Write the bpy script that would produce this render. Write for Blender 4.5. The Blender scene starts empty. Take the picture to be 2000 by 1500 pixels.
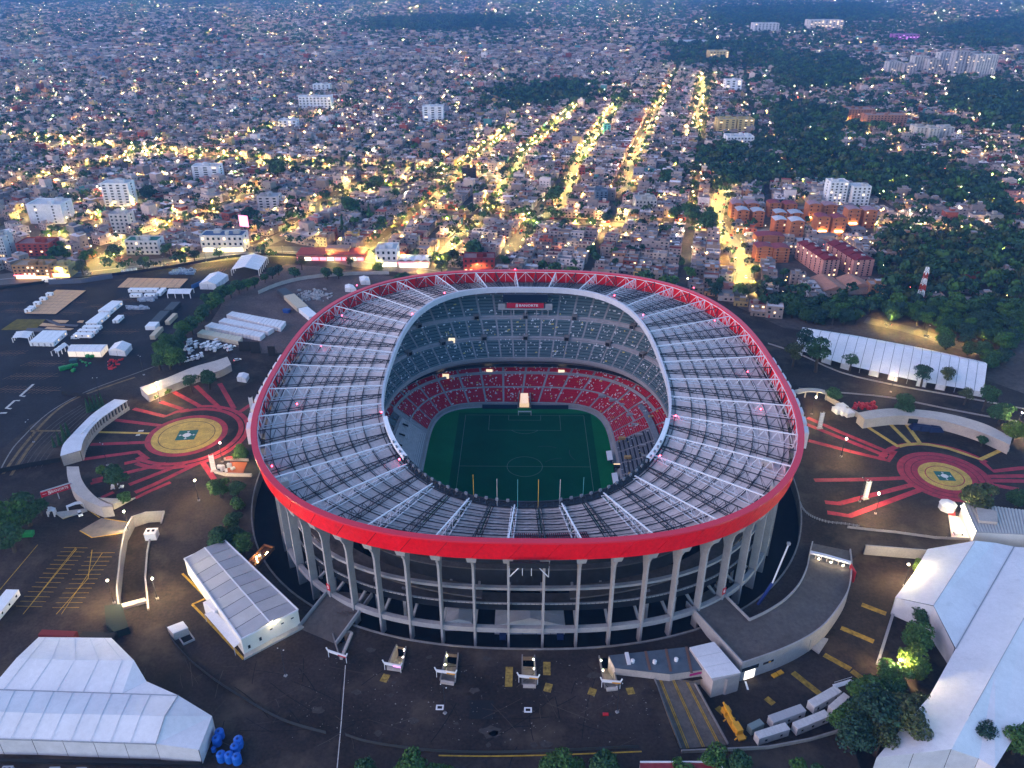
import bpy, math, random
import numpy as np
from mathutils import Vector, Matrix, geometry
random.seed(7); rng = np.random.default_rng(7)
R = math.radians
sc = bpy.context.scene
C = sc.collection
# ------------------------------------------------------------------ camera
CAM_H, PITCH, YAW, FPX = 222.0, R(28.03), R(0.80), 1550.0
cam_d = bpy.data.cameras.new('camera'); cam = bpy.data.objects.new('camera', cam_d); C.objects.link(cam)
cam.location = (0, 0, CAM_H); cam.rotation_euler = (R(90) - PITCH, 0, YAW)
cam_d.sensor_width = 36.0; cam_d.lens = 36.0 * FPX / 2000.0; cam_d.clip_start = 1.0; cam_d.clip_end = 60000.0
sc.camera = cam
# ------------------------------------------------------------------ sky, dusk light, exposure
world = bpy.data.worlds.new('World'); sc.world = world; world.use_nodes = True
wn = world.node_tree; wn.nodes.clear()
sky = wn.nodes.new('ShaderNodeTexSky'); sky.sky_type = 'NISHITA'; sky.sun_disc = False
SUN_EL, SUN_AZ = R(9), R(250)
sky.sun_elevation = SUN_EL; sky.sun_rotation = SUN_AZ; sky.altitude = 2200; sky.ozone_density = 2.2; sky.dust_density = 1.0; sky.air_density = 1.0
bg = wn.nodes.new('ShaderNodeBackground'); bg.inputs['Strength'].default_value = 0.10
wo = wn.nodes.new('ShaderNodeOutputWorld')
wn.links.new(sky.outputs['Color'], bg.inputs['Color']); wn.links.new(bg.outputs[0], wo.inputs['Surface'])
sun_d = bpy.data.lights.new('sun', 'SUN'); sun_d.energy = 0.62; sun_d.angle = R(80); sun_d.color = (1.0, 0.62, 0.60)
sun = bpy.data.objects.new('sun', sun_d); C.objects.link(sun)
sun.rotation_euler = (R(90) - SUN_EL, 0, R(180) - SUN_AZ)   # afterglow low in the west, broad and weak
sc.view_settings.view_transform = 'Standard'; sc.view_settings.look = 'None'
sc.view_settings.gamma = 1.0; sc.view_settings.use_curve_mapping = False
sc.view_settings.exposure = 2.35
try:
    sc.cycles.use_denoising = True; sc.cycles.denoiser = 'OPENIMAGEDENOISE'
    sc.cycles.use_light_tree = True; sc.cycles.sample_clamp_indirect = 4.0
    sc.cycles.max_bounces = 4; sc.cycles.diffuse_bounces = 2; sc.cycles.glossy_bounces = 2
    sc.cycles.volume_bounces = 0; sc.cycles.caustics_reflective = False; sc.cycles.caustics_refractive = False
    sc.cycles.transparent_max_bounces = 8
except Exception: pass

# ------------------------------------------------------------------ surveying: a sight line of the camera met with a level plane
def G(px, py, z=0.0):
    u = (px - 1000) / FPX; v = -(py - 750) / FPX
    c, s = math.cos(PITCH), math.sin(PITCH)
    dx, dy, dz = u, c + v * s, -s + v * c
    cy, sy = math.cos(YAW), math.sin(YAW)
    dx, dy = dx * cy - dy * sy, dx * sy + dy * cy
    t = (z - CAM_H) / dz
    return (dx * t, dy * t)
def G3(px, py, z=0.0):
    x, y = G(px, py, z); return (x, y, z)
def GL(pts, z=0.0): return [G(p[0], p[1], z) for p in pts]
# ------------------------------------------------------------------ materials
MATS = {}
def mat(name, col=(0.5, 0.5, 0.5), rough=0.7, metal=0.0, var=0.0, scale=0.15, emit=None, estr=0.0, attr=False, bump=0.0, spec=0.3, dirt=None, detail=4.0, var2=0.0, scale2=2.0):
    if name in MATS: return MATS[name]
    m = bpy.data.materials.new(name); m.use_nodes = True; nt = m.node_tree; N = nt.nodes; L = nt.links
    b = N['Principled BSDF']; b.inputs['Roughness'].default_value = rough; b.inputs['Metallic'].default_value = metal
    b.inputs['Specular IOR Level'].default_value = spec
    if attr:
        a = N.new('ShaderNodeAttribute'); a.attribute_name = 'col'; src = a.outputs['Color']
    else:
        rgb = N.new('ShaderNodeRGB'); rgb.outputs[0].default_value = (*col, 1); src = rgb.outputs[0]
    geo = None
    def noise(sc_, det=4.0):
        nonlocal geo
        if geo is None: geo = N.new('ShaderNodeNewGeometry')
        n = N.new('ShaderNodeTexNoise'); n.inputs['Scale'].default_value = sc_; n.inputs['Detail'].default_value = det
        n.inputs['Roughness'].default_value = 0.62
        L.new(geo.outputs['Position'], n.inputs['Vector']); return n
    for vv, ss in ((var, scale), (var2, scale2)):
        if vv > 0:
            n = noise(ss, detail); mr = N.new('ShaderNodeMapRange')
            mr.inputs['From Min'].default_value = 0.3; mr.inputs['From Max'].default_value = 0.7
            mr.inputs['To Min'].default_value = 1 - vv; mr.inputs['To Max'].default_value = 1 + vv
            L.new(n.outputs['Fac'], mr.inputs['Value'])
            mx = N.new('ShaderNodeVectorMath'); mx.operation = 'SCALE'
            L.new(src, mx.inputs[0]); L.new(mr.outputs[0], mx.inputs['Scale']); src = mx.outputs[0]
    if dirt:
        dcol, dsc, lo, hi = dirt
        n = noise(dsc, 6.0); cr = N.new('ShaderNodeMapRange')
        cr.inputs['From Min'].default_value = lo; cr.inputs['From Max'].default_value = hi; L.new(n.outputs['Fac'], cr.inputs['Value'])
        mx = N.new('ShaderNodeMix'); mx.data_type = 'RGBA'; mx.inputs['B'].default_value = (*dcol, 1)
        L.new(cr.outputs[0], mx.inputs['Factor']); L.new(src, mx.inputs['A']); src = mx.outputs['Result']
    L.new(src, b.inputs['Base Color'])
    if emit is not None:
        b.inputs['Emission Color'].default_value = (*emit, 1); b.inputs['Emission Strength'].default_value = estr
    if bump > 0:
        n = noise(3.0, 5.0); bp = N.new('ShaderNodeBump'); bp.inputs['Strength'].default_value = bump; bp.inputs['Distance'].default_value = 0.1
        L.new(n.outputs['Fac'], bp.inputs['Height']); L.new(bp.outputs[0], b.inputs['Normal'])
    MATS[name] = m; return m

ASPHALT = mat('asphalt', (0.034, 0.025, 0.022), 0.8, spec=0.12, var=0.55, scale=0.03, var2=0.35, scale2=0.9, dirt=((0.11, 0.080, 0.058), 0.045, 0.52, 0.78))
LOT = mat('lot_asphalt', (0.024, 0.021, 0.024), 0.8, spec=0.12, var=0.4, scale=0.03, var2=0.25, scale2=0.8, dirt=((0.06, 0.05, 0.048), 0.03, 0.58, 0.8))
DIRTLOT = mat('dirt_lot', (0.105, 0.072, 0.066), 0.9, var=0.4, scale=0.05, var2=0.3, scale2=0.7)
ROAD = mat('road_asphalt', (0.105, 0.095, 0.085), 0.6, var=0.3, scale=0.05, var2=0.2, scale2=0.8)
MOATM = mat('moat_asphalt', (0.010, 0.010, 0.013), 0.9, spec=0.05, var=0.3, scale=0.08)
GROUND = mat('city_ground', (0.080, 0.066, 0.060), 0.85, spec=0.1, var=0.35, scale=0.02, var2=0.3, scale2=0.3)
CONC = mat('concrete', (0.345, 0.33, 0.335), 0.8, var=0.12, scale=0.12, var2=0.10, scale2=1.2)
CONCD = mat('dark_concrete', (0.20, 0.185, 0.18), 0.85, var=0.25, scale=0.12, var2=0.15, scale2=1.0)
DECKM = mat('deck_concrete', (0.105, 0.088, 0.082), 0.8, var=0.3, scale=0.06, var2=0.2, scale2=0.6, dirt=((0.035, 0.032, 0.032), 0.06, 0.60, 0.70))
WHITE = mat('white_paint', (0.80, 0.80, 0.82), 0.5, var=0.05, scale=0.3)
TENT = mat('tent_fabric', (0.76, 0.74, 0.76), 0.55, var=0.07, scale=0.08, var2=0.05, scale2=0.7, dirt=((0.58, 0.56, 0.58), 0.22, 0.60, 0.85))
TENTD = mat('tent_wall', (0.62, 0.63, 0.68), 0.6, var=0.10, scale=0.3)
BEIGE = mat('beige_plaster', (0.48, 0.42, 0.38), 0.8, var=0.12, scale=0.2, var2=0.1, scale2=1.5)
ROOFM = mat('roof_sheet', (0.62, 0.56, 0.56), 0.6, var=0.16, scale=0.10, var2=0.14, scale2=1.1, dirt=((0.24, 0.215, 0.21), 0.5, 0.62, 0.85))
STEELW = mat('white_steel', (0.74, 0.75, 0.80), 0.45, var=0.05, scale=0.5)
STEELK = mat('dark_steel', (0.020, 0.024, 0.034), 0.5)
RED = mat('red_panel', (0.80, 0.004, 0.016), 0.5, var=0.10, scale=0.05, spec=0.25, var2=0.10, scale2=0.8, dirt=((0.45, 0.01, 0.02), 0.25, 0.60, 0.8))
REDP = mat('red_ground_paint', (0.36, 0.030, 0.048), 0.75, var=0.3, scale=0.2, var2=0.25, scale2=2.0, dirt=((0.10, 0.045, 0.045), 0.5, 0.56, 0.72))
YELP = mat('yellow_ground_paint', (0.58, 0.36, 0.07), 0.75, var=0.25, scale=0.2, var2=0.25, scale2=2.0, dirt=((0.26, 0.17, 0.07), 0.5, 0.58, 0.75))
YELL = mat('yellow_line_paint', (0.45, 0.27, 0.03), 0.8, var=0.35, scale=0.5)
WHTL = mat('white_line_paint', (0.50, 0.48, 0.46), 0.8, var=0.3, scale=0.6)
ORGL = mat('orange_line_paint', (0.32, 0.15, 0.07), 0.8, var=0.3, scale=0.5)
GREENP = mat('green_ground_paint', (0.015, 0.12, 0.09), 0.7)
GRASS = mat('pitch_grass', (0.007, 0.135, 0.048), 0.9, spec=0.0, var=0.12, scale=0.08, var2=0.15, scale2=2.0)
GRASSD = mat('pitch_grass_dark', (0.003, 0.072, 0.036), 0.9, spec=0.0, var=0.15, scale=0.06, var2=0.15, scale2=2.0)
CHALK = mat('pitch_line', (0.13, 0.22, 0.17), 0.9)
MATTEK = mat('matt_black_fascia', (0.016, 0.018, 0.024), 0.9, spec=0.05)
SEATM = mat('seat_plastic', attr=True, rough=0.5)
GREY = mat('grey_metal', (0.33, 0.34, 0.37), 0.5, var=0.1, scale=0.4)
BLACK = mat('black_cloth', (0.012, 0.013, 0.016), 0.8)
DGLASS = mat('dark_glass', (0.020, 0.028, 0.036), 0.15, spec=0.6)
WOOD = mat('plywood', (0.62, 0.36, 0.19), 0.75, var=0.12, scale=0.4, var2=0.12, scale2=2.0)
YEL = mat('yellow_metal', (0.70, 0.33, 0.02), 0.5, var=0.1, scale=0.6)
BLUE = mat('blue_plastic', (0.015, 0.13, 0.55), 0.45)
DBLUE = mat('dark_blue_metal', (0.02, 0.045, 0.16), 0.5)
GREEN = mat('green_plastic', (0.015, 0.22, 0.06), 0.5)
REDM = mat('red_plastic', (0.50, 0.02, 0.03), 0.5)
TYRE = mat('rubber', (0.02, 0.02, 0.02), 0.8)
TANM = mat('tan_metal', (0.55, 0.45, 0.32), 0.6)
BARK = mat('bark', (0.06, 0.045, 0.035), 0.9)
BLDG = mat('building_paint', attr=True, rough=0.85, spec=0.12, var=0.14, scale=0.25, var2=0.10, scale2=1.3)
LEAF = mat('foliage', attr=True, rough=0.7, spec=0.15)
def glow(name, col, s): return mat(name, (0.8, 0.8, 0.8), 0.5, emit=col, estr=s)
LAMPK = 900.0
LAMPW = glow('lamp_warm', (1.0, 0.56, 0.15), LAMPK)
LAMPY = glow('lamp_yellow', (1.0, 0.68, 0.19), LAMPK * 1.3)
LAMPC = glow('lamp_white', (1.0, 0.84, 0.50), LAMPK * .8)
BEACON = glow('beacon_red', (1.0, 0.02, 0.06), 7.0)
WINLIT = glow('window_lit', (1.0, 0.58, 0.22), .6)
SHOPW = glow('shop_white', (1.0, 0.82, 0.52), 1.1)
SHOPR = glow('shop_red', (1.0, 0.08, 0.10), .9)
SHOPY = glow('shop_yellow', (1.0, 0.60, 0.16), 1.0)
PINKS = glow('sign_pink', (1.0, 0.08, 0.22), .7)
TEALS = glow('sign_teal', (0.1, 0.9, 0.8), 2.0)
MAGS = glow('sign_magenta', (0.6, 0.05, 0.6), .6)

# ------------------------------------------------------------------ mesh builder
BOXF = ((0, 3, 2, 1), (4, 5, 6, 7), (0, 1, 5, 4), (1, 2, 6, 5), (2, 3, 7, 6), (3, 0, 4, 7))
class MB:
    def __init__(s): s.v = []; s.f = []; s.c = []; s.mi = []; s.m = 0
    def add(s, vs, fs, col=None):
        o = len(s.v); s.v.extend(vs)
        for f in fs:
            s.f.append(tuple(i + o for i in f)); s.c.append(col or (0.5, 0.5, 0.5)); s.mi.append(s.m)
        return s
    def box(s, x0, x1, y0, y1, z0, z1, col=None):
        return s.add([(x0, y0, z0), (x1, y0, z0), (x1, y1, z0), (x0, y1, z0), (x0, y0, z1), (x1, y0, z1), (x1, y1, z1), (x0, y1, z1)], BOXF, col)
    def obox(s, cx, cy, z0, z1, lx, ly, a, col=None):
        c, q = math.cos(a), math.sin(a); P = []
        for dx, dy in ((-1, -1), (1, -1), (1, 1), (-1, 1)):
            x, y = dx * lx / 2, dy * ly / 2; P.append((cx + x * c - y * q, cy + x * q + y * c))
        return s.prism(P, z0, z1, col)
    def prism(s, P, z0, z1, col=None, cap=True):
        n = len(P); area = sum(P[i][0] * P[(i + 1) % n][1] - P[(i + 1) % n][0] * P[i][1] for i in range(n))
        if area < 0: P = P[::-1]
        za = z0 if hasattr(z0, '__len__') else [z0] * n; zb = z1 if hasattr(z1, '__len__') else [z1] * n
        if area < 0: za, zb = list(za)[::-1], list(zb)[::-1]
        vs = [(p[0], p[1], za[i]) for i, p in enumerate(P)] + [(p[0], p[1], zb[i]) for i, p in enumerate(P)]
        fs = [(i, (i + 1) % n, n + (i + 1) % n, n + i) for i in range(n)]
        if cap: fs += [tuple(range(n, 2 * n)), tuple(range(n))[::-1]]
        return s.add(vs, fs, col)
    def bar(s, a, b, w, h=None, col=None):
        a, b = Vector(a), Vector(b); d = b - a
        if d.length < 1e-6: return s
        h = h or w; d.normalize(); up = Vector((0, 0, 1))
        if abs(d.z) > 0.95: up = Vector((1, 0, 0))
        x = d.cross(up).normalized() * (w / 2); y = x.cross(d).normalized() * (h / 2)
        vs = [tuple(p + q) for p in (a, b) for q in (-x - y, x - y, x + y, -x + y)]
        return s.add(vs, BOXF, col)
    def tube(s, pts, r, n=6, col=None, r2=None):
        rings = []
        for i, p in enumerate(pts):
            p = Vector(p); a = Vector(pts[max(i - 1, 0)]); b = Vector(pts[min(i + 1, len(pts) - 1)])
            d = (b - a).normalized(); up = Vector((0, 0, 1)) if abs(d.z) < 0.9 else Vector((1, 0, 0))
            x = d.cross(up).normalized(); y = x.cross(d)
            t = i / max(1, len(pts) - 1); rr = r if r2 is None else r + (r2 - r) * t
            rings.append([tuple(p + (x * math.cos(k * 2 * math.pi / n) + y * math.sin(k * 2 * math.pi / n)) * rr) for k in range(n)])
        vs = [q for g in rings for q in g]; fs = []
        for i in range(len(pts) - 1):
            for k in range(n): fs.append((i * n + k, i * n + (k + 1) % n, (i + 1) * n + (k + 1) % n, (i + 1) * n + k))
        fs += [tuple(range(n))[::-1], tuple(range((len(pts) - 1) * n, len(pts) * n))]
        return s.add(vs, fs, col)
    def disc(s, cx, cy, z, r, n=32, col=None, r0=None):
        if r0 is None:
            return s.add([(cx + r * math.cos(k * 2 * math.pi / n), cy + r * math.sin(k * 2 * math.pi / n), z) for k in range(n)], [tuple(range(n))], col)
        vs = [(cx + q * math.cos(k * 2 * math.pi / n), cy + q * math.sin(k * 2 * math.pi / n), z) for q in (r0, r) for k in range(n)]
        return s.add(vs, [(k, n + k, n + (k + 1) % n, (k + 1) % n) for k in range(n)], col)
    def ball(s, c, r, n=8, m=5, col=None, sz=1.0):
        vs = [(c[0], c[1], c[2] - r * sz)]
        for j in range(1, m):
            a = -math.pi / 2 + math.pi * j / m
            for k in range(n): vs.append((c[0] + r * math.cos(a) * math.cos(2 * math.pi * k / n), c[1] + r * math.cos(a) * math.sin(2 * math.pi * k / n), c[2] + r * sz * math.sin(a)))
        vs.append((c[0], c[1], c[2] + r * sz)); fs = []
        for k in range(n): fs.append((0, 1 + (k + 1) % n, 1 + k)); fs.append((len(vs) - 1, 1 + (m - 2) * n + k, 1 + (m - 2) * n + (k + 1) % n))
        for j in range(m - 2):
            for k in range(n): fs.append((1 + j * n + k, 1 + j * n + (k + 1) % n, 1 + (j + 1) * n + (k + 1) % n, 1 + (j + 1) * n + k))
        return s.add(vs, fs, col)
    def strip(s, A, B, col=None, closed=False):
        n = len(A); vs = list(A) + list(B); rg = n if closed else n - 1
        return s.add(vs, [(i, (i + 1) % n, n + (i + 1) % n, n + i) for i in range(rg)], col)
    def mesh(s, name, mats):
        me = bpy.data.meshes.new(name); me.from_pydata([tuple(v) for v in s.v], [], s.f)
        ms = mats if isinstance(mats, (list, tuple)) else [mats]
        for m in ms: me.materials.append(m)
        if len(ms) > 1: me.polygons.foreach_set('material_index', s.mi)
        if any('building' in m.name or 'seat' in m.name or 'foliage' in m.name for m in ms):
            at = me.attributes.new('col', 'FLOAT_COLOR', 'FACE')
            at.data.foreach_set('color', np.array([(*c, 1.0) for c in s.c], dtype=np.float32).ravel())
        me.update(); me.shade_flat(); return me
    def build(s, name, mats, parent=None): return link(name, s.mesh(name, mats), parent)
def link(name, data, parent=None, loc=None, rz=None):
    o = bpy.data.objects.new(name, data); C.objects.link(o)
    if parent is not None: o.parent = parent
    if loc is not None: o.location = loc
    if rz is not None: o.rotation_euler = (0, 0, rz)
    return o
def tag(o, label=None, cat=None, group=None, kind=None):
    if label: o['label'] = label
    if cat: o['category'] = cat
    if group: o['group'] = group
    if kind: o['kind'] = kind
    return o
def thing(name, label, cat, loc=(0, 0, 0), rz=0.0, group=None):
    o = link(name, None, None, loc, rz); o.empty_display_size = 0.5
    return tag(o, label, cat, group)
def copy_tree(o, parent=None):
    c = o.copy(); C.objects.link(c)
    if parent is not None: c.parent = parent
    for ch in o.children: copy_tree(ch, c)
    return c
def smooth(o):
    o.data.polygons.foreach_set('use_smooth', [True] * len(o.data.polygons)); return o
def sheet(name, loops, z, m, parent=None, kind='structure', label=None):
    """flat polygon with holes (first loop outer); constrained triangulation, hole triangles dropped"""
    vs, es = [], []
    for lp in loops:
        o = len(vs); vs += [Vector((p[0], p[1])) for p in lp]; es += [(o + i, o + (i + 1) % len(lp)) for i in range(len(lp))]
    r = geometry.delaunay_2d_cdt(vs, es, [], 0, 1e-4)
    def inside(p, lp):
        c = False; n = len(lp); j = n - 1
        for i in range(n):
            xi, yi = lp[i][0], lp[i][1]; xj, yj = lp[j][0], lp[j][1]
            if (yi > p[1]) != (yj > p[1]) and p[0] < (xj - xi) * (p[1] - yi) / (yj - yi) + xi: c = not c
            j = i
        return c
    mb = MB(); vv = [(v.x, v.y, z) for v in r[0]]; ff = []
    for f in r[2]:
        cx = sum(r[0][i].x for i in f) / len(f); cy = sum(r[0][i].y for i in f) / len(f)
        if inside((cx, cy), loops[0]) and not any(inside((cx, cy), h) for h in loops[1:]): ff.append(tuple(f))
    mb.add(vv, ff); o = mb.build(name, m, parent)
    if parent is None: tag(o, label, kind=kind)
    return o
def stroke(mb, pts, w, z, col=None):
    """flat painted line of width w along points"""
    P = [Vector((p[0], p[1])) for p in pts]; A, B = [], []
    for i, p in enumerate(P):
        d = (P[min(i + 1, len(P) - 1)] - P[max(i - 1, 0)])
        if d.length < 1e-6: continue
        d.normalize(); n = Vector((-d.y, d.x)) * (w / 2); A.append((p.x - n.x, p.y - n.y, z)); B.append((p.x + n.x, p.y + n.y, z))
    return mb.strip(A, B, col)
def wall_along(mb, pts, w, z0, z1, col=None):
    """solid wall of thickness w following points"""
    P = [Vector((p[0], p[1])) for p in pts]; A, B = [], []
    for i, p in enumerate(P):
        d = (P[min(i + 1, len(P) - 1)] - P[max(i - 1, 0)]); d.normalize(); n = Vector((-d.y, d.x)) * (w / 2)
        A.append((p.x - n.x, p.y - n.y)); B.append((p.x + n.x, p.y + n.y))
    n = len(A); za = z0 if hasattr(z0, '__len__') else [z0] * n; zb = z1 if hasattr(z1, '__len__') else [z1] * n
    a0 = [(p[0], p[1], za[i]) for i, p in enumerate(A)]; a1 = [(p[0], p[1], zb[i]) for i, p in enumerate(A)]
    b0 = [(p[0], p[1], za[i]) for i, p in enumerate(B)]; b1 = [(p[0], p[1], zb[i]) for i, p in enumerate(B)]
    mb.strip(a0, a1, col); mb.strip(a1, b1, col); mb.strip(b1, b0, col)
    mb.add([a0[0], a1[0], b1[0], b0[0]], [(0, 1, 2, 3)], col); mb.add([a0[-1], a1[-1], b1[-1], b0[-1]], [(3, 2, 1, 0)], col)
    return mb
def text_mesh(txt, size, ext, align='CENTER'):
    cu = bpy.data.curves.new('lettering', 'FONT'); cu.body = txt; cu.size = size; cu.extrude = ext; cu.align_x = align; cu.align_y = 'CENTER'; cu.resolution_u = 2
    cu.offset = size * 0.012
    o = bpy.data.objects.new('lettering_src', cu); C.objects.link(o)
    dg = bpy.context.evaluated_depsgraph_get(); dg.update()
    me = bpy.data.meshes.new_from_object(o.evaluated_get(dg)); bpy.data.objects.remove(o); bpy.data.curves.remove(cu)
    me.name = 'lettering'; me.materials.clear(); return me
def smoothline(pts, n=6):
    """Catmull-Rom through points"""
    out = []; P = [Vector(p) for p in pts]
    for i in range(len(P) - 1):
        p0, p1, p2, p3 = P[max(i - 1, 0)], P[i], P[i + 1], P[min(i + 2, len(P) - 1)]
        for k in range(n):
            t = k / n
            out.append(tuple(0.5 * ((2 * p1) + (p2 - p0) * t + (2 * p0 - 5 * p1 + 4 * p2 - p3) * t * t + (3 * p1 - p0 - 3 * p2 + p3) * t ** 3)))
    out.append(tuple(P[-1])); return out
# closed rings of the arena, sampled by arc length from the near end, counter-clockwise
CX, CY = 2.0, 343.0
def ring_xy(a, b, nf, nn, cx=CX, cy=CY):
    th = np.linspace(-math.pi / 2, 1.5 * math.pi, 4001); n = np.where(np.sin(th) > 0, nf, nn)
    x = a * np.sign(np.cos(th)) * np.abs(np.cos(th)) ** (2 / n); y = b * np.sign(np.sin(th)) * np.abs(np.sin(th)) ** (2 / n)
    L = np.concatenate([[0], np.cumsum(np.hypot(np.diff(x), np.diff(y)))]); L /= L[-1]
    # each quadrant keeps its own quarter so that rings stay aligned
    q = np.empty_like(L)
    for k in range(4):
        i0, i1 = k * 1000, (k + 1) * 1000; q[i0:i1 + 1] = 0.25 * k + 0.25 * (L[i0:i1 + 1] - L[i0]) / (L[i1] - L[i0])
    def f(s):
        s = np.asarray(s, float) % 1.0; return np.interp(s, q, x) + cx, np.interp(s, q, y) + cy
    return f
def ringpts(f, s, z):
    x, y = f(s); z = np.broadcast_to(z, x.shape); return [(float(a), float(b), float(c)) for a, b, c in zip(x, y, z)]

def inset(f, d):
    def g(s):
        s = np.asarray(s, float); x, y = f(s); x2, y2 = f(s + 1e-3); x1, y1 = f(s - 1e-3); dx, dy = x2 - x1, y2 - y1; l = np.hypot(dx, dy); return x - dy / l * d, y + dx / l * d
    return g
S240 = np.arange(240) / 240
# ================================================================== GROUND SHEETS
def wlink(o, parent):
    o.parent = parent
    o.matrix_parent_inverse = (Matrix.Translation(parent.location) @ parent.rotation_euler.to_matrix().to_4x4()).inverted(); return o
def wpart(name, mb, m, parent, kind=None):
    o = mb.build(name, m) if isinstance(mb, MB) else link(name, mb)
    wlink(o, parent)
    if kind: o['kind'] = kind
    return o
moat_f = ring_xy(131, 132.5, 2.55, 2.4)
MOAT = [(p[0], p[1]) for p in ringpts(moat_f, np.arange(160) / 160, 0)]
TRENCH = GL([(233, 1192), (229, 1150), (235, 1090), (243, 1040), (258, 1012), (285, 1003), (321, 1001), (315, 1022), (296, 1040), (288, 1080), (284, 1130), (290, 1192)])
_k = lambda x, y, z, d=1.0: (lambda p: (p[0] - d, p[1] + d))(G(1150 + x * .3, 1040 + y * .3, z))
YARD = [_k(418, 926, .05, 0), _k(680, 972, .05, .3), _k(800, 900, 4.6), _k(1000, 860, 4), _k(1120, 820, 4), _k(1280, 760, 4), _k(1420, 690, 3.8), _k(1530, 610, 3.4), _k(1620, 500, 2.8), _k(1680, 400, 2.2), _k(1705, 300, 1.6), _k(1706, 215, 1.0)] + GL([(1690, 1068), (1800, 1077), (1940, 1090), (2250, 1120), (2500, 1700), (1700, 1560), (1655, 1425), (1580, 1447), (1500, 1462), (1410, 1467), (1330, 1470), (1322, 1452)])
TUNNELS = []
for (xa, ya, xb, yb, xc, yc, xd, yd) in ((650, 1241, 672, 1234, 688, 1238, 664, 1286), (775, 1262, 793, 1266, 785, 1308, 756, 1304), (872, 1276, 895, 1279, 889, 1334, 860, 1330), (1020, 1282, 1044, 1283, 1048, 1339, 1020, 1338), (1170, 1284, 1192, 1287, 1207, 1343, 1182, 1345)):
    TUNNELS.append(GL([(xa, ya), (xb, yb), (xc, yc), (xd, yd)]))
YZ, MZ = -4.0, -5.0
far = 9000
sheet('ground', [[(-far, -300), (far, -300), (far, far), (-far, far)], MOAT, TRENCH, YARD] + TUNNELS, 0.0, GROUND)
PRE = GL([(-250, 562), (0, 556), (150, 545), (300, 527), (450, 505), (560, 501), (640, 512), (720, 523), (800, 531), (860, 537), (960, 545), (1300, 560), (1420, 590), (1530, 640), (1640, 655), (1760, 690), (1920, 740), (2060, 790), (2300, 900), (2300, 1075)]) + [(178, 268), (140, 90), (-330, 90)]
sheet('precinct_pavement', [PRE, MOAT, TRENCH, YARD] + TUNNELS, 0.03, ASPHALT)
sheet('parking_lot', [GL([(-120, 575), (0, 570), (150, 558), (300, 540), (470, 520), (560, 512), (545, 545), (500, 562), (420, 580), (390, 610), (330, 680), (295, 715), (180, 760), (60, 830), (0, 880), (-200, 1000)])], 0.06, LOT)
sheet('dirt_lot', [GL([(450, 556), (560, 516), (640, 522), (740, 536), (800, 546), (700, 575), (640, 612), (590, 660), (560, 690), (500, 690), (395, 655), (430, 600)])], 0.08, DIRTLOT)
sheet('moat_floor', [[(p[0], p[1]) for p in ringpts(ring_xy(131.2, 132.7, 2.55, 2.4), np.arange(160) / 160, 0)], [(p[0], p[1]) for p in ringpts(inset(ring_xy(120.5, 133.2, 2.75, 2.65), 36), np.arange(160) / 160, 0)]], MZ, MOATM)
sheet('yard_floor', [[(42, 60), (420, 60), (420, 300), (42, 300)], MOAT], YZ, ASPHALT)
sheet('underpass_floor', [TRENCH], -5.0, ASPHALT)
# retaining walls of the sunken parts
mb = MB(); M = MOAT + MOAT[:1]; wall_along(mb, [p for p in M], 0.6, MZ - .2, 0.55); tag(mb.build('retaining_wall', CONCD), 'long dark concrete retaining wall around the sunken moat of the stadium', 'wall')
mb = MB(); wall_along(mb, TRENCH[:8], 0.6, -5.2, 0.9); tag(mb.build('retaining_wall', CONC), 'outer curved wall of the sunken underpass beside the left forecourt', 'wall')
mb = MB(); wall_along(mb, TRENCH[8:], 0.6, -5.2, 0.9); tag(mb.build('retaining_wall', CONC), 'inner curved wall of the sunken underpass on its stadium side', 'wall')
mb = MB(); wall_along(mb, YARD[12:15] + [(300, 262)], 0.6, YZ - .2, 1.0); tag(mb.build('retaining_wall', CONC), 'lamp lit retaining wall under the road above the lower yard', 'wall')
mb = MB(); wall_along(mb, YARD[18:23], 0.5, YZ - .2, 1.2); tag(mb.build('retaining_wall', CONCD), 'low curved parapet wall behind the grey trailers of the lower yard', 'wall')
# ================================================================== STADIUM
ST = thing('stadium', 'huge concrete football stadium with a red rim and grey trussed roof', 'stadium', (CX, CY, 0))
rim = ring_xy(120.5, 133.2, 2.75, 2.65); rim_in = ring_xy(118.6, 131.2, 2.75, 2.65); roof_o = ring_xy(116.5, 128.6, 2.75, 2.65)
inner = ring_xy(67.2, 108.8, 3.1, 2.2); inner2 = ring_xy(66.2, 107.8, 3.1, 2.2)
NB = 66; ZT, ZB = 49.6, 42.0
AX = (np.arange(NB) + 0.5) / NB
def lerp(p, q, t): return tuple(p[k] + (q[k] - p[k]) * t for k in range(3))
# --- columns (fins), one per axis
prof = [(-5.2, MZ), (-8.4, MZ), (-8.2, 29), (-9.6, 34), (-12, 38.6), (-15, 40.8), (-15, 41.9), (-1.4, 41.9), (-1.6, 40.2), (-3.0, 38.2), (-4.4, 35.5), (-5.0, 32)]
mb = MB(); n = len(prof)
mb.add([(r, -0.40, z) for r, z in prof] + [(r, 0.40, z) for r, z in prof], [tuple(range(n)), tuple(range(n, 2 * n))[::-1]] + [(i, n + i, n + (i + 1) % n, (i + 1) % n) for i in range(n)])
colmesh = mb.mesh('column', CONC)
mb = MB(); mb.add([(-4.6, -1.1, 38.0), (-2.0, -1.5, 39.2), (-2.0, 1.5, 39.2), (-4.6, 1.1, 38.0), (-6.0, -1.5, 41.9), (-1.2, -1.9, 41.9), (-1.2, 1.9, 41.9), (-6.0, 1.5, 41.9)], BOXF); podmesh = mb.mesh('bracket', CONC)
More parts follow.
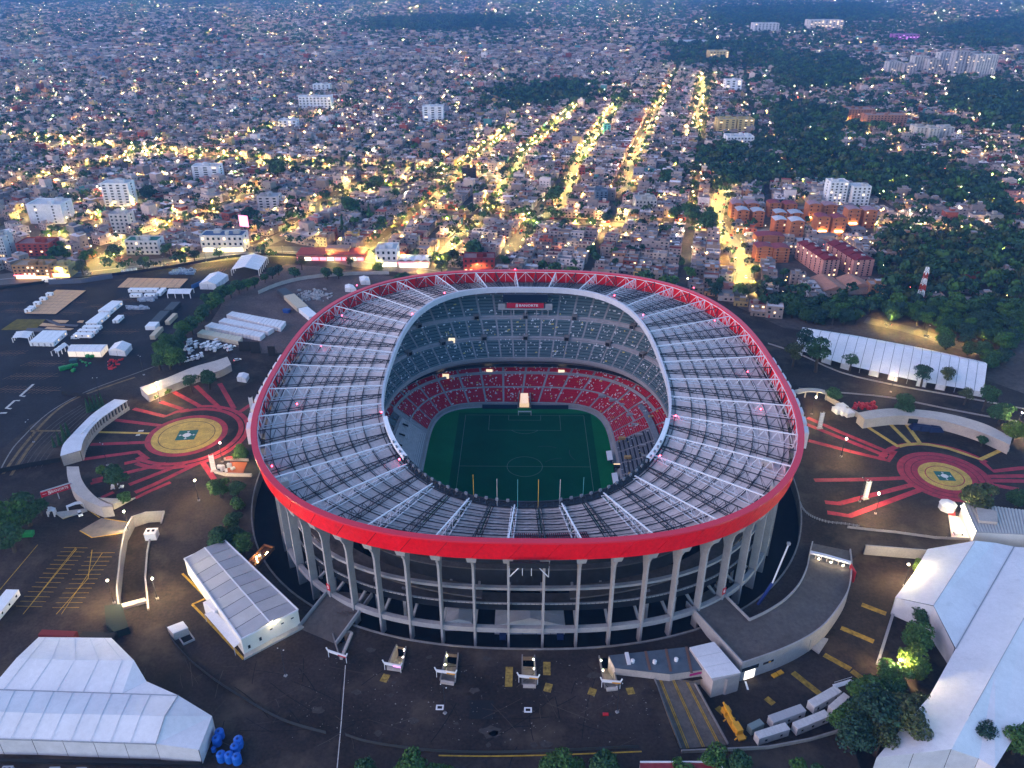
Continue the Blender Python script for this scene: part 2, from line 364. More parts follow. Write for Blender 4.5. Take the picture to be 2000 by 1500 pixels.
def frame_at(s, f=rim):
    x, y = f(s); x2, y2 = f(s + 1e-3); x1, y1 = f(s - 1e-3); t = math.atan2(y2 - y1, x2 - x1); return float(x), float(y), t - math.pi / 2   # outward normal (ccw)
colobj = []
for s in AX:
    x, y, a = frame_at(s); o = link('column', colmesh, None, (x, y, 0), a); wlink(o, ST); colobj.append(o)
    p = link('bracket', podmesh, o)
# --- ring beams, ring walkway, ramps under the rim
def ring_box(f0, f1, z0, z1, ss=S240, closed=True, zf=0):
    m = MB(); A0, A1, B0, B1 = ringpts(f0, ss, z0), ringpts(f0, ss, z1), ringpts(f1, ss, z0), ringpts(f1, ss, z1)
    m.strip(A0, A1, closed=closed); m.strip(A1, B1, closed=closed); m.strip(B1, B0, closed=closed); m.strip(B0, A0, closed=closed); return m
wpart('ring_beam', ring_box(inset(rim, 5.6), inset(rim, 7.4), 3.2, 5.4), CONC, ST)
wpart('ring_beam', ring_box(inset(rim, 9.3), inset(rim, 10.8), 20.4, 21.5), CONC, ST)
wpart('ring_beam', ring_box(inset(rim, 10.0), inset(rim, 11.2), 10.2, 11.4), CONC, ST)
wpart('ring_walkway', ring_box(inset(rim, 9.0), inset(rim, 17.0), 11.6, 12.2), DECKM, ST)
wpart('walkway_fascia', ring_box(inset(rim, 8.6), inset(rim, 8.95), 11.5, 14.4), MATTEK, ST)
wpart('walkway_rail', ring_box(inset(rim, 8.45), inset(rim, 9.1), 14.42, 14.9), CONC, ST)
mb = MB()
for k in range(480):
    x, y, a = frame_at(k / 480, inset(rim, 8.42)); mb.obox(x, y, 14.40, 14.95, 0.12, 0.18, a)
wpart('rail_post', mb, STEELK, ST, 'stuff')
for sgn in (1, -1):          # two ramps that climb from the middle of the near end round both sides
    ss = 0.5 * (sgn > 0) * 0 + sgn * np.linspace(0.02, 0.27, 60); zz = np.linspace(14.5, 34, 60)
    m = MB(); A, B = ringpts(inset(rim, 10.9), ss, zz), ringpts(inset(rim, 17.5), ss, zz); A1, B1 = ringpts(inset(rim, 10.9), ss, zz + .7), ringpts(inset(rim, 17.5), ss, zz + .7)
    for P, Q in ((A, A1), (A1, B1), (B1, B), (B, A)): m.strip(P, Q)
    r = wpart('access_ramp', m, DECKM, ST)
    m = MB(); m.strip(ringpts(inset(rim, 10.7), ss, zz + .3), ringpts(inset(rim, 10.7), ss, zz + 1.9)); m.strip(ringpts(inset(rim, 10.7), ss, zz + 1.9), ringpts(inset(rim, 10.95), ss, zz + 1.9)); m.strip(ringpts(inset(rim, 10.95), ss, zz + 1.9), ringpts(inset(rim, 10.95), ss, zz + .3))
    p = m.build('parapet', CONC); p.parent = r; p.matrix_parent_inverse = r.matrix_parent_inverse.copy()
    r2 = sgn * np.linspace(0.06, 0.25, 24); m = MB()
    for i in range(0, 24, 2):
        x, y, a = frame_at(r2[i], inset(rim, 14)); m.obox(x, y, MZ, 13 + i * .6, 0.8, 1.2, a)
    wpart('ramp_pier', m, CONC, ST, 'stuff')
m = MB()
for s in AX[::1]:
    x, y, a = frame_at(s, inset(rim, 9)); x2, y2, _ = frame_at(s, inset(rim, 24)); m.bar((x, y, 4.2), (x2, y2, 11.0), 0.9)
wpart('raking_strut', m, CONC, ST, 'stuff')
# --- bowl underside
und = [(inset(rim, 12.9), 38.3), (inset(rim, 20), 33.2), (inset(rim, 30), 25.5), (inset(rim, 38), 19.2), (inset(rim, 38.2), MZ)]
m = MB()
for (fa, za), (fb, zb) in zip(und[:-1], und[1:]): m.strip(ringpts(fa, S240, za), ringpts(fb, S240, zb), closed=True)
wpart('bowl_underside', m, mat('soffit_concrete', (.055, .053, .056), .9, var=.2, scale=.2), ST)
# --- red fascia, one panel per bay, with slanted joints
rim_lo = ring_xy(119.6, 132.3, 2.75, 2.65)
sh = 0.42 / NB
for i in range(NB):
    s0, s1 = (i + .5) / NB + 0.00015, (i + 1.5) / NB - 0.00015; a = np.linspace(s0, s1, 7)
    m = MB(); B0, T0 = ringpts(rim_lo, a, ZB), ringpts(rim, a + sh, ZT); B1, T1 = ringpts(inset(rim_lo, .35), a, ZB), ringpts(inset(rim, .35), a + sh, ZT)
    m.strip(B0, T0); m.strip(T1, B1); m.strip(T0, T1); m.strip(B1, B0); m.add([B0[0], T0[0], T1[0], B1[0]], [(0, 1, 2, 3)]); m.add([B0[-1], T0[-1], T1[-1], B1[-1]], [(3, 2, 1, 0)])
    wpart('fascia_panel', m, RED, ST)
m = MB(); m.strip(ringpts(rim_lo, S240, ZB + .2), ringpts(rim, S240, ZT - .2), closed=True)
m.v = [(p[0] - (p[0] - CX) * .0022, p[1] - (p[1] - CY) * .0022, p[2]) for p in m.v]; wpart('fascia_backing', m, mat('fascia_dark_red', (.10, .004, .008), .7), ST)
CAPM = mat('red_cap', (0.68, 0.03, 0.06), 0.35)
wpart('rim_cap', ring_box(ring_xy(120.9, 133.6, 2.75, 2.65), rim_in, ZT + .02, ZT + .75), CAPM, ST)
# white lattice behind the fascia
m = MB()
for i in range(NB):
    s0, s1 = AX[i], AX[i] + 1 / NB; f = inset(rim, 2.2)
    p = ringpts(f, np.array([s0, (s0 + s1) / 2, s1]), ZB + .3); q = ringpts(f, np.array([s0, (s0 + s1) / 2, s1]), ZT - .2)
    m.bar(p[0], q[1], .26); m.bar(q[1], p[2], .26); m.bar(q[1], p[1], .2); m.bar(p[0], p[2], .24); m.bar(q[0], q[2], .3)
wpart('rim_lattice', m, STEELW, ST)
# --- roof panels, corrugated, 66 bays x 4
TS = [0, .25, .5, .75, 1.0]
def zroof(t): return 43.0 + 3.0 * t
for i in range(NB):
    s0, s1 = AX[i] + 0.0004, AX[i] + 1 / NB - 0.0004
    nr = 22; ss = np.linspace(s0, s1, nr * 2 + 1); zz = np.where(np.arange(nr * 2 + 1) % 2 == 0, 0.0, 0.34)
    for j in range(4):
        t0, t1 = TS[j] + .002, TS[j + 1] - .002
        xo, yo = roof_o(ss); xi, yi = inner(ss)
        A = [(xo[k] + (xi[k] - xo[k]) * t0, yo[k] + (yi[k] - yo[k]) * t0, zroof(t0) + zz[k]) for k in range(len(ss))]
        B = [(xo[k] + (xi[k] - xo[k]) * t1, yo[k] + (yi[k] - yo[k]) * t1, zroof(t1) + zz[k]) for k in range(len(ss))]
        wpart('roof_panel', MB().strip(A, B), ROOFM, ST)
# maroon stained patch of sheets at the near end
m = MB()
for k in range(36):
    s = -0.012 + 0.036 * k / 36 + 0.006; xo, yo = roof_o(s); xi, yi = inner(s); a = (float(xo), float(yo)); b = (float(xi), float(yi))
    q = [(a[0] + (b[0] - a[0]) * t, a[1] + (b[1] - a[1]) * t, zroof(t) + .5) for t in (.20, .36)]
    m.bar(q[0], q[1], .42, .12)
MAROON = mat('maroon_cloth', (0.16, 0.015, 0.03), 0.8); wpart('cable_bundle', m, MAROON, ST, 'stuff')
# --- trusses: white and dark by turns
def truss(s, wht):
    xo, yo = map(float, rim_in(s)); xi, yi = map(float, inner(s))
    a = Vector((xo, yo, 0)); b = Vector((xi, yi, 0)); L = (b - a).length; d = (b - a) / L; nrm = Vector((-d.y, d.x, 0))
    n = max(4, round(L / 5.2)); m = MB(); w = .42 if wht else .32
    top = lambda t: a + d * (L * t) + Vector((0, 0, 49.4 - 2.0 * t)); bot = lambda t, k: a + d * (L * t) + nrm * (1.05 * k) + Vector((0, 0, 43.6 + 2.9 * t))
    top0 = top(0.035)
    m.bar(top(0), top(1), w)
    for k in (-1, 1): m.bar(bot(0.02, k), bot(1, k), w * .75)
    for i in range(n):
        t0, t1 = i / n + .02 * (i == 0), (i + 1) / n; tm = (t0 + t1) / 2
        for k in (-1, 1):
            m.bar(bot(t0, k), top(tm), .15 if wht else .12); m.bar(top(tm), bot(t1, k), .15 if wht else .12)
        m.bar(bot(t1, -1), bot(t1, 1), .16)
    m.bar(bot(.02, -1), top(.0), .3); m.bar(bot(.02, 1), top(.0), .3)
    wpart('roof_truss', m, STEELW if wht else STEELK, ST)
for i, s in enumerate(AX): truss(s, i % 2 == 1)
# --- purlin rings
for t in (.045, .17, .30, .43, .56, .69, .82, .965):
    m = MB(); ss = np.arange(120) / 120
    xo, yo = roof_o(ss); xi, yi = inner(ss); P = [(float(xo[k] + (xi[k] - xo[k]) * t), float(yo[k] + (yi[k] - yo[k]) * t)) for k in range(120)]
    for k in range(120):
        p, q = P[k], P[(k + 1) % 120]; z = zroof(t)
        m.bar((*p, z + .6), (*q, z + .6), .30, .26)
        if 0.1 < t < .9:
            m.bar((*p, z + 1.9), (*q, z + 1.9), .14)
            m.bar((*p, z + .7), (*q, z + 1.9), .07)
    wpart('purlin_ring', m, STEELK, ST)
# --- inner edge beam, floodlights, white covers
EDGE = mat('edge_sheet', (0.52, 0.52, 0.58), 0.5, var=0.08, scale=0.3)
a = np.linspace(0.155, 0.845, 150); m = MB()
for P, Q in ((ringpts(inner2, a, 44.8), ringpts(inner2, a, 48.0)), (ringpts(inner2, a, 48.0), ringpts(inner, a, 48.2)), (ringpts(inner, a, 48.2), ringpts(inner, a, 44.8)), (ringpts(inner, a, 44.8), ringpts(inner2, a, 44.8))): m.strip(P, Q)
wpart('inner_edge_beam', m, EDGE, ST)
a = np.linspace(-0.155, 0.155, 71); m = MB()
for k in range(70):
    p = ringpts(inner, a[k:k + 2], 46.3); q = ringpts(inner2, a[k:k + 2], 48.2); r = ringpts(inset(inner, 2.6), a[k:k + 2], 46.6)
    m.bar(p[0], p[1], .7); m.bar(q[0], q[1], .4); m.bar(r[0], r[1], .5); m.bar(p[0], q[0], .3); m.bar(p[0], q[1], .2); m.bar(p[0], r[1], .25); m.bar(q[0], r[0], .2); m.add([p[0], p[1], r[1], r[0]], [(0, 1, 2, 3)])
wpart('inner_edge_truss', m, STEELK, ST)
m = MB(); m.box(-.55, .55, -.3, .3, .5, 1.5); m.bar((0, 0, 0), (0, 0, 1), .2); flm = m.mesh('floodlight', mat('flood_grey', (.16, .17, .20), .5))
for k, s in enumerate(list(np.linspace(-0.125, -0.012, 17)) + list(np.linspace(0.022, 0.128, 16))):
    x, y, a_ = frame_at(s, inset(inner2, -.6)); wlink(link('floodlight', flm, None, (x, y, 48.0), a_ + math.pi / 2), ST)
for sg in (1, -1):
    a = sg * np.linspace(0.104, 0.164, 24); m = MB()
    for P, Q in ((ringpts(inset(inner2, -.9), a, 47.2), ringpts(inset(inner2, -.9), a, 48.8)), (ringpts(inset(inner2, -.9), a, 48.8), ringpts(inset(inner2, .9), a, 48.9)), (ringpts(inset(inner2, .9), a, 48.9), ringpts(inset(inner2, .9), a, 47.2))): m.strip(P, Q)
    wpart('edge_cover', m, WHITE, ST)
cols = [(0.6, 0.36, 0.05), (0.5, 0.5, 0.5), (0.08, 0.35, 0.38), (0.5, 0.42, 0.3), (0.55, 0.35, 0.05), (0.5, 0.3, 0.05)]
for k, (px, lo, hi) in enumerate(((925, 968, 929), (971, 984, 939), (1011, 988, 941), (1051, 988, 941), (1093, 980, 939), (1139, 962, 932))):
    x, y = G(px, lo, 47.5); m = MB(); m.tube([(x, y, 46), (x, y, 46 + (lo - hi) / 3.6)], .10, 6); wpart('roof_pole', m, mat('pole_paint_%d' % (k % 3), cols[k], .5), ST)
m = MB(); m.ball((0, 0, 0), .36, 6, 4); bm_ = m.mesh('beacon', BEACON)
for px, py, z in ((668, 616, 47), (627, 676, 47), (580, 789, 47), (531, 910, 47), (868, 572, 48), (805, 613, 48), (745, 805, 48), (780, 897, 49.5), (1006, 526, 51), (1200, 577, 48), (1256, 615, 48), (1320, 812, 48), (1289, 890, 49.5), (1396, 626, 47), (1460, 726, 47), (1486, 799, 47), (1540, 924, 47), (1355, 562, 51), (697, 557, 51)):
    x, y = G(px, py, z); wlink(link('beacon', bm_, None, (x, y, z)), ST)
# roof service cabins
for px, py in ((552, 944), (1517, 955), (1500, 905)):
    x, y = G(px, py, 45); m = MB(); m.obox(x, y, 44, 46.6, 4.5, 3.2, .5 if px < 1000 else -.5); wpart('service_cabin', m, mat('cabin_paint', (.55, .5, .46), .7), ST)
# signboard frame under the near rim
m = MB(); xa, ya = G(995, 1096, 43); xb, yb = G(1072, 1096, 43); m.box(xa, xb, ya - 1.4, ya - .5, 41.2, 43.4); sb = wpart('signboard', m, BLACK, ST)
m = MB()
for x in (xa, xb):
    for d in (-1, 1): m.bar((x + d * .3, ya - .6, 41.2), (x - (2.5 if x > 2 else -2.5), ya - .2, 41.0), .25); m.bar((x, ya - .9, 41.2), (x, ya - .4, 36.5), .35)
    m.bar((x, ya - .4, 36.5), (x - (3.4 if x > 2 else -3.4), ya - .9, 41.2), .3)
for f in (.33, .56): m.bar((xa + (xb - xa) * f, ya - .8, 41), (xa + (xb - xa) * f, ya - .8, 37.4), .2)
wpart('signboard_bracket', m, STEELW, ST)
# column number plates
for s, txt in ((AX[59], '5'), (AX[6], '6')):
    x, y, a = frame_at(s, inset(rim, 5.15)); m = MB(); m.box(-0.02, .12, -.9, .9, 7.2, 10.4); p = link('number_plate', m.mesh('number_plate', REDM), None, (x, y, 0), a); wlink(p, ST)
    t = text_mesh(txt, 2.2, .02); t.materials.append(WHITE); o = link('numeral', t, p, (.16, 0, 8.8)); o.rotation_euler = (R(90), 0, R(90))
# --- pitch
pf = ring_xy(49.2, 61.2, 5.0, 5.0, -1.2, CY)
sheet('pitch', [[(p[0], p[1]) for p in ringpts(pf, np.arange(120) / 120, 0)]], -9.0, GRASS, label='green football pitch inside the stadium bowl')
PX = 1.8
sheet('pitch_mowing', [[(PX - 38, CY - 56), (PX + 38, CY - 56), (PX + 38, CY + 55), (PX - 38, CY + 55)]], -8.985, GRASSD)
m = MB(); z = -8.965; w = .2
def ln(*p): stroke(m, [(PX + x, CY + y) for x, y in p], w, z)
ln((-34, -52.5), (34, -52.5)); ln((34, -52.5), (34, 52.5)); ln((34, 52.5), (-34, 52.5)); ln((-34, 52.5), (-34, -52.5)); ln((-34, 0), (34, 0))
ln(*[(9.15 * math.cos(k * math.pi / 32), 9.15 * math.sin(k * math.pi / 32)) for k in range(65)])
for sg in (1, -1):
    ln((-20.16, sg * 52.5), (-20.16, sg * 36)); ln((-20.16, sg * 36), (20.16, sg * 36)); ln((20.16, sg * 36), (20.16, sg * 52.5))
    ln((-9.16, sg * 52.5), (-9.16, sg * 47)); ln((-9.16, sg * 47), (9.16, sg * 47)); ln((9.16, sg * 47), (9.16, sg * 52.5))
    ln(*[(9.15 * math.cos(R(q)), sg * (41.5 - 9.15 * math.sin(R(q)))) for q in range(37, 144, 5)])
o = m.build('pitch_marking', CHALK); tag(o, kind='structure')
m = MB()
for sx, sy, ang in ((17, 18, 60), (19.5, 8, 90), (24, 16, 170)):   # worn arcs in the turf
    pts = [(PX + sx + 12 * math.cos(R(ang + q)) - 12 * math.cos(R(ang)), CY + sy + 12 * math.sin(R(ang + q)) - 12 * math.sin(R(ang))) for q in range(0, 50, 6)]; stroke(m, pts, .35, -8.97)
tag(m.build('turf_scuff', mat('turf_scuff', (.02, .07, .06), .9)), kind='structure')
NET = mat('net_cord', (.35, .38, .4), .8)
for sg, lab in ((1, 'white football goal at the far end of the pitch'), (-1, 'white football goal at the near end under the roof')):
    t = thing('football_goal', lab, 'goal', (PX, CY + sg * 52.5, -8.96)); m = MB()
    for x in (-3.66, 3.66): m.bar((x, 0, 0), (x, 0, 2.44), .26); m.bar((x, 0, 2.44), (x, sg * 1.6, 2.3), .1); m.bar((x, sg * 1.6, 2.3), (x, sg * 2.6, 0), .1)
    m.bar((-3.79, 0, 2.44), (3.79, 0, 2.44), .26); m.build('goal_frame', WHITE, t)
    m = MB()
    for k in range(15): x = -3.6 + k * .514; m.bar((x, sg * 1.6, 2.3), (x, sg * 2.6, 0), .05); m.bar((x, 0, 2.4), (x, sg * 1.6, 2.3), .05)
    for k in range(5): m.bar((-3.6, sg * (1.6 + k * .25), 2.3 - k * .57), (3.6, sg * (1.6 + k * .25), 2.3 - k * .57), .05)
    m.build('net', NET, t)
# --- seating bowl
P0 = ring_xy(50.4, 62.4, 5.0, 5.0, -1.2, CY); L0 = ring_xy(51, 63, 4.6, 4.6, -1, CY); L1 = ring_xy(80.5, 88.5, 2.9, 2.9)
U0 = ring_xy(74.5, 83, 2.75, 2.75); U1 = ring_xy(106.5, 119, 2.75, 2.65)
LZ0, LZ1, UZ0, UZ1 = -6.6, 4.2, 12.0, 39.5
BOWLC = mat('bowl_concrete', (0.30, 0.29, 0.30), .85, var=.15, scale=.3)
def SB(fa, za, fb, zb):
    def f(s, t, dz=0.0):
        xa, ya = fa(s); xb, yb = fb(s); return np.stack([xa + (xb - xa) * t, ya + (yb - ya) * t, np.full(np.shape(xa), za + (zb - za) * t + dz)], -1)
    return f
LOW, UPP = SB(L0, LZ0, L1, LZ1), SB(U0, UZ0, U1, UZ1)
def tl(a): return [tuple(map(float, p)) for p in a]
m = MB(); m.strip(ringpts(pf, S240, -9), ringpts(P0, S240, -9), closed=True); m.strip(ringpts(P0, S240, -9), ringpts(L0, S240, LZ0), closed=True); wpart('touchline_wall', m, CONC, ST)
m = MB(); m.strip(tl(LOW(S240, 0)), tl(LOW(S240, 1)), closed=True); wpart('lower_terrace', m, BOWLC, ST)
m = MB(); m.strip(tl(UPP(S240, 0)), tl(UPP(S240, 1)), closed=True); wpart('upper_terrace', m, BOWLC, ST)
wpart('gallery_wall', ring_box(L1, ring_xy(82.5, 90.5, 2.9, 2.9), LZ1, 12.5), DGLASS, ST)
wpart('gallery_slab', ring_box(ring_xy(79.0, 87, 2.9, 2.9), ring_xy(90, 98, 2.9, 2.9), 7.2, 7.7), CONCD, ST)
m = MB()
for P, Q in ((ringpts(inset(U0, -.6), S240, 10.3), ringpts(inset(U0, -.6), S240, 13.2)), (ringpts(inset(U0, -.6), S240, 13.2), ringpts(inset(U0, .2), S240, 13.2)), (ringpts(inset(U0, .2), S240, 13.2), ringpts(inset(U0, .2), S240, 11.5)), (ringpts(inset(U0, -.6), S240, 10.3), ringpts(ring_xy(90, 98, 2.9, 2.9), S240, 12.4))): m.strip(P, Q, closed=True)
wpart('balcony_front', m, CONC, ST)
def block(F, s0, s1, t0, t1, rows, cA, cB, wfrac, depth, name='seat_block', white=(.80, .80, .82)):
    """stepped rows with seats: riser, tread, a strip of seats and single bright seats"""
    m = MB(); nseg = 4; ss = np.linspace(s0, s1, nseg + 1); conc = (.24, .235, .25)
    for r in range(rows):
        ta, tb = t0 + (t1 - t0) * r / rows, t0 + (t1 - t0) * (r + 1) / rows; tm = ta + (tb - ta) * .22
        za = (F(ss, ta)[0][2]); zb = F(ss, tb)[0][2]
        A = F(ss, ta); A[:, 2] = za + .06; B = F(ss, tm); B[:, 2] = za + .08; Cc = F(ss, tm); Cc[:, 2] = zb + .14; D = F(ss, tb); D[:, 2] = zb + .14
        k = cA if (r % 2) else cB
        m.strip(tl(A), tl(B), conc); m.strip(tl(B), tl(Cc), k); m.strip(tl(Cc), tl(D), k)
        ln_ = float(np.hypot(*(A[-1] - A[0])[:2])); nw = rng.poisson(ln_ * wfrac * 1.35)
        for _ in range(nw):
            u = s0 + (s1 - s0) * rng.uniform(.03, .97); p = F(np.array([u, u + .55 / 640]), tm)
            if rng.random() < .2: p = F(np.array([u, u + 1.5 / 640]), tm)
            q = F(np.array([u, u + (.55 / 640)]), tm - .004); z0 = zb + .16
            cc = white if rng.random() < .88 else (.75, .6, .2)
            a, b = p[0], p[1]; m.add([(a[0], a[1], z0), (b[0], b[1], z0), (b[0], b[1], z0 + .5), (a[0], a[1], z0 + .5)], [(0, 1, 2, 3)], cc)
            c_, d_ = F(np.array([u]), tb)[0], F(np.array([u + (p[1][0] - p[0][0]) * 0 + .55 / 640]), tb)[0]
            m.add([(a[0], a[1], z0 + .5), (b[0], b[1], z0 + .5), (d_[0], d_[1], z0 + .5), (c_[0], c_[1], z0 + .5)], [(0, 1, 2, 3)], cc)
    return wpart(name, m, SEATM, ST, 'stuff')
BL1, BL2 = (.045, .095, .115), (.105, .175, .195)
RD1, RD2 = (.60, .004, .035), (.52, .004, .030)
DK1, DK2 = (.018, .022, .034), (.16, .17, .20)
VOM = []
nU = 44
for k in range(nU):                                  # upper deck, three tiers
    s0 = .5 + (k - nU / 2) * (.62 / nU); s1 = s0 + .62 / nU - .0018
    block(UPP, s0, s1, .03, .285, 11, BL1, BL2, .085, 1); block(UPP, s0, s1, .345, .60, 11, BL1, BL2, .075, 1); block(UPP, s0, s1, .665, .985, 13, BL1, BL2, .05, 1)
m = MB()
for t in (.30, .62):
    A = tl(UPP(np.linspace(.18, .82, 120), t)); B = tl(UPP(np.linspace(.18, .82, 120), t, 1.1)); Cc = tl(UPP(np.linspace(.18, .82, 120), t + .012, 1.1)); m.strip(A, B); m.strip(B, Cc)
wpart('tier_parapet', m, mat('parapet_paint', (.30, .29, .31), .8, var=.15, scale=.4), ST)
for t, ks in ((.315, (-.17, -.125, -.085, -.042, 0, .042, .085, .125, .17)), (.635, (-.15, -.10, -.045, 0, .045, .10, .15))):
    for k in ks:
        m = MB(); s = .5 + k; p = UPP(np.array([s]), t)[0]; x, y, a = frame_at(s, U0); m.box(-1.6, 2.6, -1.7, 1.7, -.4, 2.0); m.box(-1.62, -.9, -1.2, 1.2, -.3, 1.6)
        o = wpart('vomitory', m, CONCD, ST); o.location = (0, 0, 0)
        o.matrix_parent_inverse = ((Matrix.Translation(ST.location)).inverted()) @ Matrix.Translation((p[0], p[1], p[2])) @ Matrix.Rotation(a, 4, 'Z')
        m = MB(); m.box(-1.75, -1.6, -1.2, 1.2, -.2, 1.7); q = m.build('vomitory_opening', BLACK, o)
nL = 40
for k in range(nL):                                  # lower bowl
    s0 = k / nL; s1 = s0 + 1 / nL - .0026; mid = (s0 + s1) / 2
    if mid < .17 or mid > .80: continue
    side_r = mid < .335
    if side_r:
        red = .30 < mid
        block(LOW, s0, s1, .02, .60, 17, DK1 if not red else RD1, DK2 if not red else RD2, .03 if not red else .14, 1); block(LOW, s0, s1, .70, .97, 7, RD1 if mid > .26 else DK1, RD2 if mid > .26 else DK2, .10, 1)
    elif mid > .682:
        block(LOW, s0, s1, .80, .97, 5, RD1, RD2, .16, 1)
    else:
        block(LOW, s0, s1, .02, .40, 12, RD1, RD2, .10, 1); block(LOW, s0, s1, .44, .78, 11, RD1, RD2, .11, 1); block(LOW, s0, s1, .84, .98, 5, RD1, RD2, .08, 1)
a = np.linspace(.345, .68, 90); m = MB()
for t, h in ((.41, .5), (.80, 1.2)): m.strip(tl(LOW(a, t)), tl(LOW(a, t, h))); m.strip(tl(LOW(a, t, h)), tl(LOW(a, t + .02, h)))
wpart('tier_parapet', m, CONC, ST)
# left side: bare concrete terrace and glazed boxes
a = np.linspace(.683, .80, 40); STEPM = mat('bare_terrace', (.50, .47, .47), .8, var=.12, scale=.4, dirt=((.26, .22, .2), .25, .6, .8)); m = MB(); rows = 16
for r in range(rows):
    t0, t1 = .02 + .55 * r / rows, .02 + .55 * (r + 1) / rows; z0 = LZ0 + .4 + r * .42
    A, B = LOW(a, t0), LOW(a, t1); A[:, 2] = z0; B[:, 2] = z0; m.strip(tl(A), tl(B)); C2 = LOW(a, t1); C2[:, 2] = z0 + .42; m.strip(tl(B), tl(C2))
wpart('bare_terrace', m, STEPM, ST)
m = MB(); A, B = LOW(a, .585, 0), LOW(a, .62, 0); za = LZ0 + .4 + rows * .42
A[:, 2] = za - .5; T = A.copy(); T[:, 2] = za + 1.3; T2 = LOW(a, .615); T2[:, 2] = za + 1.3; B[:, 2] = za - .6; m.strip(tl(A), tl(T)); m.strip(tl(T), tl(T2)); m.strip(tl(T2), tl(B)); wpart('terrace_parapet', m, CONC, ST)
for k in range(10):
    a2 = np.linspace(.684 + k * .0116, .684 + k * .0116 + .0108, 4); m = MB(); A, B = LOW(a2, .63), LOW(a2, .78); A[:, 2] = 1.2; B[:, 2] = 3.4; m.strip(tl(A), tl(B)); C2 = LOW(a2, .63); C2[:, 2] = -1; m.strip(tl(C2), tl(A)); wpart('glazed_box', m, mat('box_glass_%d' % (k % 3), ((.02, .03, .045), (.03, .075, .09), (.015, .022, .035))[k % 3], .25, spec=.5), ST)
m = MB()
for k in range(8):
    s = .772 + k * .0029; p, q = LOW(np.array([s]), .04)[0], LOW(np.array([s]), .52)[0]; m.bar((p[0], p[1], LZ0 + 1.3), (q[0], q[1], LZ0 + .6 + 14.5 * .42), .55, .1)
wpart('terrace_gap', m, BLACK, ST, 'stuff')
for k in range(4):
    s = .695 + k * .021; p = LOW(np.array([s]), .5)[0]; m = MB(); q = LOW(np.array([s]), .38)[0]; m.bar((p[0], p[1], .2), (q[0], q[1], -.6), .5, .8); wpart('stair_mouth', m, BLACK, ST)
# right side: walkway, tarpaulins, stair boxes
a = np.linspace(.19, .345, 60); m = MB(); A, B, T, T2 = LOW(a, .61, .6), LOW(a, .685, .6), LOW(a, .61, -.4), LOW(a, .685, 1.6); m.strip(tl(A), tl(B)); m.strip(tl(T), tl(A)); m.strip(tl(B), tl(T2)); wpart('side_walkway', m, mat('walkway_paint', (.16, .19, .23), .7, var=.2, scale=.5), ST)
TARP = mat('tan_tarpaulin', (.50, .32, .13), .7, var=.15, scale=.8)
def stand_box(px, py, z, lx, ly, h, m_, name):
    x, y = G(px, py, z); mm = MB(); mm.obox(x, y, z - .6, z + h, lx, ly, .05); wpart(name, mm, m_, ST)
for px, py, z, lx in ((1215, 856, -2.5, 3.5), (1226, 893, -2.5, 3.5), (1234, 926, -2.5, 3.5), (1250, 776, .3, 4), (1276, 814, 1.2, 5.5)): stand_box(px, py, z, lx, 1.7, .7, TARP, 'tarpaulin')
for px, py, z in ((1176, 774, -2), (1197, 782, -2), (1217, 791, -2), (1231, 811, -2), (1241, 830, -2), (1249, 850, -2), (1256, 871, -2), (1262, 892, -2), (1190, 752, 0)): stand_box(px, py, z, 4.2, 1.6, .9, GREY, 'stair_box')
for px, py in ((871, 734), (956, 728), (1096, 728), (890, 627)):
    F_, t_ = (LOW, .81) if py > 700 else (UPP, .31); z0_ = F_(np.array([.5]), t_)[0][2]; xw = G(px, py, z0_)[0]; sg_ = np.linspace(.38, .62, 400); pp_ = F_(sg_, t_); x, y, z = map(float, pp_[int(np.argmin(np.abs(pp_[:, 0] - xw)))]); mm = MB(); mm.box(x - 1.9, x + 1.9, y, y + 1.5, z - 1, z + 2.2); wpart('lit_doorway', mm, glow('doorway_light', (1, .76, .40), .22), ST)
x, y = G(1024, 788, -6); m = MB(); m.box(x - 2.8, x + 2.8, y, y + .3, -8.5, -6.0); m.add([(x - 2.6, y + .4, -6.0), (x + 2.6, y + .4, -6.0), (x + 2.2, y + 7.5, -3.2), (x - 2.2, y + 7.5, -3.2)], [(0, 1, 2, 3)]); wpart('player_tunnel', m, glow('tunnel_light', (1, .60, .22), .16), ST)
m = MB()
for sx in (-1, 1): m.box(x + sx * 3.4 - .4, x + sx * 3.4 + .4, y, y + 8, -8.5, -3.0)
wpart('tunnel_wall', m, CONCD, ST)
m = MB(); xa, ya = G(942, 795, -8); xb, yb = G(1110, 795, -8)
m.box(xa, x - 4, ya - .2, ya + .3, -8.98, -6.4); m.box(x + 4, xb, ya - .2, ya + .3, -8.98, -6.4); wpart('advert_wall', m, mat('advert_dark', (.02, .045, .075), .5), ST)
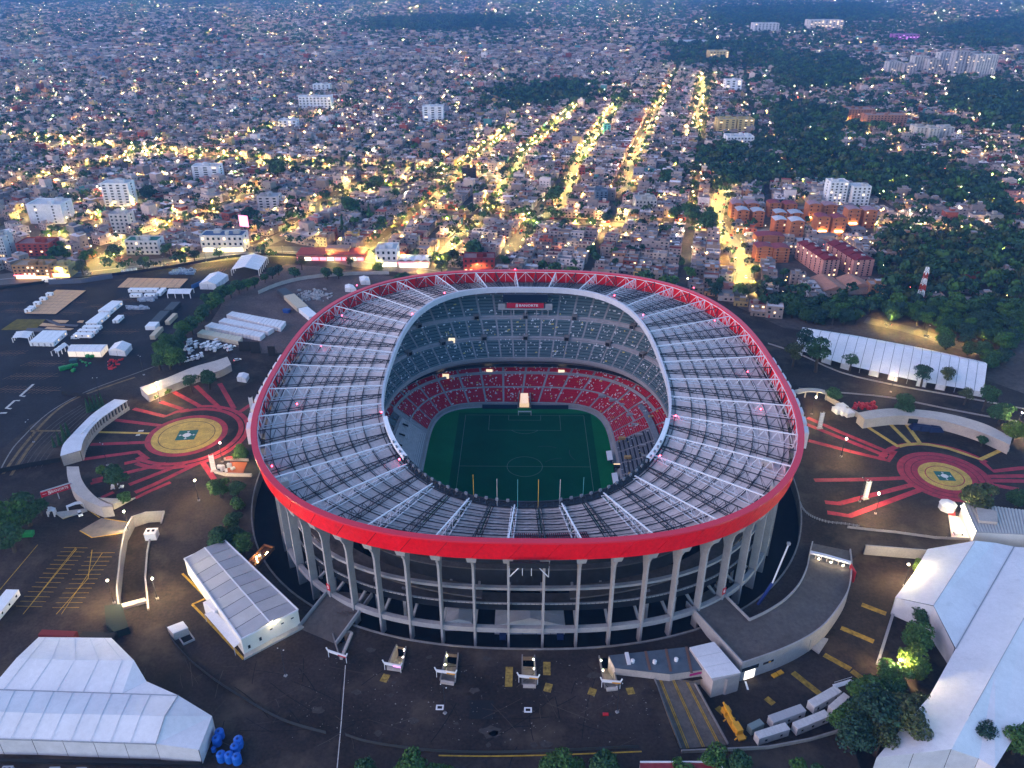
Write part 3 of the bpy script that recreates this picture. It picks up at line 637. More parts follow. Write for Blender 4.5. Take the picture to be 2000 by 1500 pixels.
# scoreboard and lettered banner at the far end
x, y = 1.8, CY + 104; m = MB(); m.box(x - 13.5, x + 13.5, y + 1, y + 3, 39.6, 44.6); wpart('scoreboard', m, mat('screen_off', (.010, .016, .035), .25, spec=.5), ST)
m = MB(); m.box(x - 16.5, x + 16.5, y + 1, y + 6, 34.6, 35.6); m.box(x - 16.5, x - 12.2, y + 1, y + 1.4, 35.6, 38.6); m.box(x + 12.2, x + 16.5, y + 1, y + 1.4, 35.6, 38.6); [m.box(x + q - .3, x + q + .3, y + 1.5, y + 2.1, 28, 34.6) for q in (-14, -7, 0, 7, 14)]; wpart('scoreboard_ledge', m, CONC, ST)
def banner(w, h, loc, rz, parent, pitch=R(90), tsize=None, dash=False):
    """red banner with a white emblem of slanted bars and the lettering"""
    b = MB(); b.box(-w / 2, w / 2, 0, .2, -h / 2, h / 2); o = b.build('banner', mat('banner_red', (.50, .010, .035), .6)); o.location = loc; o.rotation_euler = (0, 0, rz)
    if parent: o.parent = parent; o.matrix_parent_inverse = Matrix.Translation(parent.location).inverted()
    ts = tsize or h * .62; t = text_mesh('BANORTE', ts, .02, 'LEFT'); t.materials.append(WHITE); tw = max(v.co.x for v in t.vertices); k = min(1.25, w * .56 / tw)
    l = link('lettering', t, o, (-w * .17, -.04, 0)); l.rotation_euler = (R(90), 0, 0); l.scale = (k, 1, 1)
    e = MB(); u = h * .1; x0 = -w * .24
    for zz, xs, ln in ((.26, 0, 2.6), (.02, -.3, 2.2), (-.24, -.6, 1.0)): e.add([(x0 + (xs - 1.2) * u, -.05, (zz * h) - u * .7), (x0 + (xs + ln) * u, -.05, zz * h - u * .7), (x0 + (xs + ln + .5) * u, -.05, zz * h + u * .7), (x0 + (xs - .7) * u, -.05, zz * h + u * .7)], [(0, 1, 2, 3)])
    e.add([(x0 + 1.1 * u, -.05, -.31 * h), (x0 + 2.4 * u, -.05, -.31 * h), (x0 + 3.1 * u, -.05, .1 * h), (x0 + 1.9 * u, -.05, .1 * h)], [(0, 1, 2, 3)])
    if dash: e.add([(-w * .45, -.05, -h * .03), (-w * .32, -.05, -h * .03), (-w * .32, -.05, h * .03), (-w * .45, -.05, h * .03)], [(0, 1, 2, 3)])
    e.build('emblem', WHITE, o); return o
banner(22.5, 3.3, (x, y + .7, 37.6), 0, ST)
# team shelters and tunnel canopy on the right touchline
for px, py, lab in ((1190, 890, 'farther white team shelter on the right touchline'), (1201, 934, 'nearer white team shelter on the right touchline')):
    x, y = G(px, py, -6.6); t = thing('team_shelter', lab, 'shelter', (x, y, -8.97), 0, None); m = MB()
    m.add([(-1.3, -4.4, 2.2), (1.5, -4.4, 2.7), (1.5, 4.4, 2.7), (-1.3, 4.4, 2.2), (-1.3, -4.4, 2.4), (1.5, -4.4, 2.9), (1.5, 4.4, 2.9), (-1.3, 4.4, 2.4)], BOXF); m.build('canopy', WHITE, t)
    m = MB(); m.box(1.3, 1.5, -4.3, 4.3, 0, 2.6); m.build('back_wall', GREY, t)
    m = MB(); m.box(.2, 1.0, -4, 4, .35, .5); [m.bar((.6, q, 0), (.6, q, .36), .1) for q in (-3.5, 0, 3.5)]; m.build('bench', DBLUE, t)
x, y = G(1212, 910, -6.5); t = thing('tunnel_canopy', 'black and yellow canopy over the tunnel between the team shelters', 'canopy', (x, y, -8.97)); m = MB(); m.box(-3.5, 1.0, -1.8, 1.8, 2.2, 2.6); m.box(-3.3, -3.1, -1.7, 1.7, 0, 2.2); m.build('cover', BLACK, t)
m = MB(); m.box(1.0, 5.5, -1.7, 1.7, 2.3, 3.0); m.box(-3.4, 1.0, 1.0, 1.8, 2.62, 2.72); m.build('glowing_cover', glow('canopy_painted_glow', (1, .62, .2), .25), t)  # cover is no lamp, its yellow is a glow put into the material
# --- lettering frames on both flanks of the rim, seen from behind and end-on
for sg, s0, txt in ((-1, .788, 'BANORTE'), (1, .212, 'BANORTE')):
    grp = MB()
    for k in range(9):
        s = s0 + sg * .0 + (k - 4) * .0098 * (1 if sg < 0 else 1) + (-.0 if sg < 0 else 0.012)
        if sg < 0: s -= .012
        x, y, a = frame_at(s, inset(rim, -2.0)); m = MB(); m.box(-.5, .5, -2.5, 2.5, 40.5, 47.2)
        fr = link('letter_backing', m.mesh('letter_backing', mat('letter_red', (.28, .012, .03), .6)), None, (x, y, 0), a); wlink(fr, ST)
        m = MB()
        for q in (-2.6, 2.6): m.box(-.9, .9, q - .35, q + .35, 40.2, 47.6)
        m.box(-.9, .9, -2.6, 2.6, 47.25, 47.9); m.box(-.9, .9, -2.6, 2.6, 43.4, 44.1); m.build('letter_edge', WHITE, fr)
        m = MB(); m.bar((-.4, -1.5, 44), (-2.2, -1.5, 43.5), .2); m.bar((-.4, 1.5, 44), (-2.2, 1.5, 43.5), .2); m.build('letter_arm', STEELK, fr)
# --- entry ramps to the ring walkway
def bridge(name, lab, pts, zs, wallpts):
    t = thing(name, lab, 'ramp', (*G(pts[0][0], pts[0][1], zs[0]), 0)); W = [G3(p[0], p[1], z) for p, z in zip(pts, zs)]
    m = MB(); m.prism([(w[0], w[1]) for w in W], [w[2] - .9 for w in W], [w[2] for w in W]); wpart('deck', m, DECKM, t); return t
t = bridge('entry_ramp', 'left concrete entry ramp rising to the columns beside the white building', [(586, 1228), (644, 1154), (724, 1160), (652, 1256)], [.1, 4.4, 4.4, .1], None)
for a, b in (((583, 1226), (642, 1153)), ((656, 1258), (727, 1161))):
    m = MB(); p, q = G3(*a, .1), G3(*b, 4.4); wall_along(m, [p[:2], q[:2]], .5, [-.8, 3.4], [1.3, 5.6]); wpart('parapet', m, CONC, t)
m = MB(); x, y = G(690, 1190, 4)
for k in range(60): m.ball((x + random.gauss(-2, 2.6), y + random.gauss(-1, .7), 2.95 + random.uniform(-.3, .5)), random.uniform(.1, .28), 5, 3)
tag(m.build('rubble', DIRTLOT), 'scattered rubble lying across the left entry ramp', 'rubble', kind='stuff')
# ================================================================== PRECINCT
def sheetmap(ox, oy, k): return lambda x, y: (ox + x * k, oy + y * k)
ZA, ZB, ZC, ZD, ZE = sheetmap(0, 500, .3), sheetmap(0, 900, .3), sheetmap(0, 1150, .325), sheetmap(600, 1150, .325), sheetmap(1150, 1100, .3)
ZF, ZG, ZH, ZI, ZJ = sheetmap(1500, 600, .3), sheetmap(1500, 1000, 1 / 3), sheetmap(0, 500, .16), sheetmap(260, 500, .16), sheetmap(50, 740, .18)
ZK, ZL = sheetmap(1150, 1040, .3), sheetmap(1540, 740, .23)
def W(Z, pts, z=0.0): return [G3(*Z(p[0], p[1]), p[2] if len(p) > 2 else z) for p in pts]
def W2(Z, pts, z=0.0): return [p[:2] for p in W(Z, pts, z)]
def frameq(q):
    """centre, length, width, angle of a roughly rectangular quad (world xy)"""
    P = [Vector(p[:2]) for p in q]; c = sum(P, Vector((0, 0))) / 4
    e1 = ((P[1] - P[0]) + (P[2] - P[3])) / 2; e2 = ((P[3] - P[0]) + (P[2] - P[1])) / 2
    if e2.length > e1.length: e1, e2 = e2, e1
    return c, e1.length, e2.length, math.atan2(e1.y, e1.x)
def trailer(label, q, h, m, z0=0.0, cat='trailer', name='office_trailer', group=None, lit=0, ribs=0, wheels=False):
    c, L, Wd, a = frameq(q); t = thing(name, label, cat, (c.x, c.y, z0), a, group); zb = .35 if not wheels else 1.0
    m1 = MB(); m1.box(-L / 2, L / 2, -Wd / 2, Wd / 2, zb, h); m1.build('body', m, t)
    m1 = MB(); m1.box(-L / 2 - .08, L / 2 + .08, -Wd / 2 - .08, Wd / 2 + .08, h + .003, h + .13)
    for k in range(ribs): x = -L / 2 + L * (k + .5) / ribs; m1.box(x - .09, x + .09, -Wd / 2 + .05, Wd / 2 - .05, h + .13, h + .26)
    m1.build('roof', m, t)
    for sy in (-1, 1):
        for k in range(max(1, int(L / 4))):
            x = -L / 2 + L * (k + .5) / max(1, int(L / 4)); m1 = MB(); m1.box(x - .45, x + .45, sy * Wd / 2 - .04, sy * Wd / 2 + .04, zb + 1.0, zb + 1.9); m1.build('window', WINLIT if (lit and k % 2 == 0) else DGLASS, t)
    m1 = MB(); m1.box(L / 2 - .04, L / 2 + .04, -.5, .5, zb + .1, zb + 2.1); m1.build('door', GREY, t)
    m1 = MB()
    if wheels:
        for x in (-L * .3, -L * .22, L * .3):
            for sy in (-1, 1): m1.tube([(x, sy * (Wd / 2 - .25), .5), (x, sy * Wd / 2, .5)], .5, 8)
        m1.build('wheel_set', TYRE, t)
    else:
        m1.box(-L / 2 + .3, L / 2 - .3, -Wd / 2 + .2, Wd / 2 - .2, 0, .35); m1.build('skid', BLACK, t)
    return t
def container(label, q, h, m, z0=0.0, group=None, name='shipping_container'):
    c, L, Wd, a = frameq(q); t = thing(name, label, 'container', (c.x, c.y, z0), a, group)
    m1 = MB(); m1.box(-L / 2, L / 2, -Wd / 2, Wd / 2, .12, h)
    n = max(4, int(L / .9))
    for k in range(n):
        x = -L / 2 + L * (k + .5) / n
        for sy in (-1, 1): m1.box(x - .14, x + .14, sy * Wd / 2 - .05, sy * Wd / 2 + .05, .3, h - .2)
    m1.build('body', m, t); m1 = MB(); m1.box(-L / 2 + .1, L / 2 - .1, -Wd / 2 + .1, Wd / 2 - .1, h + .003, h + .06); m1.build('roof', m, t)
    m1 = MB(); m1.box(L / 2, L / 2 + .06, -Wd / 2 + .1, -.03, .25, h - .15); m1.box(L / 2, L / 2 + .06, .03, Wd / 2 - .1, .25, h - .15); m1.build('door', m, t); return t
def tent(label, Fl, Fr, Br, Bl, he, hr, z0=0.0, open_=False, group=None, name='marquee', bays=5, lit=False, cat='tent'):
    """gabled tent, eave corners front-left, front-right, back-right, back-left in world xy; the ridge runs front to back"""
    t = thing(name, label, cat, (Fl[0], Fl[1], z0), 0, group)
    fl, fr, br, bl = (Vector((p[0], p[1], z0 + he)) for p in (Fl, Fr, Br, Bl)); up = Vector((0, 0, hr - he)); ra, rb = (fl + fr) / 2 + up, (bl + br) / 2 + up
    for side, (e0, e1) in enumerate(((fl, bl), (fr, br))):
        m = MB()
        for k in range(bays):
            t0, t1 = k / bays, (k + 1) / bays; p = [e0.lerp(e1, t0), e0.lerp(e1, t1), ra.lerp(rb, t1), ra.lerp(rb, t0)]
            md = Vector((0, 0, -.10)); mid0 = (p[0] + p[1]) / 2 + md; mid1 = (p[2] + p[3]) / 2 + md
            m.add([tuple(p[0]), tuple(mid0), tuple(mid1), tuple(p[3])], [(0, 1, 2, 3)]); m.add([tuple(mid0), tuple(p[1]), tuple(p[2]), tuple(mid1)], [(0, 1, 2, 3)])
        wpart('roof_sheet', m, TENT, t)
    m = MB()
    for k in range(bays + 1): f = k / bays; m.bar(fl.lerp(bl, f), ra.lerp(rb, f) + Vector((0, 0, .04)), .14); m.bar(fr.lerp(br, f), ra.lerp(rb, f) + Vector((0, 0, .04)), .14)
    wpart('frame', m, TENTD, t)
    g = lambda p: (p.x, p.y, z0)
    m = MB(); m.add([tuple(fl), tuple(fr), tuple(ra)], [(0, 1, 2)]); m.add([tuple(bl), tuple(br), tuple(rb)], [(0, 2, 1)])
    if not open_: wpart('gable', m, TENT, t)
    if open_:
        for e0, e1 in ((fl, bl), (fr, br)):
            for k in range(bays + 1):
                p = e0.lerp(e1, k / bays); m = MB(); m.bar(g(p), tuple(p), .45); wpart('leg', m, TENT, t)
    else:
        for e0, e1 in ((fl, bl), (fr, br), (fl, fr), (bl, br)):
            m = MB(); n = max(2, int((e1 - e0).length / 5))
            for k in range(n):
                p, q = e0.lerp(e1, k / n), e0.lerp(e1, (k + .97) / n); m.add([g(p), g(q), tuple(q), tuple(p)], [(0, 1, 2, 3)])
            wpart('wall_sheet', m, TENTD if not lit else glow('tent_wall_glow', (1, .70, .32), .12), t)  # lit walls glow themselves in place of lamps inside the tent
    return t
# ------------------------------------------------ upper left lot
def slab(label, pts, z0, z1, m, name, cat, planks=0):
    P = [p[:2] for p in pts]; t = thing(name, label, cat, (P[0][0], P[0][1], 0)); mm = MB(); mm.prism(P, z0, z1 - .03); wpart('deck_frame', mm, STEELK, t)
    a, b, c, d = (Vector((p[0], p[1], 0)) for p in P); nx, ny = planks
    for i in range(nx):
        for j in range(ny):
            u0, u1, v0, v1 = i / nx + .003, (i + 1) / nx - .003, j / ny + .003, (j + 1) / ny - .003
            q = [(a.lerp(b, u)).lerp(d.lerp(c, u), v) for u, v in ((u0, v0), (u1, v0), (u1, v1), (u0, v1))]
            mm = MB(); dz = random.uniform(0, .05); mm.prism([(p.x, p.y) for p in q], z1 - .02, z1 + dz); wpart('board', mm, WOOD, t)
    return t
slab('large tan plywood platform standing alone on the left parking lot', W(ZH, [(685, 410), (1050, 420), (680, 708), (305, 703)], .9), .1, .9, WOOD, 'plywood_platform', 'platform', (6, 8))
slab('pale plywood platform with bare gaps behind the row of white trailers', [G3(*p, .9) for p in ((250, 542.5), (368, 544.5), (351, 562), (229, 561.5))], .1, .9, WOOD, 'plywood_platform', 'platform', (9, 4))
o = sheet('turf_mat', [W2(ZH, [(210, 770), (560, 775), (430, 905), (10, 905)])], .12, mat('yellow_turf', (.13, .095, .012), .95, var=.3, scale=.3), kind=None); tag(o, 'dull yellow mat spread flat on the left parking lot', 'mat')
for k, (pts, lab) in enumerate((([(480, 850), (520, 815), (800, 850), (790, 860)], 'tan board lying flat, middle of the pile by the yellow mat'), ([(640, 780), (840, 785), (800, 815), (720, 815)], 'tan board lying at the back of the pile by the yellow mat'), ([(530, 893), (580, 865), (900, 885), (860, 903)], 'tan board lying at the front of the pile by the yellow mat'), ([(940, 805), (970, 788), (1025, 785), (1008, 812)], 'small tan board at the trailer end of the pile'))):
    mm = MB(); mm.prism(W2(ZH, pts, .4), .1, .45); tag(mm.build('plywood_board', WOOD), lab, 'board', 'boards beside the yellow mat')
for k, (pts, lab) in enumerate((([(560, 770), (640, 790), (740, 830), (960, 840), (940, 860), (700, 850), (600, 800)], 'dark grey cloth rumpled over the middle boards'), ([(330, 880), (480, 880), (700, 905), (520, 925), (310, 915)], 'dark grey cloth lying in front of the boards'))):
    mm = MB(); mm.prism(W2(ZH, pts, .5), .1, .6); tag(mm.build('ground_cloth', mat('grey_cloth', (.10, .095, .11), .9)), lab, 'cloth')
for k, (x, y, lab) in enumerate(((345, 650, 'white cabin at the near corner of the tan platform'), (385, 620, 'white cabin second from the near corner of the tan platform'), (452, 565, 'white cabin halfway along the tan platform'), (527, 510, 'white cabin third along the tan platform side'), (602, 455, 'white cabin at the far corner of the tan platform'))):
    x, y = G(*ZH(x, y), 2.4); q = [(x - 2.2, y - 1.6), (x + 2.2, y - 1.6), (x + 2.2, y + 1.6), (x - 2.2, y + 1.6)]; trailer(lab, q, 2.6, WHITE, name='site_cabin', cat='cabin', group='white cabins along the plywood platform')
def modules(pts, n, labs, h=3.2):
    a, b, c, d = (Vector(p[:2]) for p in W(ZH, pts, h))
    for k in range(n):
        u0, u1 = k / n + .012, (k + 1) / n - .012; trailer(labs[k], [a.lerp(b, u0), a.lerp(b, u1), d.lerp(c, u1), d.lerp(c, u0)], h, WHITE, lit=(k == n - 1), group='white trailers on the left parking lot', cat='trailer')
modules([(1370, 545), (1490, 550), (1345, 672), (1192, 665)], 3, ['left module of the far trio of white trailers', 'middle module of the far trio of white trailers', 'right lamp lit module of the far trio of white trailers'])
modules([(1225, 685), (1335, 692), (1182, 822), (1040, 815)], 3, ['left module of the nearer trio of white trailers', 'middle module of the nearer trio of white trailers', 'right lamp lit module of the nearer trio of white trailers'])
modules([(520, 910), (815, 912), (650, 1057), (352, 1050)], 4, ['leftmost module of the broad white block by the yellow mat', 'second module of the broad white block by the yellow mat', 'third module of the broad white block by the yellow mat', 'rightmost lamp lit module of the broad white block'])
for (pts, lab) in (([(1020, 845), (1235, 845), (1225, 872), (1012, 872)], 'white caravan trailer, farthest of three beside the module trios'), ([(965, 890), (1185, 892), (1175, 920), (955, 915)], 'white caravan trailer, middle of three beside the module trios'), ([(915, 933), (1135, 938), (1125, 968), (905, 962)], 'white caravan trailer with lit windows, nearest of three'), ([(1448, 718), (1505, 728), (1432, 792), (1375, 785)], 'white box trailer standing alone between parking bays'), ([(1575, 390), (1745, 392), (1745, 415), (1575, 415)], 'long white trailer below the pale platform, left of two'), ([(1750, 390), (1925, 392), (1925, 415), (1750, 415)], 'long white trailer below the pale platform, right of two'), ([(1590, 458), (1727, 458), (1727, 475), (1590, 475)], 'short grey white trailer in the front row, left of two'), ([(1765, 458), (1897, 458), (1897, 475), (1765, 475)], 'short grey white trailer in the front row, right of two'), ([(1975, 385), (2025, 392), (1955, 462), (1905, 455)], 'white trailer set crosswise at the end of the two rows'), ([(530, 265), (660, 275), (660, 292), (520, 288)], 'white truck trailer parked by the avenue fence')):
    trailer(lab, W2(ZH, pts, 3.0), 3.1, WHITE, lit=('lit' in lab), wheels=True, group='white trailers on the left parking lot')
for pts, lab, m_ in (([(470, 557), (580, 560), (480, 660), (375, 655)], 'dark grey container, farther of two by the tree row', GREY), ([(335, 665), (450, 668), (315, 808), (205, 800)], 'dark grey container, nearer of two by the tree row', GREY), ([(205, 800), (312, 806), (267, 862), (142, 855)], 'white striped container ending the dark container line', WHITE), ([(490, 695), (535, 700), (435, 802), (390, 792)], 'tan container, farther of two beside the tree row', TANM), ([(310, 858), (356, 865), (256, 980), (205, 967)], 'tan container, nearer of two beside the tree row', TANM)):
    container(lab, W2(ZI, pts, 2.9), 2.9, m_ if m_ is not GREY else mat('dark_container', (.05, .055, .065), .6), group='containers beside the tree row')
Zq = sheetmap(450, 500, .3)
for pts, lab, m_ in (([(305, 217), (352, 205), (402, 238), (355, 262)], 'dark grey end of the long shed on the dirt lot', mat('dark_container', (.05, .055, .065))), ([(357, 262), (405, 240), (492, 318), (445, 345)], 'long tan middle of the shed on the dirt lot', TANM), ([(450, 348), (495, 322), (558, 382), (528, 402)], 'white end of the long shed nearest the stadium rim', WHITE)):
    container(lab, W2(Zq, pts, 3.2), 3.2, m_, name='storage_shed')
# tents of the lot
tent('big open sided white tent nearest the avenue', *W2(ZI, [(1195, 168), (1530, 172), (1640, 15), (1320, -2)], 5.0), 5.0, 7.6, open_=True, bays=6)
tent('closed white gabled tent between the tree row and the blue wall', *W2(ZI, [(805, 340), (1010, 345), (1160, 229), (935, 215)], 4.5), 4.5, 6.8, bays=4)
tent('open white canopy on legs beside the white trailers', *W2(ZI, [(415, 460), (440, 397), (735, 397), (692, 462)], 3.6), 3.6, 4.6, open_=True, bays=3)
tent('small open white canopy left of the lamp lit tent', *W2(ZH, [(622, 1165), (705, 1172), (827, 1086), (760, 1068)], 3.2), 3.2, 4.4, open_=True, bays=3)
tent('long lamp lit white tent behind the green bins', *W2(ZH, [(822, 1165), (870, 1080), (1310, 1080), (1228, 1170)], 3.8), 3.8, 4.8, bays=5, lit=True)
tent('closed white gabled tent behind the red barriers', *W2(ZH, [(1320, 1150), (1525, 1165), (1605, 1075), (1400, 1062)], 3.6), 3.6, 5.6, bays=3)
tent('white canopy with dark sides left of the broad white block', *W2(ZH, [(145, 1000), (345, 1004), (400, 922), (200, 922)], 3.4), 3.4, 3.9, open_=True, bays=3)
tent('small white tent on the dirt lot behind the stadium', *W2(Zq, [(850, 165), (910, 165), (900, 135), (838, 135)], 3), 3.0, 4.0, bays=2)
tent('second small white tent half hidden by the red rim', *W2(Zq, [(745, 210), (820, 215), (800, 190), (745, 188)], 3), 3.0, 4.0, bays=2)
tent('white and red kiosk tent beside the left gate building', *[p for p in W2(ZA, [(1540, 790), (1600, 800), (1620, 768), (1555, 762)], 2.8)], 2.8, 3.6, bays=2)
# cabin rows
for pts, lab, n in (([(1205, 674), (1865, 797), (1800, 880), (1135, 717)], 'white cabin row with open lit doors, farthest of four', 16), ([(1110, 752), (1720, 880), (1650, 925), (1040, 795)], 'white cabin row, second from the far side', 15), ([(955, 808), (1612, 940), (1550, 992), (870, 857)], 'white cabin row with bright lamps, third from the far side', 16), ([(845, 893), (1335, 987), (1290, 1040), (775, 942)], 'white cabin row with yellow wall, nearest the golf carts', 12)):
    a, b, c, d = (Vector(p[:2]) for p in W(ZI, pts, 3.0)); t = thing('cabin_row', lab, 'cabin row', (d.x, d.y, 0), 0, 'cabin rows on the dirt lot')
    for k in range(n):
        u0, u1 = k / n + .004, (k + 1) / n - .004; P = [a.lerp(b, u0), a.lerp(b, u1), d.lerp(c, u1), d.lerp(c, u0)]; m = MB(); m.prism([tuple(p) for p in P], .1, 3.0 + random.uniform(-.06, .06)); cb = wpart('cabin', m, TENT if 'nearest' not in lab else mat('cabin_cream', (.62, .55, .42), .7), t)
        cf = (P[2] + P[3]) / 2; e = (P[2] - P[3]).normalized(); nn = Vector((e.y, -e.x)); nn = nn if nn.y < 0 else -nn
        m = MB(); m.obox(cf.x + nn.x * .05, cf.y + nn.y * .05, .2, 2.2, .9, .08, math.atan2(e.y, e.x)); p = m.build('door', GREY); p.parent = cb; p.matrix_parent_inverse = cb.matrix_parent_inverse.copy()
        if 'lit' in lab or 'bright' in lab or k % 4 == 1:
            m = MB(); m.obox(cf.x + nn.x * .2, cf.y + nn.y * .2, 2.4, 2.65, .5, .25, math.atan2(e.y, e.x)); p = m.build('door_lamp', glow('door_lamp', (1, .88, .66), 22)); p.parent = cb; p.matrix_parent_inverse = cb.matrix_parent_inverse.copy()
# small vehicles
def car_proto(col, name='car', L=4.3, Wd=1.8, van=False):
    r = link(name, None); r.empty_display_size = .5; cm = mat(name + '_paint_%02d%02d%02d' % tuple(int(c * 99) for c in col), col, .35, spec=.5)
    m = MB(); h1 = .85; prof = [(-L / 2, .3), (L / 2, .3), (L / 2, .62), (L / 2 - .25, .8), (L * .2, h1), (-L * .45, h1), (-L / 2, .75)]
    n = len(prof); m.add([(x, -Wd / 2, z) for x, z in prof] + [(x, Wd / 2, z) for x, z in prof], [tuple(range(n)), tuple(range(n, 2 * n))[::-1]] + [((i + 1) % n, i, n + i, n + (i + 1) % n) for i in range(n)]); m.build('body', cm, r)
    z1 = 2.0 if van else 1.42; xf, xb = (L * .22, -L * .46); m = MB(); a, b = (Wd / 2 - .06, Wd / 2 - .22)
    m.add([(xf, -a, h1), (xf, a, h1), (xb, a, h1), (xb, -a, h1), (xf - .7, -b, z1 - .05), (xf - .7, b, z1 - .05), (xb + .35, b, z1 - .05), (xb + .35, -b, z1 - .05)], [(0, 1, 5, 4), (1, 2, 6, 5), (2, 3, 7, 6), (3, 0, 4, 7)]); m.build('window', DGLASS, r)
    m = MB(); m.add([(xf - .6, -b - .03, z1 - .05), (xf - .6, b + .03, z1 - .05), (xb + .3, b + .03, z1 - .05), (xb + .3, -b - .03, z1 - .05), (xf - .8, -b + .1, z1 + .05), (xf - .8, b - .1, z1 + .05), (xb + .5, b - .1, z1 + .05), (xb + .5, -b + .1, z1 + .05)], BOXF); m.build('roof', cm, r)
    if van: m = MB(); m.box(xb + .1, L * .05, -Wd / 2 + .04, Wd / 2 - .04, h1 - .02, z1 - .04); m.build('cargo_side', cm, r)
    wm = MB(); wm.tube([(0, -.1, 0), (0, .1, 0)], .32, 8); wmesh = wm.mesh('wheel', TYRE)
    for x in (-L * .3, L * .3):
        for y in (-Wd / 2 + .08, Wd / 2 - .08): link('wheel', wmesh, r, (x, y, .32))
    for nm, x, mm_ in (('headlight', L / 2 + .01, glow('headlight', (1, .9, .7), 1.5)), ('tail_light', -L / 2 - .01, glow('tail_light', (1, .02, .02), 3.0))):
        for y in (-.6, .6): q = MB(); q.box(x - .02, x + .02, y - .16, y + .16, .58, .72); q.build(nm, mm_, r)
    return r
CARS = [car_proto((.75, .75, .76)), car_proto((.30, .31, .33)), car_proto((.04, .04, .05)), car_proto((.35, .02, .02)), car_proto((.05, .10, .25))]
VAN = car_proto((.78, .78, .78), 'van', 5.6, 2.1, True)
def put(proto, label, cat, x, y, a, z=0.0, group=None, used=set()):
    o = proto if proto.name not in used else copy_tree(proto); used.add(proto.name); used.add(o.name)
    o.location = (x, y, z); o.rotation_euler = (0, 0, a); tag(o, label, cat)
    if group: o['group'] = group
    elif 'group' in o: del o['group']
    return o
put(CARS[0], 'white car alone on the asphalt above the left gate', 'car', *G(*ZI(1275, 1275)), .6)
put(CARS[0], 'white car parked below the lower left curved gate wall', 'car', *G(*ZB(522, 350)), -.9)
put(VAN, 'white van in front of the caravan trailers on the left lot', 'van', *G(*ZH(925, 1010)), 0.1)
put(VAN, 'white pickup under the round tree inside the left forecourt', 'van', *G(*ZB(765, 178)), .25)
put(VAN, 'white truck beside the lamp lit wall of the right building', 'truck', *G(*ZL(1450, 1330)), .0)
put(VAN, 'white van parked behind the banner of the left gate', 'van', *G(*ZI(1200, 1120)), .8)
def cart_proto():
    r = link('golf_cart', None); m = MB(); m.box(-1.2, 1.2, -.6, .6, .3, .75); m.box(-1.1, -.2, -.55, .55, .75, 1.1); m.build('body', WHITE, r)
    m = MB(); m.box(-1.1, .8, -.62, .62, 1.85, 1.95); m.build('roof', WHITE, r); m = MB(); [m.bar((x, y, .7), (x, y, 1.86), .06) for x in (-1, .7) for y in (-.55, .55)]; m.build('roof_post', BLACK, r)
    m = MB(); m.box(-.7, .1, -.5, .5, .78, .95); m.build('seat', BLACK, r)
    w = MB(); w.tube([(0, -.09, 0), (0, .09, 0)], .24, 8); wm = w.mesh('wheel', TYRE)
    for x in (-.8, .8):
        for y in (-.55, .55): link('wheel', wm, r, (x, y, .24))
    return r
cp = cart_proto()
for k, (x, y) in enumerate(((690, 1090), (712, 1058), (775, 1085), (650, 1150), (690, 1192), (712, 1172), (735, 1270), (795, 1255), (840, 1230), (850, 1120), (880, 1108), (920, 1090), (930, 1130), (960, 1147), (985, 1108), (1010, 1090), (1040, 1132), (1062, 1118), (1000, 1165), (1140, 1130), (1180, 1160), (660, 1292), (770, 1120), (672, 1065), (905, 1150), (1020, 1060))):
    put(cp, 'white golf cart among the carts parked below the cabin rows', 'golf cart', *G(*ZI(x, y)), random.uniform(-.5, 1.2) + 1.0, group='golf carts below the cabin rows').scale = (1.5, 1.5, 1.5)
# heaps of bins and barriers
def rbin(label, x, y, m, L, Wd, h, a, group, name='waste_bin', cat='bin'):
    t = thing(name, label, cat, (x, y, 0), a, group); q = MB(); q.add([(-L * .44, -Wd * .42, .15), (L * .44, -Wd * .42, .15), (L * .44, Wd * .42, .15), (-L * .44, Wd * .42, .15), (-L / 2, -Wd / 2, h), (L / 2, -Wd / 2, h), (L / 2, Wd / 2, h), (-L / 2, Wd / 2, h)], BOXF); q.build('body', m, t)
    q = MB(); q.add([(-L * .52, -Wd * .52, h + .004), (L * .52, -Wd * .52, h + .004), (L * .52, Wd * .52, h + .004), (-L * .52, Wd * .52, h + .004), (-L * .4, -Wd * .3, h * 1.25), (L * .4, -Wd * .3, h * 1.25), (L * .4, Wd * .3, h * 1.25), (-L * .4, Wd * .3, h * 1.25)], BOXF); q.build('lid', m, t); return t
for k, (x, y, s) in enumerate(((770, 1395, 2), (840, 1375, 1.8), (900, 1410, 1.4), (930, 1345, 1.3), (1080, 1235, 1.6), (1125, 1240, 1.4), (1010, 1300, .8), (1050, 1310, .8), (1060, 1345, .7), (1100, 1320, .8), (880, 1340, 1), (985, 1280, .7))):
    rbin('green plastic bin, one of the heap before the lit tent', *G(*ZH(x, y)), GREEN, 1.9 * s, 1.3 * s, 1.1 * s, random.uniform(0, 3), 'green bins before the lit tent')
x, y = G(*ZH(905, 1295)); t = rbin('dark teal covered crate at the back of the green bins', x, y, mat('teal_tarp', (.02, .07, .09), .7), 4.6, 3.4, 1.8, .2, None, 'crate', 'crate')
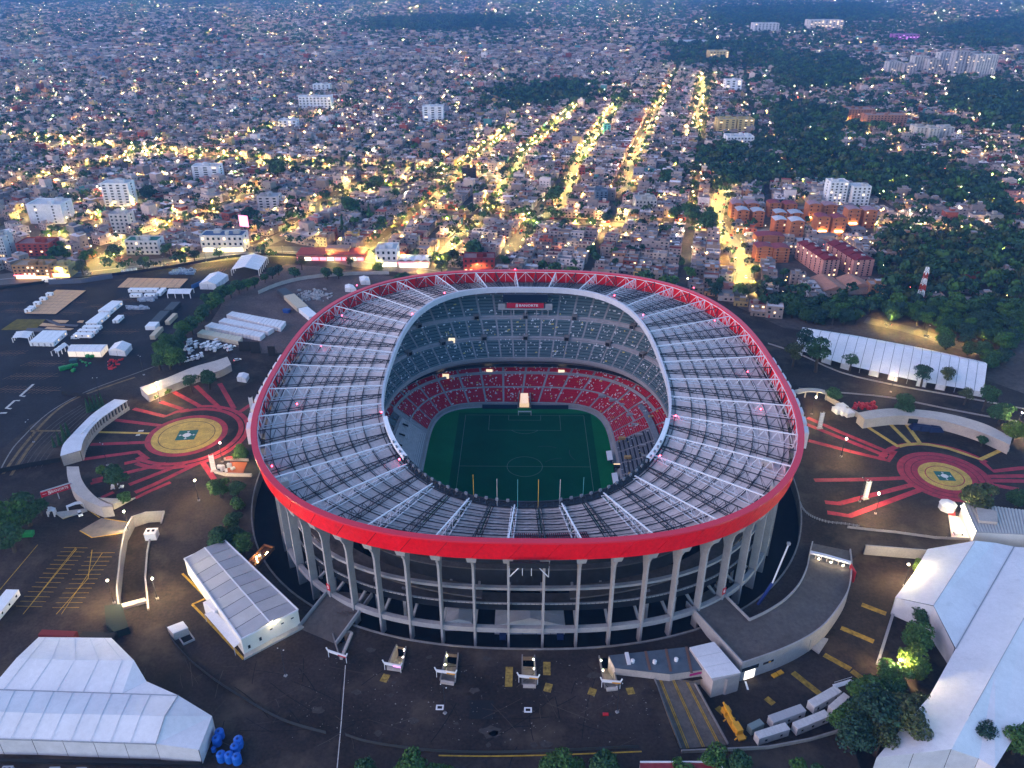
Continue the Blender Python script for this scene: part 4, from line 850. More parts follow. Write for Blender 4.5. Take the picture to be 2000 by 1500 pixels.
for k, (x, y) in enumerate(((1340, 1290), (1365, 1275), (1400, 1290), (1425, 1300), (1330, 1330), (1345, 1365), (1370, 1345), (1350, 1385), (1395, 1370), (1470, 1275), (1490, 1270), (1440, 1330))):
    xx, yy = G(*ZH(x, y)); t = thing('barrier', 'red plastic barrier lying in the heap before the white tent', 'barrier', (xx, yy, 0), random.uniform(0, 3), 'red barriers before the white tent'); m = MB(); m.add([(-1.3, -.35, 0), (1.3, -.35, 0), (1.3, .35, 0), (-1.3, .35, 0), (-1.3, -.12, 1), (1.3, -.12, 1), (1.3, .12, 1), (-1.3, .12, 1)], BOXF); m.build('shell', REDM, t); m = MB(); m.box(-1.35, 1.35, -.2, .2, .45, .6); m.build('band', WHITE if k % 4 == 0 else REDM, t)
for k, x in enumerate((1507, 1557, 1605, 1657)):
    xx, yy = G(*ZH(x, 215 - k * 6)); t = thing('portable_toilet', ['leftmost', 'second', 'third', 'rightmost'][k] + ' white portable cabin of four along the avenue fence', 'toilet', (xx, yy, 0), .1, 'white portable cabins by the avenue'); m = MB(); m.box(-1, 1, -1, 1, 0, 3.4); m.build('shell', WHITE, t); m = MB(); m.box(-.6, .6, -1.05, -1.0, .2, 2.6); m.build('door', TENTD, t); m = MB(); m.box(-1.1, 1.1, -1.1, 1.1, 3.41, 3.6); m.build('roof', GREY, t)
for (xa, ya, xb, yb, h, lab) in ((1302, 995, 1435, 1165, 7, 'black cloth screen on scaffold, leftmost of three by the rim'), (1445, 975, 1560, 1195, 8.5, 'tall black cloth screen, middle of three by the rim'), (1655, 1045, 1742, 1225, 7, 'black cloth screen nearest the red letters of the rim')):
    x0, y0 = G(*ZI(xa, yb)); x1, y1 = G(*ZI(xb, yb)); t = thing('screen_scaffold', lab, 'screen', ((x0 + x1) / 2, y0, 0)); w = (x1 - x0) / 2; m = MB(); m.box(-w, w, 0, .3, .4, h); m.build('cloth', BLACK, t); m = MB()
    for q in (-w, 0, w): m.bar((q, .5, 0), (q, .5, h + .4), .18); m.bar((q, .5, h * .8), (q, 3.2, 0), .15); m.bar((q, 3.2, 0), (q, 3.2, h * .4), .12)
    m.build('scaffold', STEELK, t)
x, y = G(*ZI(1878, 690)); t = thing('skip', 'blue steel skip alone on the dirt lot', 'skip', (x, y, 0), -.3); m = MB(); m.add([(-2, -1.4, .1), (2, -1.4, .1), (2, 1.4, .1), (-2, 1.4, .1), (-2.5, -1.6, 2.4), (2.5, -1.6, 2.4), (2.5, 1.6, 2.4), (-2.5, 1.6, 2.4)], BOXF); m.build('body', mat('skip_blue', (.02, .07, .30), .5), t); m = MB(); m.box(-2.6, 2.6, -1.7, 1.7, 2.41, 2.55); m.build('cover', mat('skip_cover', (.015, .05, .2), .6), t)
m = MB(); bx, by = G(612, 578)
for k in range(150): m.obox(bx + random.gauss(0, 6), by + random.gauss(0, 5), 0.05, random.uniform(.3, 1.8), random.uniform(.5, 3.5), random.uniform(.2, 1.2), random.uniform(0, 3))
tag(m.build('debris', mat('debris_mix', (.42, .40, .40), .8, var=.5, scale=.8)), 'pale heap of scrap and debris on the dirt lot', 'debris', kind='stuff')
m = MB()
for (cx_, cy_, n, sx, sy) in ((175, 530, 40, 90, 30), (60, 640, 30, 110, 14)):
    for k in range(n): x, y = G(*ZI(cx_ + random.uniform(-sx, sx), cy_ + random.uniform(-sy, sy))); m.obox(x, y, 0.05, random.uniform(.5, 2), random.uniform(1.5, 6), random.uniform(.6, 1.6), random.uniform(-.2, .2))
tag(m.build('building_material', mat('material_mix', (.35, .38, .44), .7, var=.4, scale=.5)), 'stacked pale building material between the trailers', 'material', kind='stuff')
m = MB()
for k in range(60): x, y = G(*ZI(560 + random.uniform(-90, 180), 205 + random.uniform(-35, 20))); m.obox(x, y, 0.05, random.uniform(.6, 2.4), random.uniform(1.5, 5), random.uniform(1, 2.4), random.uniform(-.3, .3))
tag(m.build('building_material', mat('material_blue', (.14, .22, .34), .7, var=.6, scale=.4)), 'stacked bluish pallets and crates near the avenue', 'material', kind='stuff')
m = MB(); x0, y0 = G(*ZI(770, 375)); m.obox(x0 + 4, y0 + 7, 0, 3.2, 26, .8, 1.15); tag(m.build('site_hoarding', mat('hoarding_blue', (.02, .10, .28), .6)), 'blue hoarding beside the closed white tent', 'hoarding')
m = MB(); x0, y0 = G(*ZH(1000, 330)); x1, y1 = G(*ZH(1380, 270)); wall_along(m, [(x0 - 24, y0 - 3), (x0, y0), (x1, y1)], 1.2, 0, 3.8); tag(m.build('site_hoarding', mat('hoarding_grey', (.10, .11, .15), .7)), 'grey and timber hoarding along the avenue fence', 'hoarding')
# ------------------------------------------------ fences, kerbs and painted marks
def fence(label, pts, h, m_, post=4.0, solid=True, name='fence', z=0.0):
    P = [Vector(p[:2]) for p in pts]; t = thing(name, label, 'fence', (P[0].x, P[0].y, z)); mm = MB(); pp = MB()
    for a, b in zip(P[:-1], P[1:]):
        L = (b - a).length; n = max(1, int(L / post))
        for k in range(n):
            p, q = a.lerp(b, k / n), a.lerp(b, (k + 1) / n); pp.box(p.x - .08, p.x + .08, p.y - .08, p.y + .08, z, z + h + .15)
            if solid: mm.bar((p.x, p.y, z + h / 2), (q.x, q.y, z + h / 2), .08, h)
            else:
                for f in (.35, .65, .97): mm.bar((p.x, p.y, z + h * f), (q.x, q.y, z + h * f), .09)
    wpart('panel' if solid else 'rail', mm, m_, t); wpart('post', pp, m_, t, 'stuff'); return t
fence('black mesh fence along the avenue edge of the left lot', smoothline(GL([(0, 566), (90, 553), (200, 541), (330, 524), (440, 505), (520, 499), (590, 502)]), 4), 2.2, BLACK)
fence('dark cloth fence across the lower left approach road', GL([(-60, 945), (0, 924), (60, 912), (120, 902)]), 2.6, BLACK)
fence('black mesh fence behind the cypress trees of the left gate', GL([(122, 772), (170, 776), (212, 789)]), 2.4, BLACK)
fence('dark guard fence sweeping round the lower left forecourt', smoothline(W2(ZC, [(1000, 235), (1050, 330), (1150, 440), (1280, 545), (1450, 655), (1700, 795), (1960, 873)]), 5), 1.5, mat('dark_fence', (.04, .045, .05), .7))
fence('dark fence on the near edge of the forecourt beyond the gap', smoothline(W2(ZD, [(232, 884), (400, 932), (800, 982), (1300, 986), (1990, 955)]), 5), 1.3, mat('dark_fence', (.04, .045, .05), .7))
fence('thin railing round the rounded corner of the right forecourt', smoothline(W2(ZL, [(98, 1060), (120, 1110), (170, 1160), (240, 1195), (340, 1225), (480, 1240), (600, 1262)]), 4), 1.2, GREY, solid=False)
fence('railing above the lit wall of the lower right deck', W2(ZK, [(180, 880), (330, 890), (420, 912), (520, 925)]), 1.1, GREY, solid=False)
fence('pale boundary wall below the trees behind the dirt lot', smoothline(GL([(505, 575), (540, 560), (585, 548), (640, 541), (700, 537), (760, 536)]), 3), 3.0, BEIGE, name='boundary_wall')
fence('low beige parapet above the road of the right forecourt', W2(ZL, [(500, 1268), (700, 1290), (900, 1310), (1250, 1358), (1590, 1372)]), 1.3, CONC, name='parapet_wall')
fence('long pale kerb wall along the road by the right tent', smoothline(GL([(1500, 672), (1560, 692), (1640, 728), (1740, 752), (1850, 772), (1960, 792), (2060, 812)]), 3), 1.0, CONC, name='parapet_wall')
fence('second pale kerb wall nearer the right gate', smoothline(GL([(1560, 760), (1640, 768), (1740, 778), (1850, 800), (1990, 826)]), 3), 1.0, CONC, name='parapet_wall')
def paint(lines, w, m_, z=.10, name='ground_marking'):
    mm = MB()
    for pts in lines: stroke(mm, pts, w, z)
    o = mm.build(name, m_); tag(o, kind='structure'); return o
# left forecourt
lc = (-177.6, 356.7); zz_ = .09
def arc(c, r, a0, a1, n=48): return [(c[0] + r * math.cos(R(a0 + (a1 - a0) * k / n)), c[1] + r * math.sin(R(a0 + (a1 - a0) * k / n))) for k in range(n + 1)]
mm = MB(); mm.disc(*lc, .105, 17.8, 64); tag(mm.build('painted_disc', YELP), kind='structure')
mm = MB(); mm.disc(*lc, .11, 14.4, 64, r0=14.05); tag(mm.build('painted_ring', BLACK), kind='structure')
paint([arc(lc, 19.4, -200, 160)], 2.9, REDP, .09)
paint([arc(lc, 27.6, -128, 118), arc(lc, 31.0, -120, 100)], 2.6, REDP, .095)
def emblem(c, s, rot):
    P = [(c[0] + s * math.cos(R(rot + 45 + 90 * k)), c[1] + s * math.sin(R(rot + 45 + 90 * k))) for k in range(4)]
    tag(sheet('painted_square', [P], .115, GREENP, kind=None), kind='structure'); mm = MB(); mm.disc(*c, .12, s * .30, 24)
    for k in range(4):
        a = R(rot + 90 * k); mm.add([(c[0] + s * .30 * math.cos(a + .1), c[1] + s * .3 * math.sin(a + .1), .12), (c[0] + s * .3 * math.cos(a - .1), c[1] + s * .3 * math.sin(a - .1), .12), (c[0] + s * .74 * math.cos(a), c[1] + s * .74 * math.sin(a), .12)], [(0, 1, 2)])
        mm.obox(c[0] + s * .5 * math.cos(a), c[1] + s * .5 * math.sin(a), .118, .122, s * .08, s * .2, a)
    tag(mm.build('painted_emblem', mat('emblem_white', (.65, .65, .62), .7)), kind='structure')
emblem(lc, 7.0, 6)
S = [W2(ZA, p) for p in ([(870, 995), (1075, 1045), (1150, 1015), (1230, 1000)], [(1045, 950), (1190, 998)], [(1120, 880), (1305, 980)], [(1275, 845), (1440, 1000)], [(1430, 830), (1525, 995)], [(750, 1068), (1060, 1106)], [(590, 1228), (985, 1212)], [(500, 1330), (900, 1275), (960, 1325)], [(810, 1352), (960, 1320)], [(800, 1418), (1080, 1350)], [(840, 1490), (1200, 1350)], [(880, 1540), (1000, 1490), (1290, 1350)], [(1320, 1345), (1395, 1455)], [(1540, 1030), (1660, 950)], [(600, 1462), (670, 1445)])]
paint(S, 2.7, REDP, .085)
paint([W2(ZB, [(660, 240), (740, 205)]), W2(ZB, [(880, 245), (960, 205), (1110, 140)]), W2(ZB, [(590, 150), (665, 130)])], 2.2, REDP, .085)
paint([W2(ZA, [(640, 1147), (1010, 1156)])], 1.7, YELP, .085)
paint([W2(ZA, [(900, 1140), (935, 1138)]), W2(ZA, [(885, 1167), (912, 1165)])], 1.6, WHTL, .09)
# right forecourt
rc = (206.9, 324.1)
mm = MB(); mm.disc(*rc, .105, 12.0, 64); tag(mm.build('painted_disc', YELP), kind='structure')
mm = MB(); mm.disc(*rc, .112, 8.9, 64, r0=8.4); tag(mm.build('painted_ring', REDP), kind='structure')
mm = MB(); mm.disc(*rc, .09, 21.5, 72, r0=12.0); tag(mm.build('painted_ring', REDP), kind='structure')
for r_ in (15.0, 18.2): mm = MB(); mm.disc(*rc, .10, r_ + .2, 64, r0=r_ - .2); tag(mm.build('painted_ring', mat('dark_red_line', (.12, .01, .02), .8)), kind='structure')
emblem(rc, 5.6, -3)
paint([arc(rc, 29.2, 25, 152)], 3.0, REDP, .092); paint([W2(ZL, [(935, 575), (1000, 560), (1100, 552), (1200, 560), (1350, 590), (1500, 640), (1630, 685), (1860, 580)])], 2.3, YELP, .094)
paint([W2(ZL, p) for p in ([(650, 395), (935, 578)], [(850, 370), (1030, 550)], [(985, 365), (1115, 545)])], 2.2, YELP, .094)
paint([W2(ZL, p) for p in ([(160, 330), (480, 470), (890, 640)], [(150, 385), (840, 660)], [(170, 525), (520, 615), (850, 695), (900, 610)], [(220, 862), (640, 855), (1010, 842)], [(310, 1048), (430, 1060), (700, 990), (1110, 885)], [(330, 1135), (520, 1165), (800, 1060), (1220, 905)], [(1640, 700), (1740, 785), (2010, 755)], [(1700, 830), (2010, 825)], [(1720, 865), (2010, 870)], [(1720, 900), (1960, 940)], [(1340, 900), (1380, 970)], [(1440, 910), (1500, 1040)])], 2.9, REDP, .088)
# parking bays
def bays(x0, y0, x1, y1, step=2.7, ln=5.0, slant=.55, m_=ORGL, z=.10):
    a, b = Vector(G(x0, y0)), Vector(G(x1, y1)); d = (b - a); L = d.length; d.normalize(); n_ = Vector((-d.y, d.x)); mm = MB(); stroke(mm, [tuple(a), tuple(b)], .22, z)
    for k in range(int(L / step)):
        p = a + d * (k * step); v = (n_ + d * slant).normalized() * ln; stroke(mm, [tuple(p - v), tuple(p + v)], .16, z + .004)
    tag(mm.build('parking_marking', m_), kind='structure')
for r_ in ((55, 709, 128, 711), (200, 648, 272, 648), (20, 735, 115, 735), (0, 690, 50, 690), (0, 591, 50, 592), (10, 606, 52, 608), (108, 609, 160, 612), (176, 598, 212, 600), (240, 612, 282, 612), (0, 760, 118, 763), (140, 590, 170, 592), (230, 585, 300, 586), (420, 530, 450, 525), (370, 528, 420, 522)): bays(*r_)
for r_ in ((148, 1070, 45, 1200), (200, 1080, 120, 1200)): bays(*r_, slant=.0, ln=5.2, m_=YELL)
paint([GL([(74, 1064), (0, 1152)]), GL([(180, 1074), (172, 1130), (110, 1200)]), GL([(150, 1072), (45, 1200)])], .3, YELL)
paint([W2(ZA, p) for p in ([(218, 835), (132, 912), (165, 914)], [(130, 942), (95, 942), (40, 992), (75, 995)], [(45, 1022), (0, 1024)])], 1.5, WHTL)
paint([smoothline(W2(ZA, p), 5) for p in ([(0, 1400), (60, 1290), (130, 1200), (320, 1020), (560, 885), (830, 785), (1010, 718)],)], .7, CONCD, .14, 'kerb_line')
paint([smoothline(W2(ZA, p), 5) for p in ([(20, 1420), (150, 1240), (330, 1040), (480, 935), (700, 850), (880, 790)], [(70, 1430), (190, 1250), (280, 1140)], [(200, 1140), (400, 1138)])], 1.6, mat('worn_yellow', (.16, .105, .05), .85, var=.4, scale=.4))
paint([smoothline(W2(ZA, [(40 + k * 38, 1400 - k * 4), (150 + k * 34, 1240 + k * 2), (330 + k * 26, 1075 + k * 8), (520 + k * 12, 960 + k * 10)]), 5) for k in range(1, 7)], .35, mat('worn_lane', (.09, .075, .068), .85, var=.4, scale=.4))
# near forecourt: yellow patches, worn marks, kerb
paint([W2(ZD, p) for p in ([(455, 560), (480, 515)], [(1210, 590), (1215, 470)], [(1440, 620), (1455, 570)], [(1705, 640), (1720, 600)], [(1950, 635), (1935, 595)], [(1440, 520), (1440, 440)])], 2.6, mat('worn_yellow2', (.30, .20, .04), .85, var=.6, scale=.8), .08)
paint([smoothline(W2(ZD, [(790, 1004), (1100, 1008), (1500, 1000), (2010, 980)]), 5)], .5, YELL, .2)
paint([W2(ZD, [(230, 460), (205, 800), (180, 1077)])], .3, WHTL, .08)
paint([W2(ZE, p) for p in ([(1340, 660), (1525, 805)], [(1545, 545), (1720, 640)], [(1725, 650), (1790, 695)], [(1655, 370), (1870, 460)], [(845, 885), (910, 945)], [(910, 945), (1010, 1090)], [(1165, 825), (1215, 865)], [(1790, 220), (1950, 280)])], 2.4, mat('worn_yellow3', (.26, .165, .02), .85, var=.5, scale=.7), YZ + .05)
m = MB()
for (x, y, r_) in ((735, 410, 1.2), (1080, 420, 1.4), (1725, 520, 2.4), (640, 795, 2.0), (300, 620, 1.6), (1100, 860, 3.2), (1130, 870, 2), (1430, 935, 2), (1360, 935, 1.4), (520, 565, 1), (895, 810, .9), (430, 870, 1.4), (1000, 610, 1.8), (380, 370, 1.8), (1090, 940, 1.2), (60, 730, 2.2), (500, 640, 1)):
    xx, yy = G(*ZD(x, y)); pts = [(xx + r_ * (1 + random.uniform(-.4, .4)) * math.cos(k * .524), yy + r_ * .7 * (1 + random.uniform(-.4, .4)) * math.sin(k * .524), .07) for k in range(12)]; m.add(pts, [tuple(range(12))])
tag(m.build('pavement_patch', mat('patch_grey', (.055, .046, .042), .9, var=.3, scale=.8)), kind='structure')
x0, y0 = W2(ZD, [(980, 670)])[0]; x1, y1 = W2(ZD, [(1115, 785)])[0]
tag(sheet('pavement_patch', [[(x0, y0), (x1, y0), (x1, y1), (x0, y1)]], .075, mat('painted_shadow_black', (.008, .008, .010), .7), kind=None), kind='structure')  # sunken square drawn flat, its shadow painted near-black
m = MB()
for k in range(260):
    px, py = random.uniform(560, 1290), random.uniform(1285, 1450); xx, yy = G(px, py); r_ = abs(random.gauss(0, .10)) + .05; m.obox(xx, yy, .06, .1, r_ * 2, r_ * 1.3, random.uniform(0, 3))
tag(m.build('litter', mat('litter_pale', (.22, .20, .18), .9)), 'pale litter scattered over the near forecourt', 'litter', kind='stuff')
for (x, y, lab) in ((797, 715, 'white square drain cover frame near the left lamp foot'), (1327, 730, 'white square drain cover frame between the two near lamps')):
    xx, yy = G(*ZD(x, y)); t = thing('drain_cover', lab, 'drain cover', (xx, yy, .05)); m = MB(); m.box(-1.3, 1.3, -1.0, -.6, 0, .25); m.box(-1.3, 1.3, .6, 1.0, 0, .25); m.box(-1.3, -.8, -.6, .6, 0, .25); m.box(.8, 1.3, -.6, .6, 0, .25); m.build('rim', WHITE, t); m = MB(); m.box(-.8, .8, -.6, .6, 0, .08); m.build('grate', BLACK, t)
x, y = G(*ZD(1793, 760)); t = thing('barrel', 'red barrel lying on the near forecourt by the right lamp', 'barrel', (x, y, 0)); m = MB(); m.tube([(-.9, 0, .5), (.9, 0, .5)], .55, 10); m.build('drum', REDM, t); m = MB(); m.tube([(-.92, 0, .5), (-.8, 0, .5)], .58, 10); m.build('hoop', REDM, t)
# entry tunnels with sign gantries
for k, (T, sg, col) in enumerate(zip(TUNNELS, ((125, 372, 232, 408), (463, 447, 560, 466), (776, 492, 889, 508), (1272, 523, 1386, 535), (1772, 552, 1882, 562)), (YEL, MAGS, YEL, YEL, YEL))):
    lab = ['leftmost', 'second', 'third', 'fourth', 'rightmost'][k]; t = thing('entry_tunnel', lab + ' sunken entry stair with white sign gantry on the near forecourt', 'entry stair', (T[0][0], T[0][1], 0)); a, b, c, d = (Vector((p[0], p[1], 0)) for p in T)
    for i in range(12):
        f0, f1 = i / 12, (i + 1) / 12; z = -5 + 5 * f0; m = MB(); q = [a.lerp(d, f0), b.lerp(c, f0), b.lerp(c, f1), a.lerp(d, f1)]; m.prism([(p.x, p.y) for p in q], -5.4, z); wpart('step', m, CONCD, t)
    for p, q in ((a, d), (b, c)): m = MB(); wall_along(m, [(p.x, p.y), (q.x, q.y)], .45, -5.2, 1.1); wpart('side_wall', m, CONCD, t)
    p, q = G3(*ZD(sg[0], sg[1]), 3.2), G3(*ZD(sg[2], sg[3]), 3.2); p, q = Vector(p), Vector(q); m = MB(); m.bar(p, q, .35, 1.1); sbx = wpart('sign_board', m, WHITE, t); m = MB(); dd = (q - p); m.bar(p + dd * .55 + Vector((0, -.22, -.3)), q + Vector((0, -.22, -.3)), .1, .5); s2 = wpart('sign_stripe', m, col if k else REDM, t)
    m = MB(); m.bar((p.x, p.y, 0), tuple(p), .2); m.bar((q.x, q.y, 0), tuple(q), .2); m.bar(tuple(p), (p.x - .6, p.y + .2, 4.6), .35); m.bar(tuple(q), (q.x + .6, q.y + .2, 4.6), .35); wpart('gantry_post', m, WHITE, t)
    m = MB(); m.bar(tuple(d.lerp(a, -.06) + Vector((.3, 0, .5))), tuple(c.lerp(b, -.06) + Vector((-.3, 0, .5))), 1.0, .9); wpart('planter_block', m, BEIGE, t)
    if k:
        for f in (.12, .45): m = MB(); v = b.lerp(c, f) if k % 2 else a.lerp(d, f); m.ball((v.x + (-.5 if k % 2 else .5), v.y, .4), .16, 6, 4); wpart('bulkhead_lamp', m, glow('bulkhead_light', (1, .85, .55), 90), t)
# ------------------------------------------------ gate buildings
def curved(name, label, cat, outer, innr, h, m_, Z, roofm=None, arcade=None, zt=None):
    O = smoothline(W2(Z, outer, h), 4); I = smoothline(W2(Z, innr, h), 4); n = min(len(O), len(I)); O, I = O[:n], I[:n]
    t = thing(name, label, cat, (O[0][0], O[0][1], 0)); m = MB(); m.strip([(p[0], p[1], h) for p in O], [(p[0], p[1], h) for p in I]); m.strip([(p[0], p[1], h - .35) for p in O], [(p[0], p[1], h) for p in O]); m.strip([(p[0], p[1], h - .35) for p in I], [(p[0], p[1], h) for p in I]); wpart('roof', m, roofm or m_, t)
    sh = lambda P, Q, f: [(p[0] + (q[0] - p[0]) * f, p[1] + (q[1] - p[1]) * f) for p, q in zip(P, Q)]
    w1, w2 = sh(O, I, .03), sh(O, I, .93); m = MB(); m.strip([(p[0], p[1], 0) for p in w1], [(p[0], p[1], h - .2) for p in w1]); wpart('outer_wall', m, m_, t)
    m = MB(); m.strip([(p[0], p[1], 0) for p in w2], [(p[0], p[1], h - .2) for p in w2]); wpart('inner_wall', m, m_ if not arcade else DGLASS, t)
    m = MB(); [m.add([(a[0], a[1], 0), (b[0], b[1], 0), (b[0], b[1], h - .2), (a[0], a[1], h - .2)], [(0, 1, 2, 3)]) for a, b in ((w1[0], w2[0]), (w1[-1], w2[-1]))]; wpart('end_wall', m, m_, t)
    if arcade:
        cum = np.concatenate([[0], np.cumsum([math.dist(w2[i], w2[i + 1]) for i in range(n - 1)])]); w3 = sh(O, I, .985)
        for k in range(arcade):
            d_ = cum[-1] * (k + .5) / arcade; i = min(n - 2, int(np.searchsorted(cum, d_)) - 1); f = (d_ - cum[i]) / (cum[i + 1] - cum[i] + 1e-9); x = w3[i][0] + (w3[i + 1][0] - w3[i][0]) * f; y = w3[i][1] + (w3[i + 1][1] - w3[i][1]) * f
            m = MB(); m.obox(x, y, 0, h - .36, cum[-1] / arcade * .34, .7, math.atan2(w3[i + 1][1] - w3[i][1], w3[i + 1][0] - w3[i][0])); wpart('pier', m, m_, t)
        m = MB(); wall_along(m, w3, .5, 0, h * .32); wpart('sill_wall', m, m_, t)
    return t
curved('gate_building', 'long beige gate building with flat roof above the left forecourt', 'gate', [(910, 855), (1050, 808), (1250, 725), (1400, 682), (1480, 655)], [(965, 905), (1090, 850), (1290, 775), (1420, 750), (1505, 705)], 5.0, BEIGE, ZA)
t = curved('gate_building', 'curved white roofed gate building with arcade facing the left circle', 'gate', [(375, 838), (405, 715), (505, 600), (610, 490), (720, 385), (850, 290), (965, 220)], [(600, 775), (625, 670), (690, 560), (790, 450), (890, 375), (1000, 300), (1105, 232)], 6.0, BEIGE, ZJ, mat('pale_roof', (.66, .66, .70), .6, var=.1, scale=.2), 22)
m = MB()
for k in range(9):                                   # ghost letters along the roof
    x, y = G(*ZJ(610 + k * 19, 590 - k * 20), 6.2); m.obox(x, y, 6.0, 6.5, .9, .5, .9)
wpart('roof_lettering', m, WHITE, t)
curved('gate_building', 'curved grey gate building beside the red lettered banner', 'gate', [(445, 950), (455, 1070), (500, 1190), (600, 1290), (720, 1350), (820, 1390)], [(575, 950), (598, 1060), (650, 1160), (745, 1265), (850, 1335), (945, 1372)], 6.0, BEIGE, ZJ)
m = MB(); P = W(ZJ, [(820, 1392), (965, 1420), (1195, 1296), (1130, 1310), (960, 1372)], 0); m.prism([p[:2] for p in P], 0, [5.5, 3.0, .6, .6, 4.0]); tag(m.build('buttress_wall', BEIGE), 'pale sloping buttress wall at the end of the curved grey gate', 'wall')
t = curved('gate_building', 'long curved beige gate building closing the right forecourt', 'gate', [(590, 288), (730, 262), (900, 250), (1100, 260), (1300, 285), (1500, 330), (1700, 395), (1900, 500)], [(652, 345), (790, 326), (950, 312), (1100, 322), (1300, 354), (1500, 407), (1700, 478), (1882, 562)], 6.0, BEIGE, ZL)
for x, w, lab in ((1060, 42, 'opening'), (1195, 40, 'lit_opening')):
    xx, yy = G(*ZL(x, 345), 3.5); m = MB(); m.obox(xx, yy - .55, 1.2, 4.2, w * .23 * .3 * 1.9, .3, -.12); wpart('gate_opening', m, DGLASS if lab == 'opening' else glow('doorway_light', (1, .8, .48), .6), t)
m = MB(); wall_along(m, [(p[0], p[1]) for p in smoothline(W2(ZL, [(660, 372), (800, 352), (950, 340), (1100, 350), (1300, 385), (1500, 440), (1700, 510), (1875, 592)], 2), 4)], .8, 0, 2.4); wpart('bench_wall', m, BEIGE, t)
m = MB(); wall_along(m, W2(ZL, [(310, 170), (400, 225), (590, 330)]), .6, 0, 3); tag(m.build('boundary_wall', BEIGE), 'beige wall running into the right gate building', 'wall')
m = MB(); P = smoothline(W2(ZL, [(60, 110), (150, 92), (250, 95), (330, 115)], 5), 4); wall_along(m, P, 4.0, 4.4, 5.0); o = thing('entry_canopy', 'curved beige entry canopy behind the white domed stalls', 'canopy', (P[0][0], P[0][1], 0)); wpart('roof', m, BEIGE, o); m = MB(); [m.bar((p[0], p[1], 0), (p[0], p[1], 4.4), .6) for p in P[::4]]; wpart('post', m, BEIGE, o)
for k, (x, y) in enumerate(((425, 250), (470, 262), (510, 275), (455, 225))):
    xx, yy = G(*ZL(x, y), 2.5); t = thing('stall_tent', 'white domed stall tent, one of four beside the right gate', 'tent', (xx, yy, 0), .3, 'domed stalls beside the right gate'); m = MB(); m.box(-2.4, 2.4, -2.4, 2.4, 0, 2.6); m.build('wall', TENT, t); m = MB(); m.add([(-2.6, -2.6, 2.61), (2.6, -2.6, 2.61), (2.6, 2.6, 2.61), (-2.6, 2.6, 2.61), (0, 0, 4)], [(0, 1, 4), (1, 2, 4), (2, 3, 4), (3, 0, 4), (3, 2, 1, 0)]); m.build('roof', TENT, t)
m = MB()
for k in range(60): x, y = G(*ZL(640 + random.uniform(-90, 100), 235 + random.uniform(-22, 25))); m.obox(x, y, 0, random.uniform(.6, 2), random.uniform(.6, 2.4), random.uniform(.4, 1.2), random.uniform(0, 3))
tag(m.build('folded_furniture', REDM), 'red heap of folded stall furniture by the right gate', 'furniture', kind='stuff')
for k, (x, y) in enumerate(((1090, 420), (1165, 430), (1245, 438))):
    xx, yy = G(*ZL(x, y)); m = MB(); m.add([(xx - 4, yy - 2.2, 0), (xx + 4, yy - 2.2, 0), (xx + 4, yy + 2.2, 0), (xx - 4, yy + 2.2, 0), (xx - 2.6, yy - 1, 2.3), (xx + 2.2, yy - 1.2, 2.6), (xx + 2.6, yy + 1, 2.1), (xx - 2, yy + 1.3, 2.6)], BOXF); tag(m.build('covered_stack', mat('navy_tarp', (.008, .016, .06), .6)), ['leftmost', 'middle', 'rightmost'][k] + ' dark blue tarpaulin heap before the right gate', 'tarpaulin', 'blue tarpaulin heaps before the right gate')
# red banner on its gate
p, q = Vector(G(*ZJ(165, 1262), 5.0)), Vector(G(*ZJ(498, 1160), 5.0)); d = q - p
t = thing('lettered_banner', 'red banner with white lettering across the left gate road', 'banner', ((p.x + q.x) / 2, (p.y + q.y) / 2, 0)); banner(d.length, 2.9, ((p.x + q.x) / 2, (p.y + q.y) / 2, 5.0), math.atan2(d.y, d.x), t, tsize=1.8, dash=True)
m = MB(); [m.bar((v.x, v.y + .3, 0), (v.x, v.y + .3, 6.4), .3) for v in (p, p.lerp(q, .5), q)]; m.bar((p.x, p.y + .4, 6.5), (q.x, q.y + .4, 6.5), .9, .25); wpart('gantry', m, GREY, t)
for pts, lab in (([(230, 1440), (300, 1440), (315, 1400), (245, 1390)], 'small white canopy near the red banner'), ([(450, 1395), (630, 1350), (620, 1318), (445, 1375)], 'long white canopy in front of the curved grey gate')):
    tent(lab, *W2(ZJ, pts, 2.8), 2.8, 3.2, open_=True, bays=2)
m = MB(); m.prism(W2(ZB, [(360, 345), (560, 320), (570, 330), (410, 380)]), 0, .9); tag(m.build('low_platform', BEIGE), 'low beige platform under the white canopy of the grey gate', 'platform')
tag(sheet('pavement_island', [W2(ZB, [(520, 455), (660, 375), (800, 395), (825, 410), (800, 470), (600, 500)])], .14, mat('pale_pavement', (.17, .15, .135), .85, var=.2, scale=.3), kind=None), kind='structure')
paint([W2(ZB, [(520, 457), (600, 502), (800, 472)]), W2(ZB, [(680, 378), (830, 402)]), W2(ZB, [(410, 382), (575, 322), (650, 372)])], .5, YELL, .2)
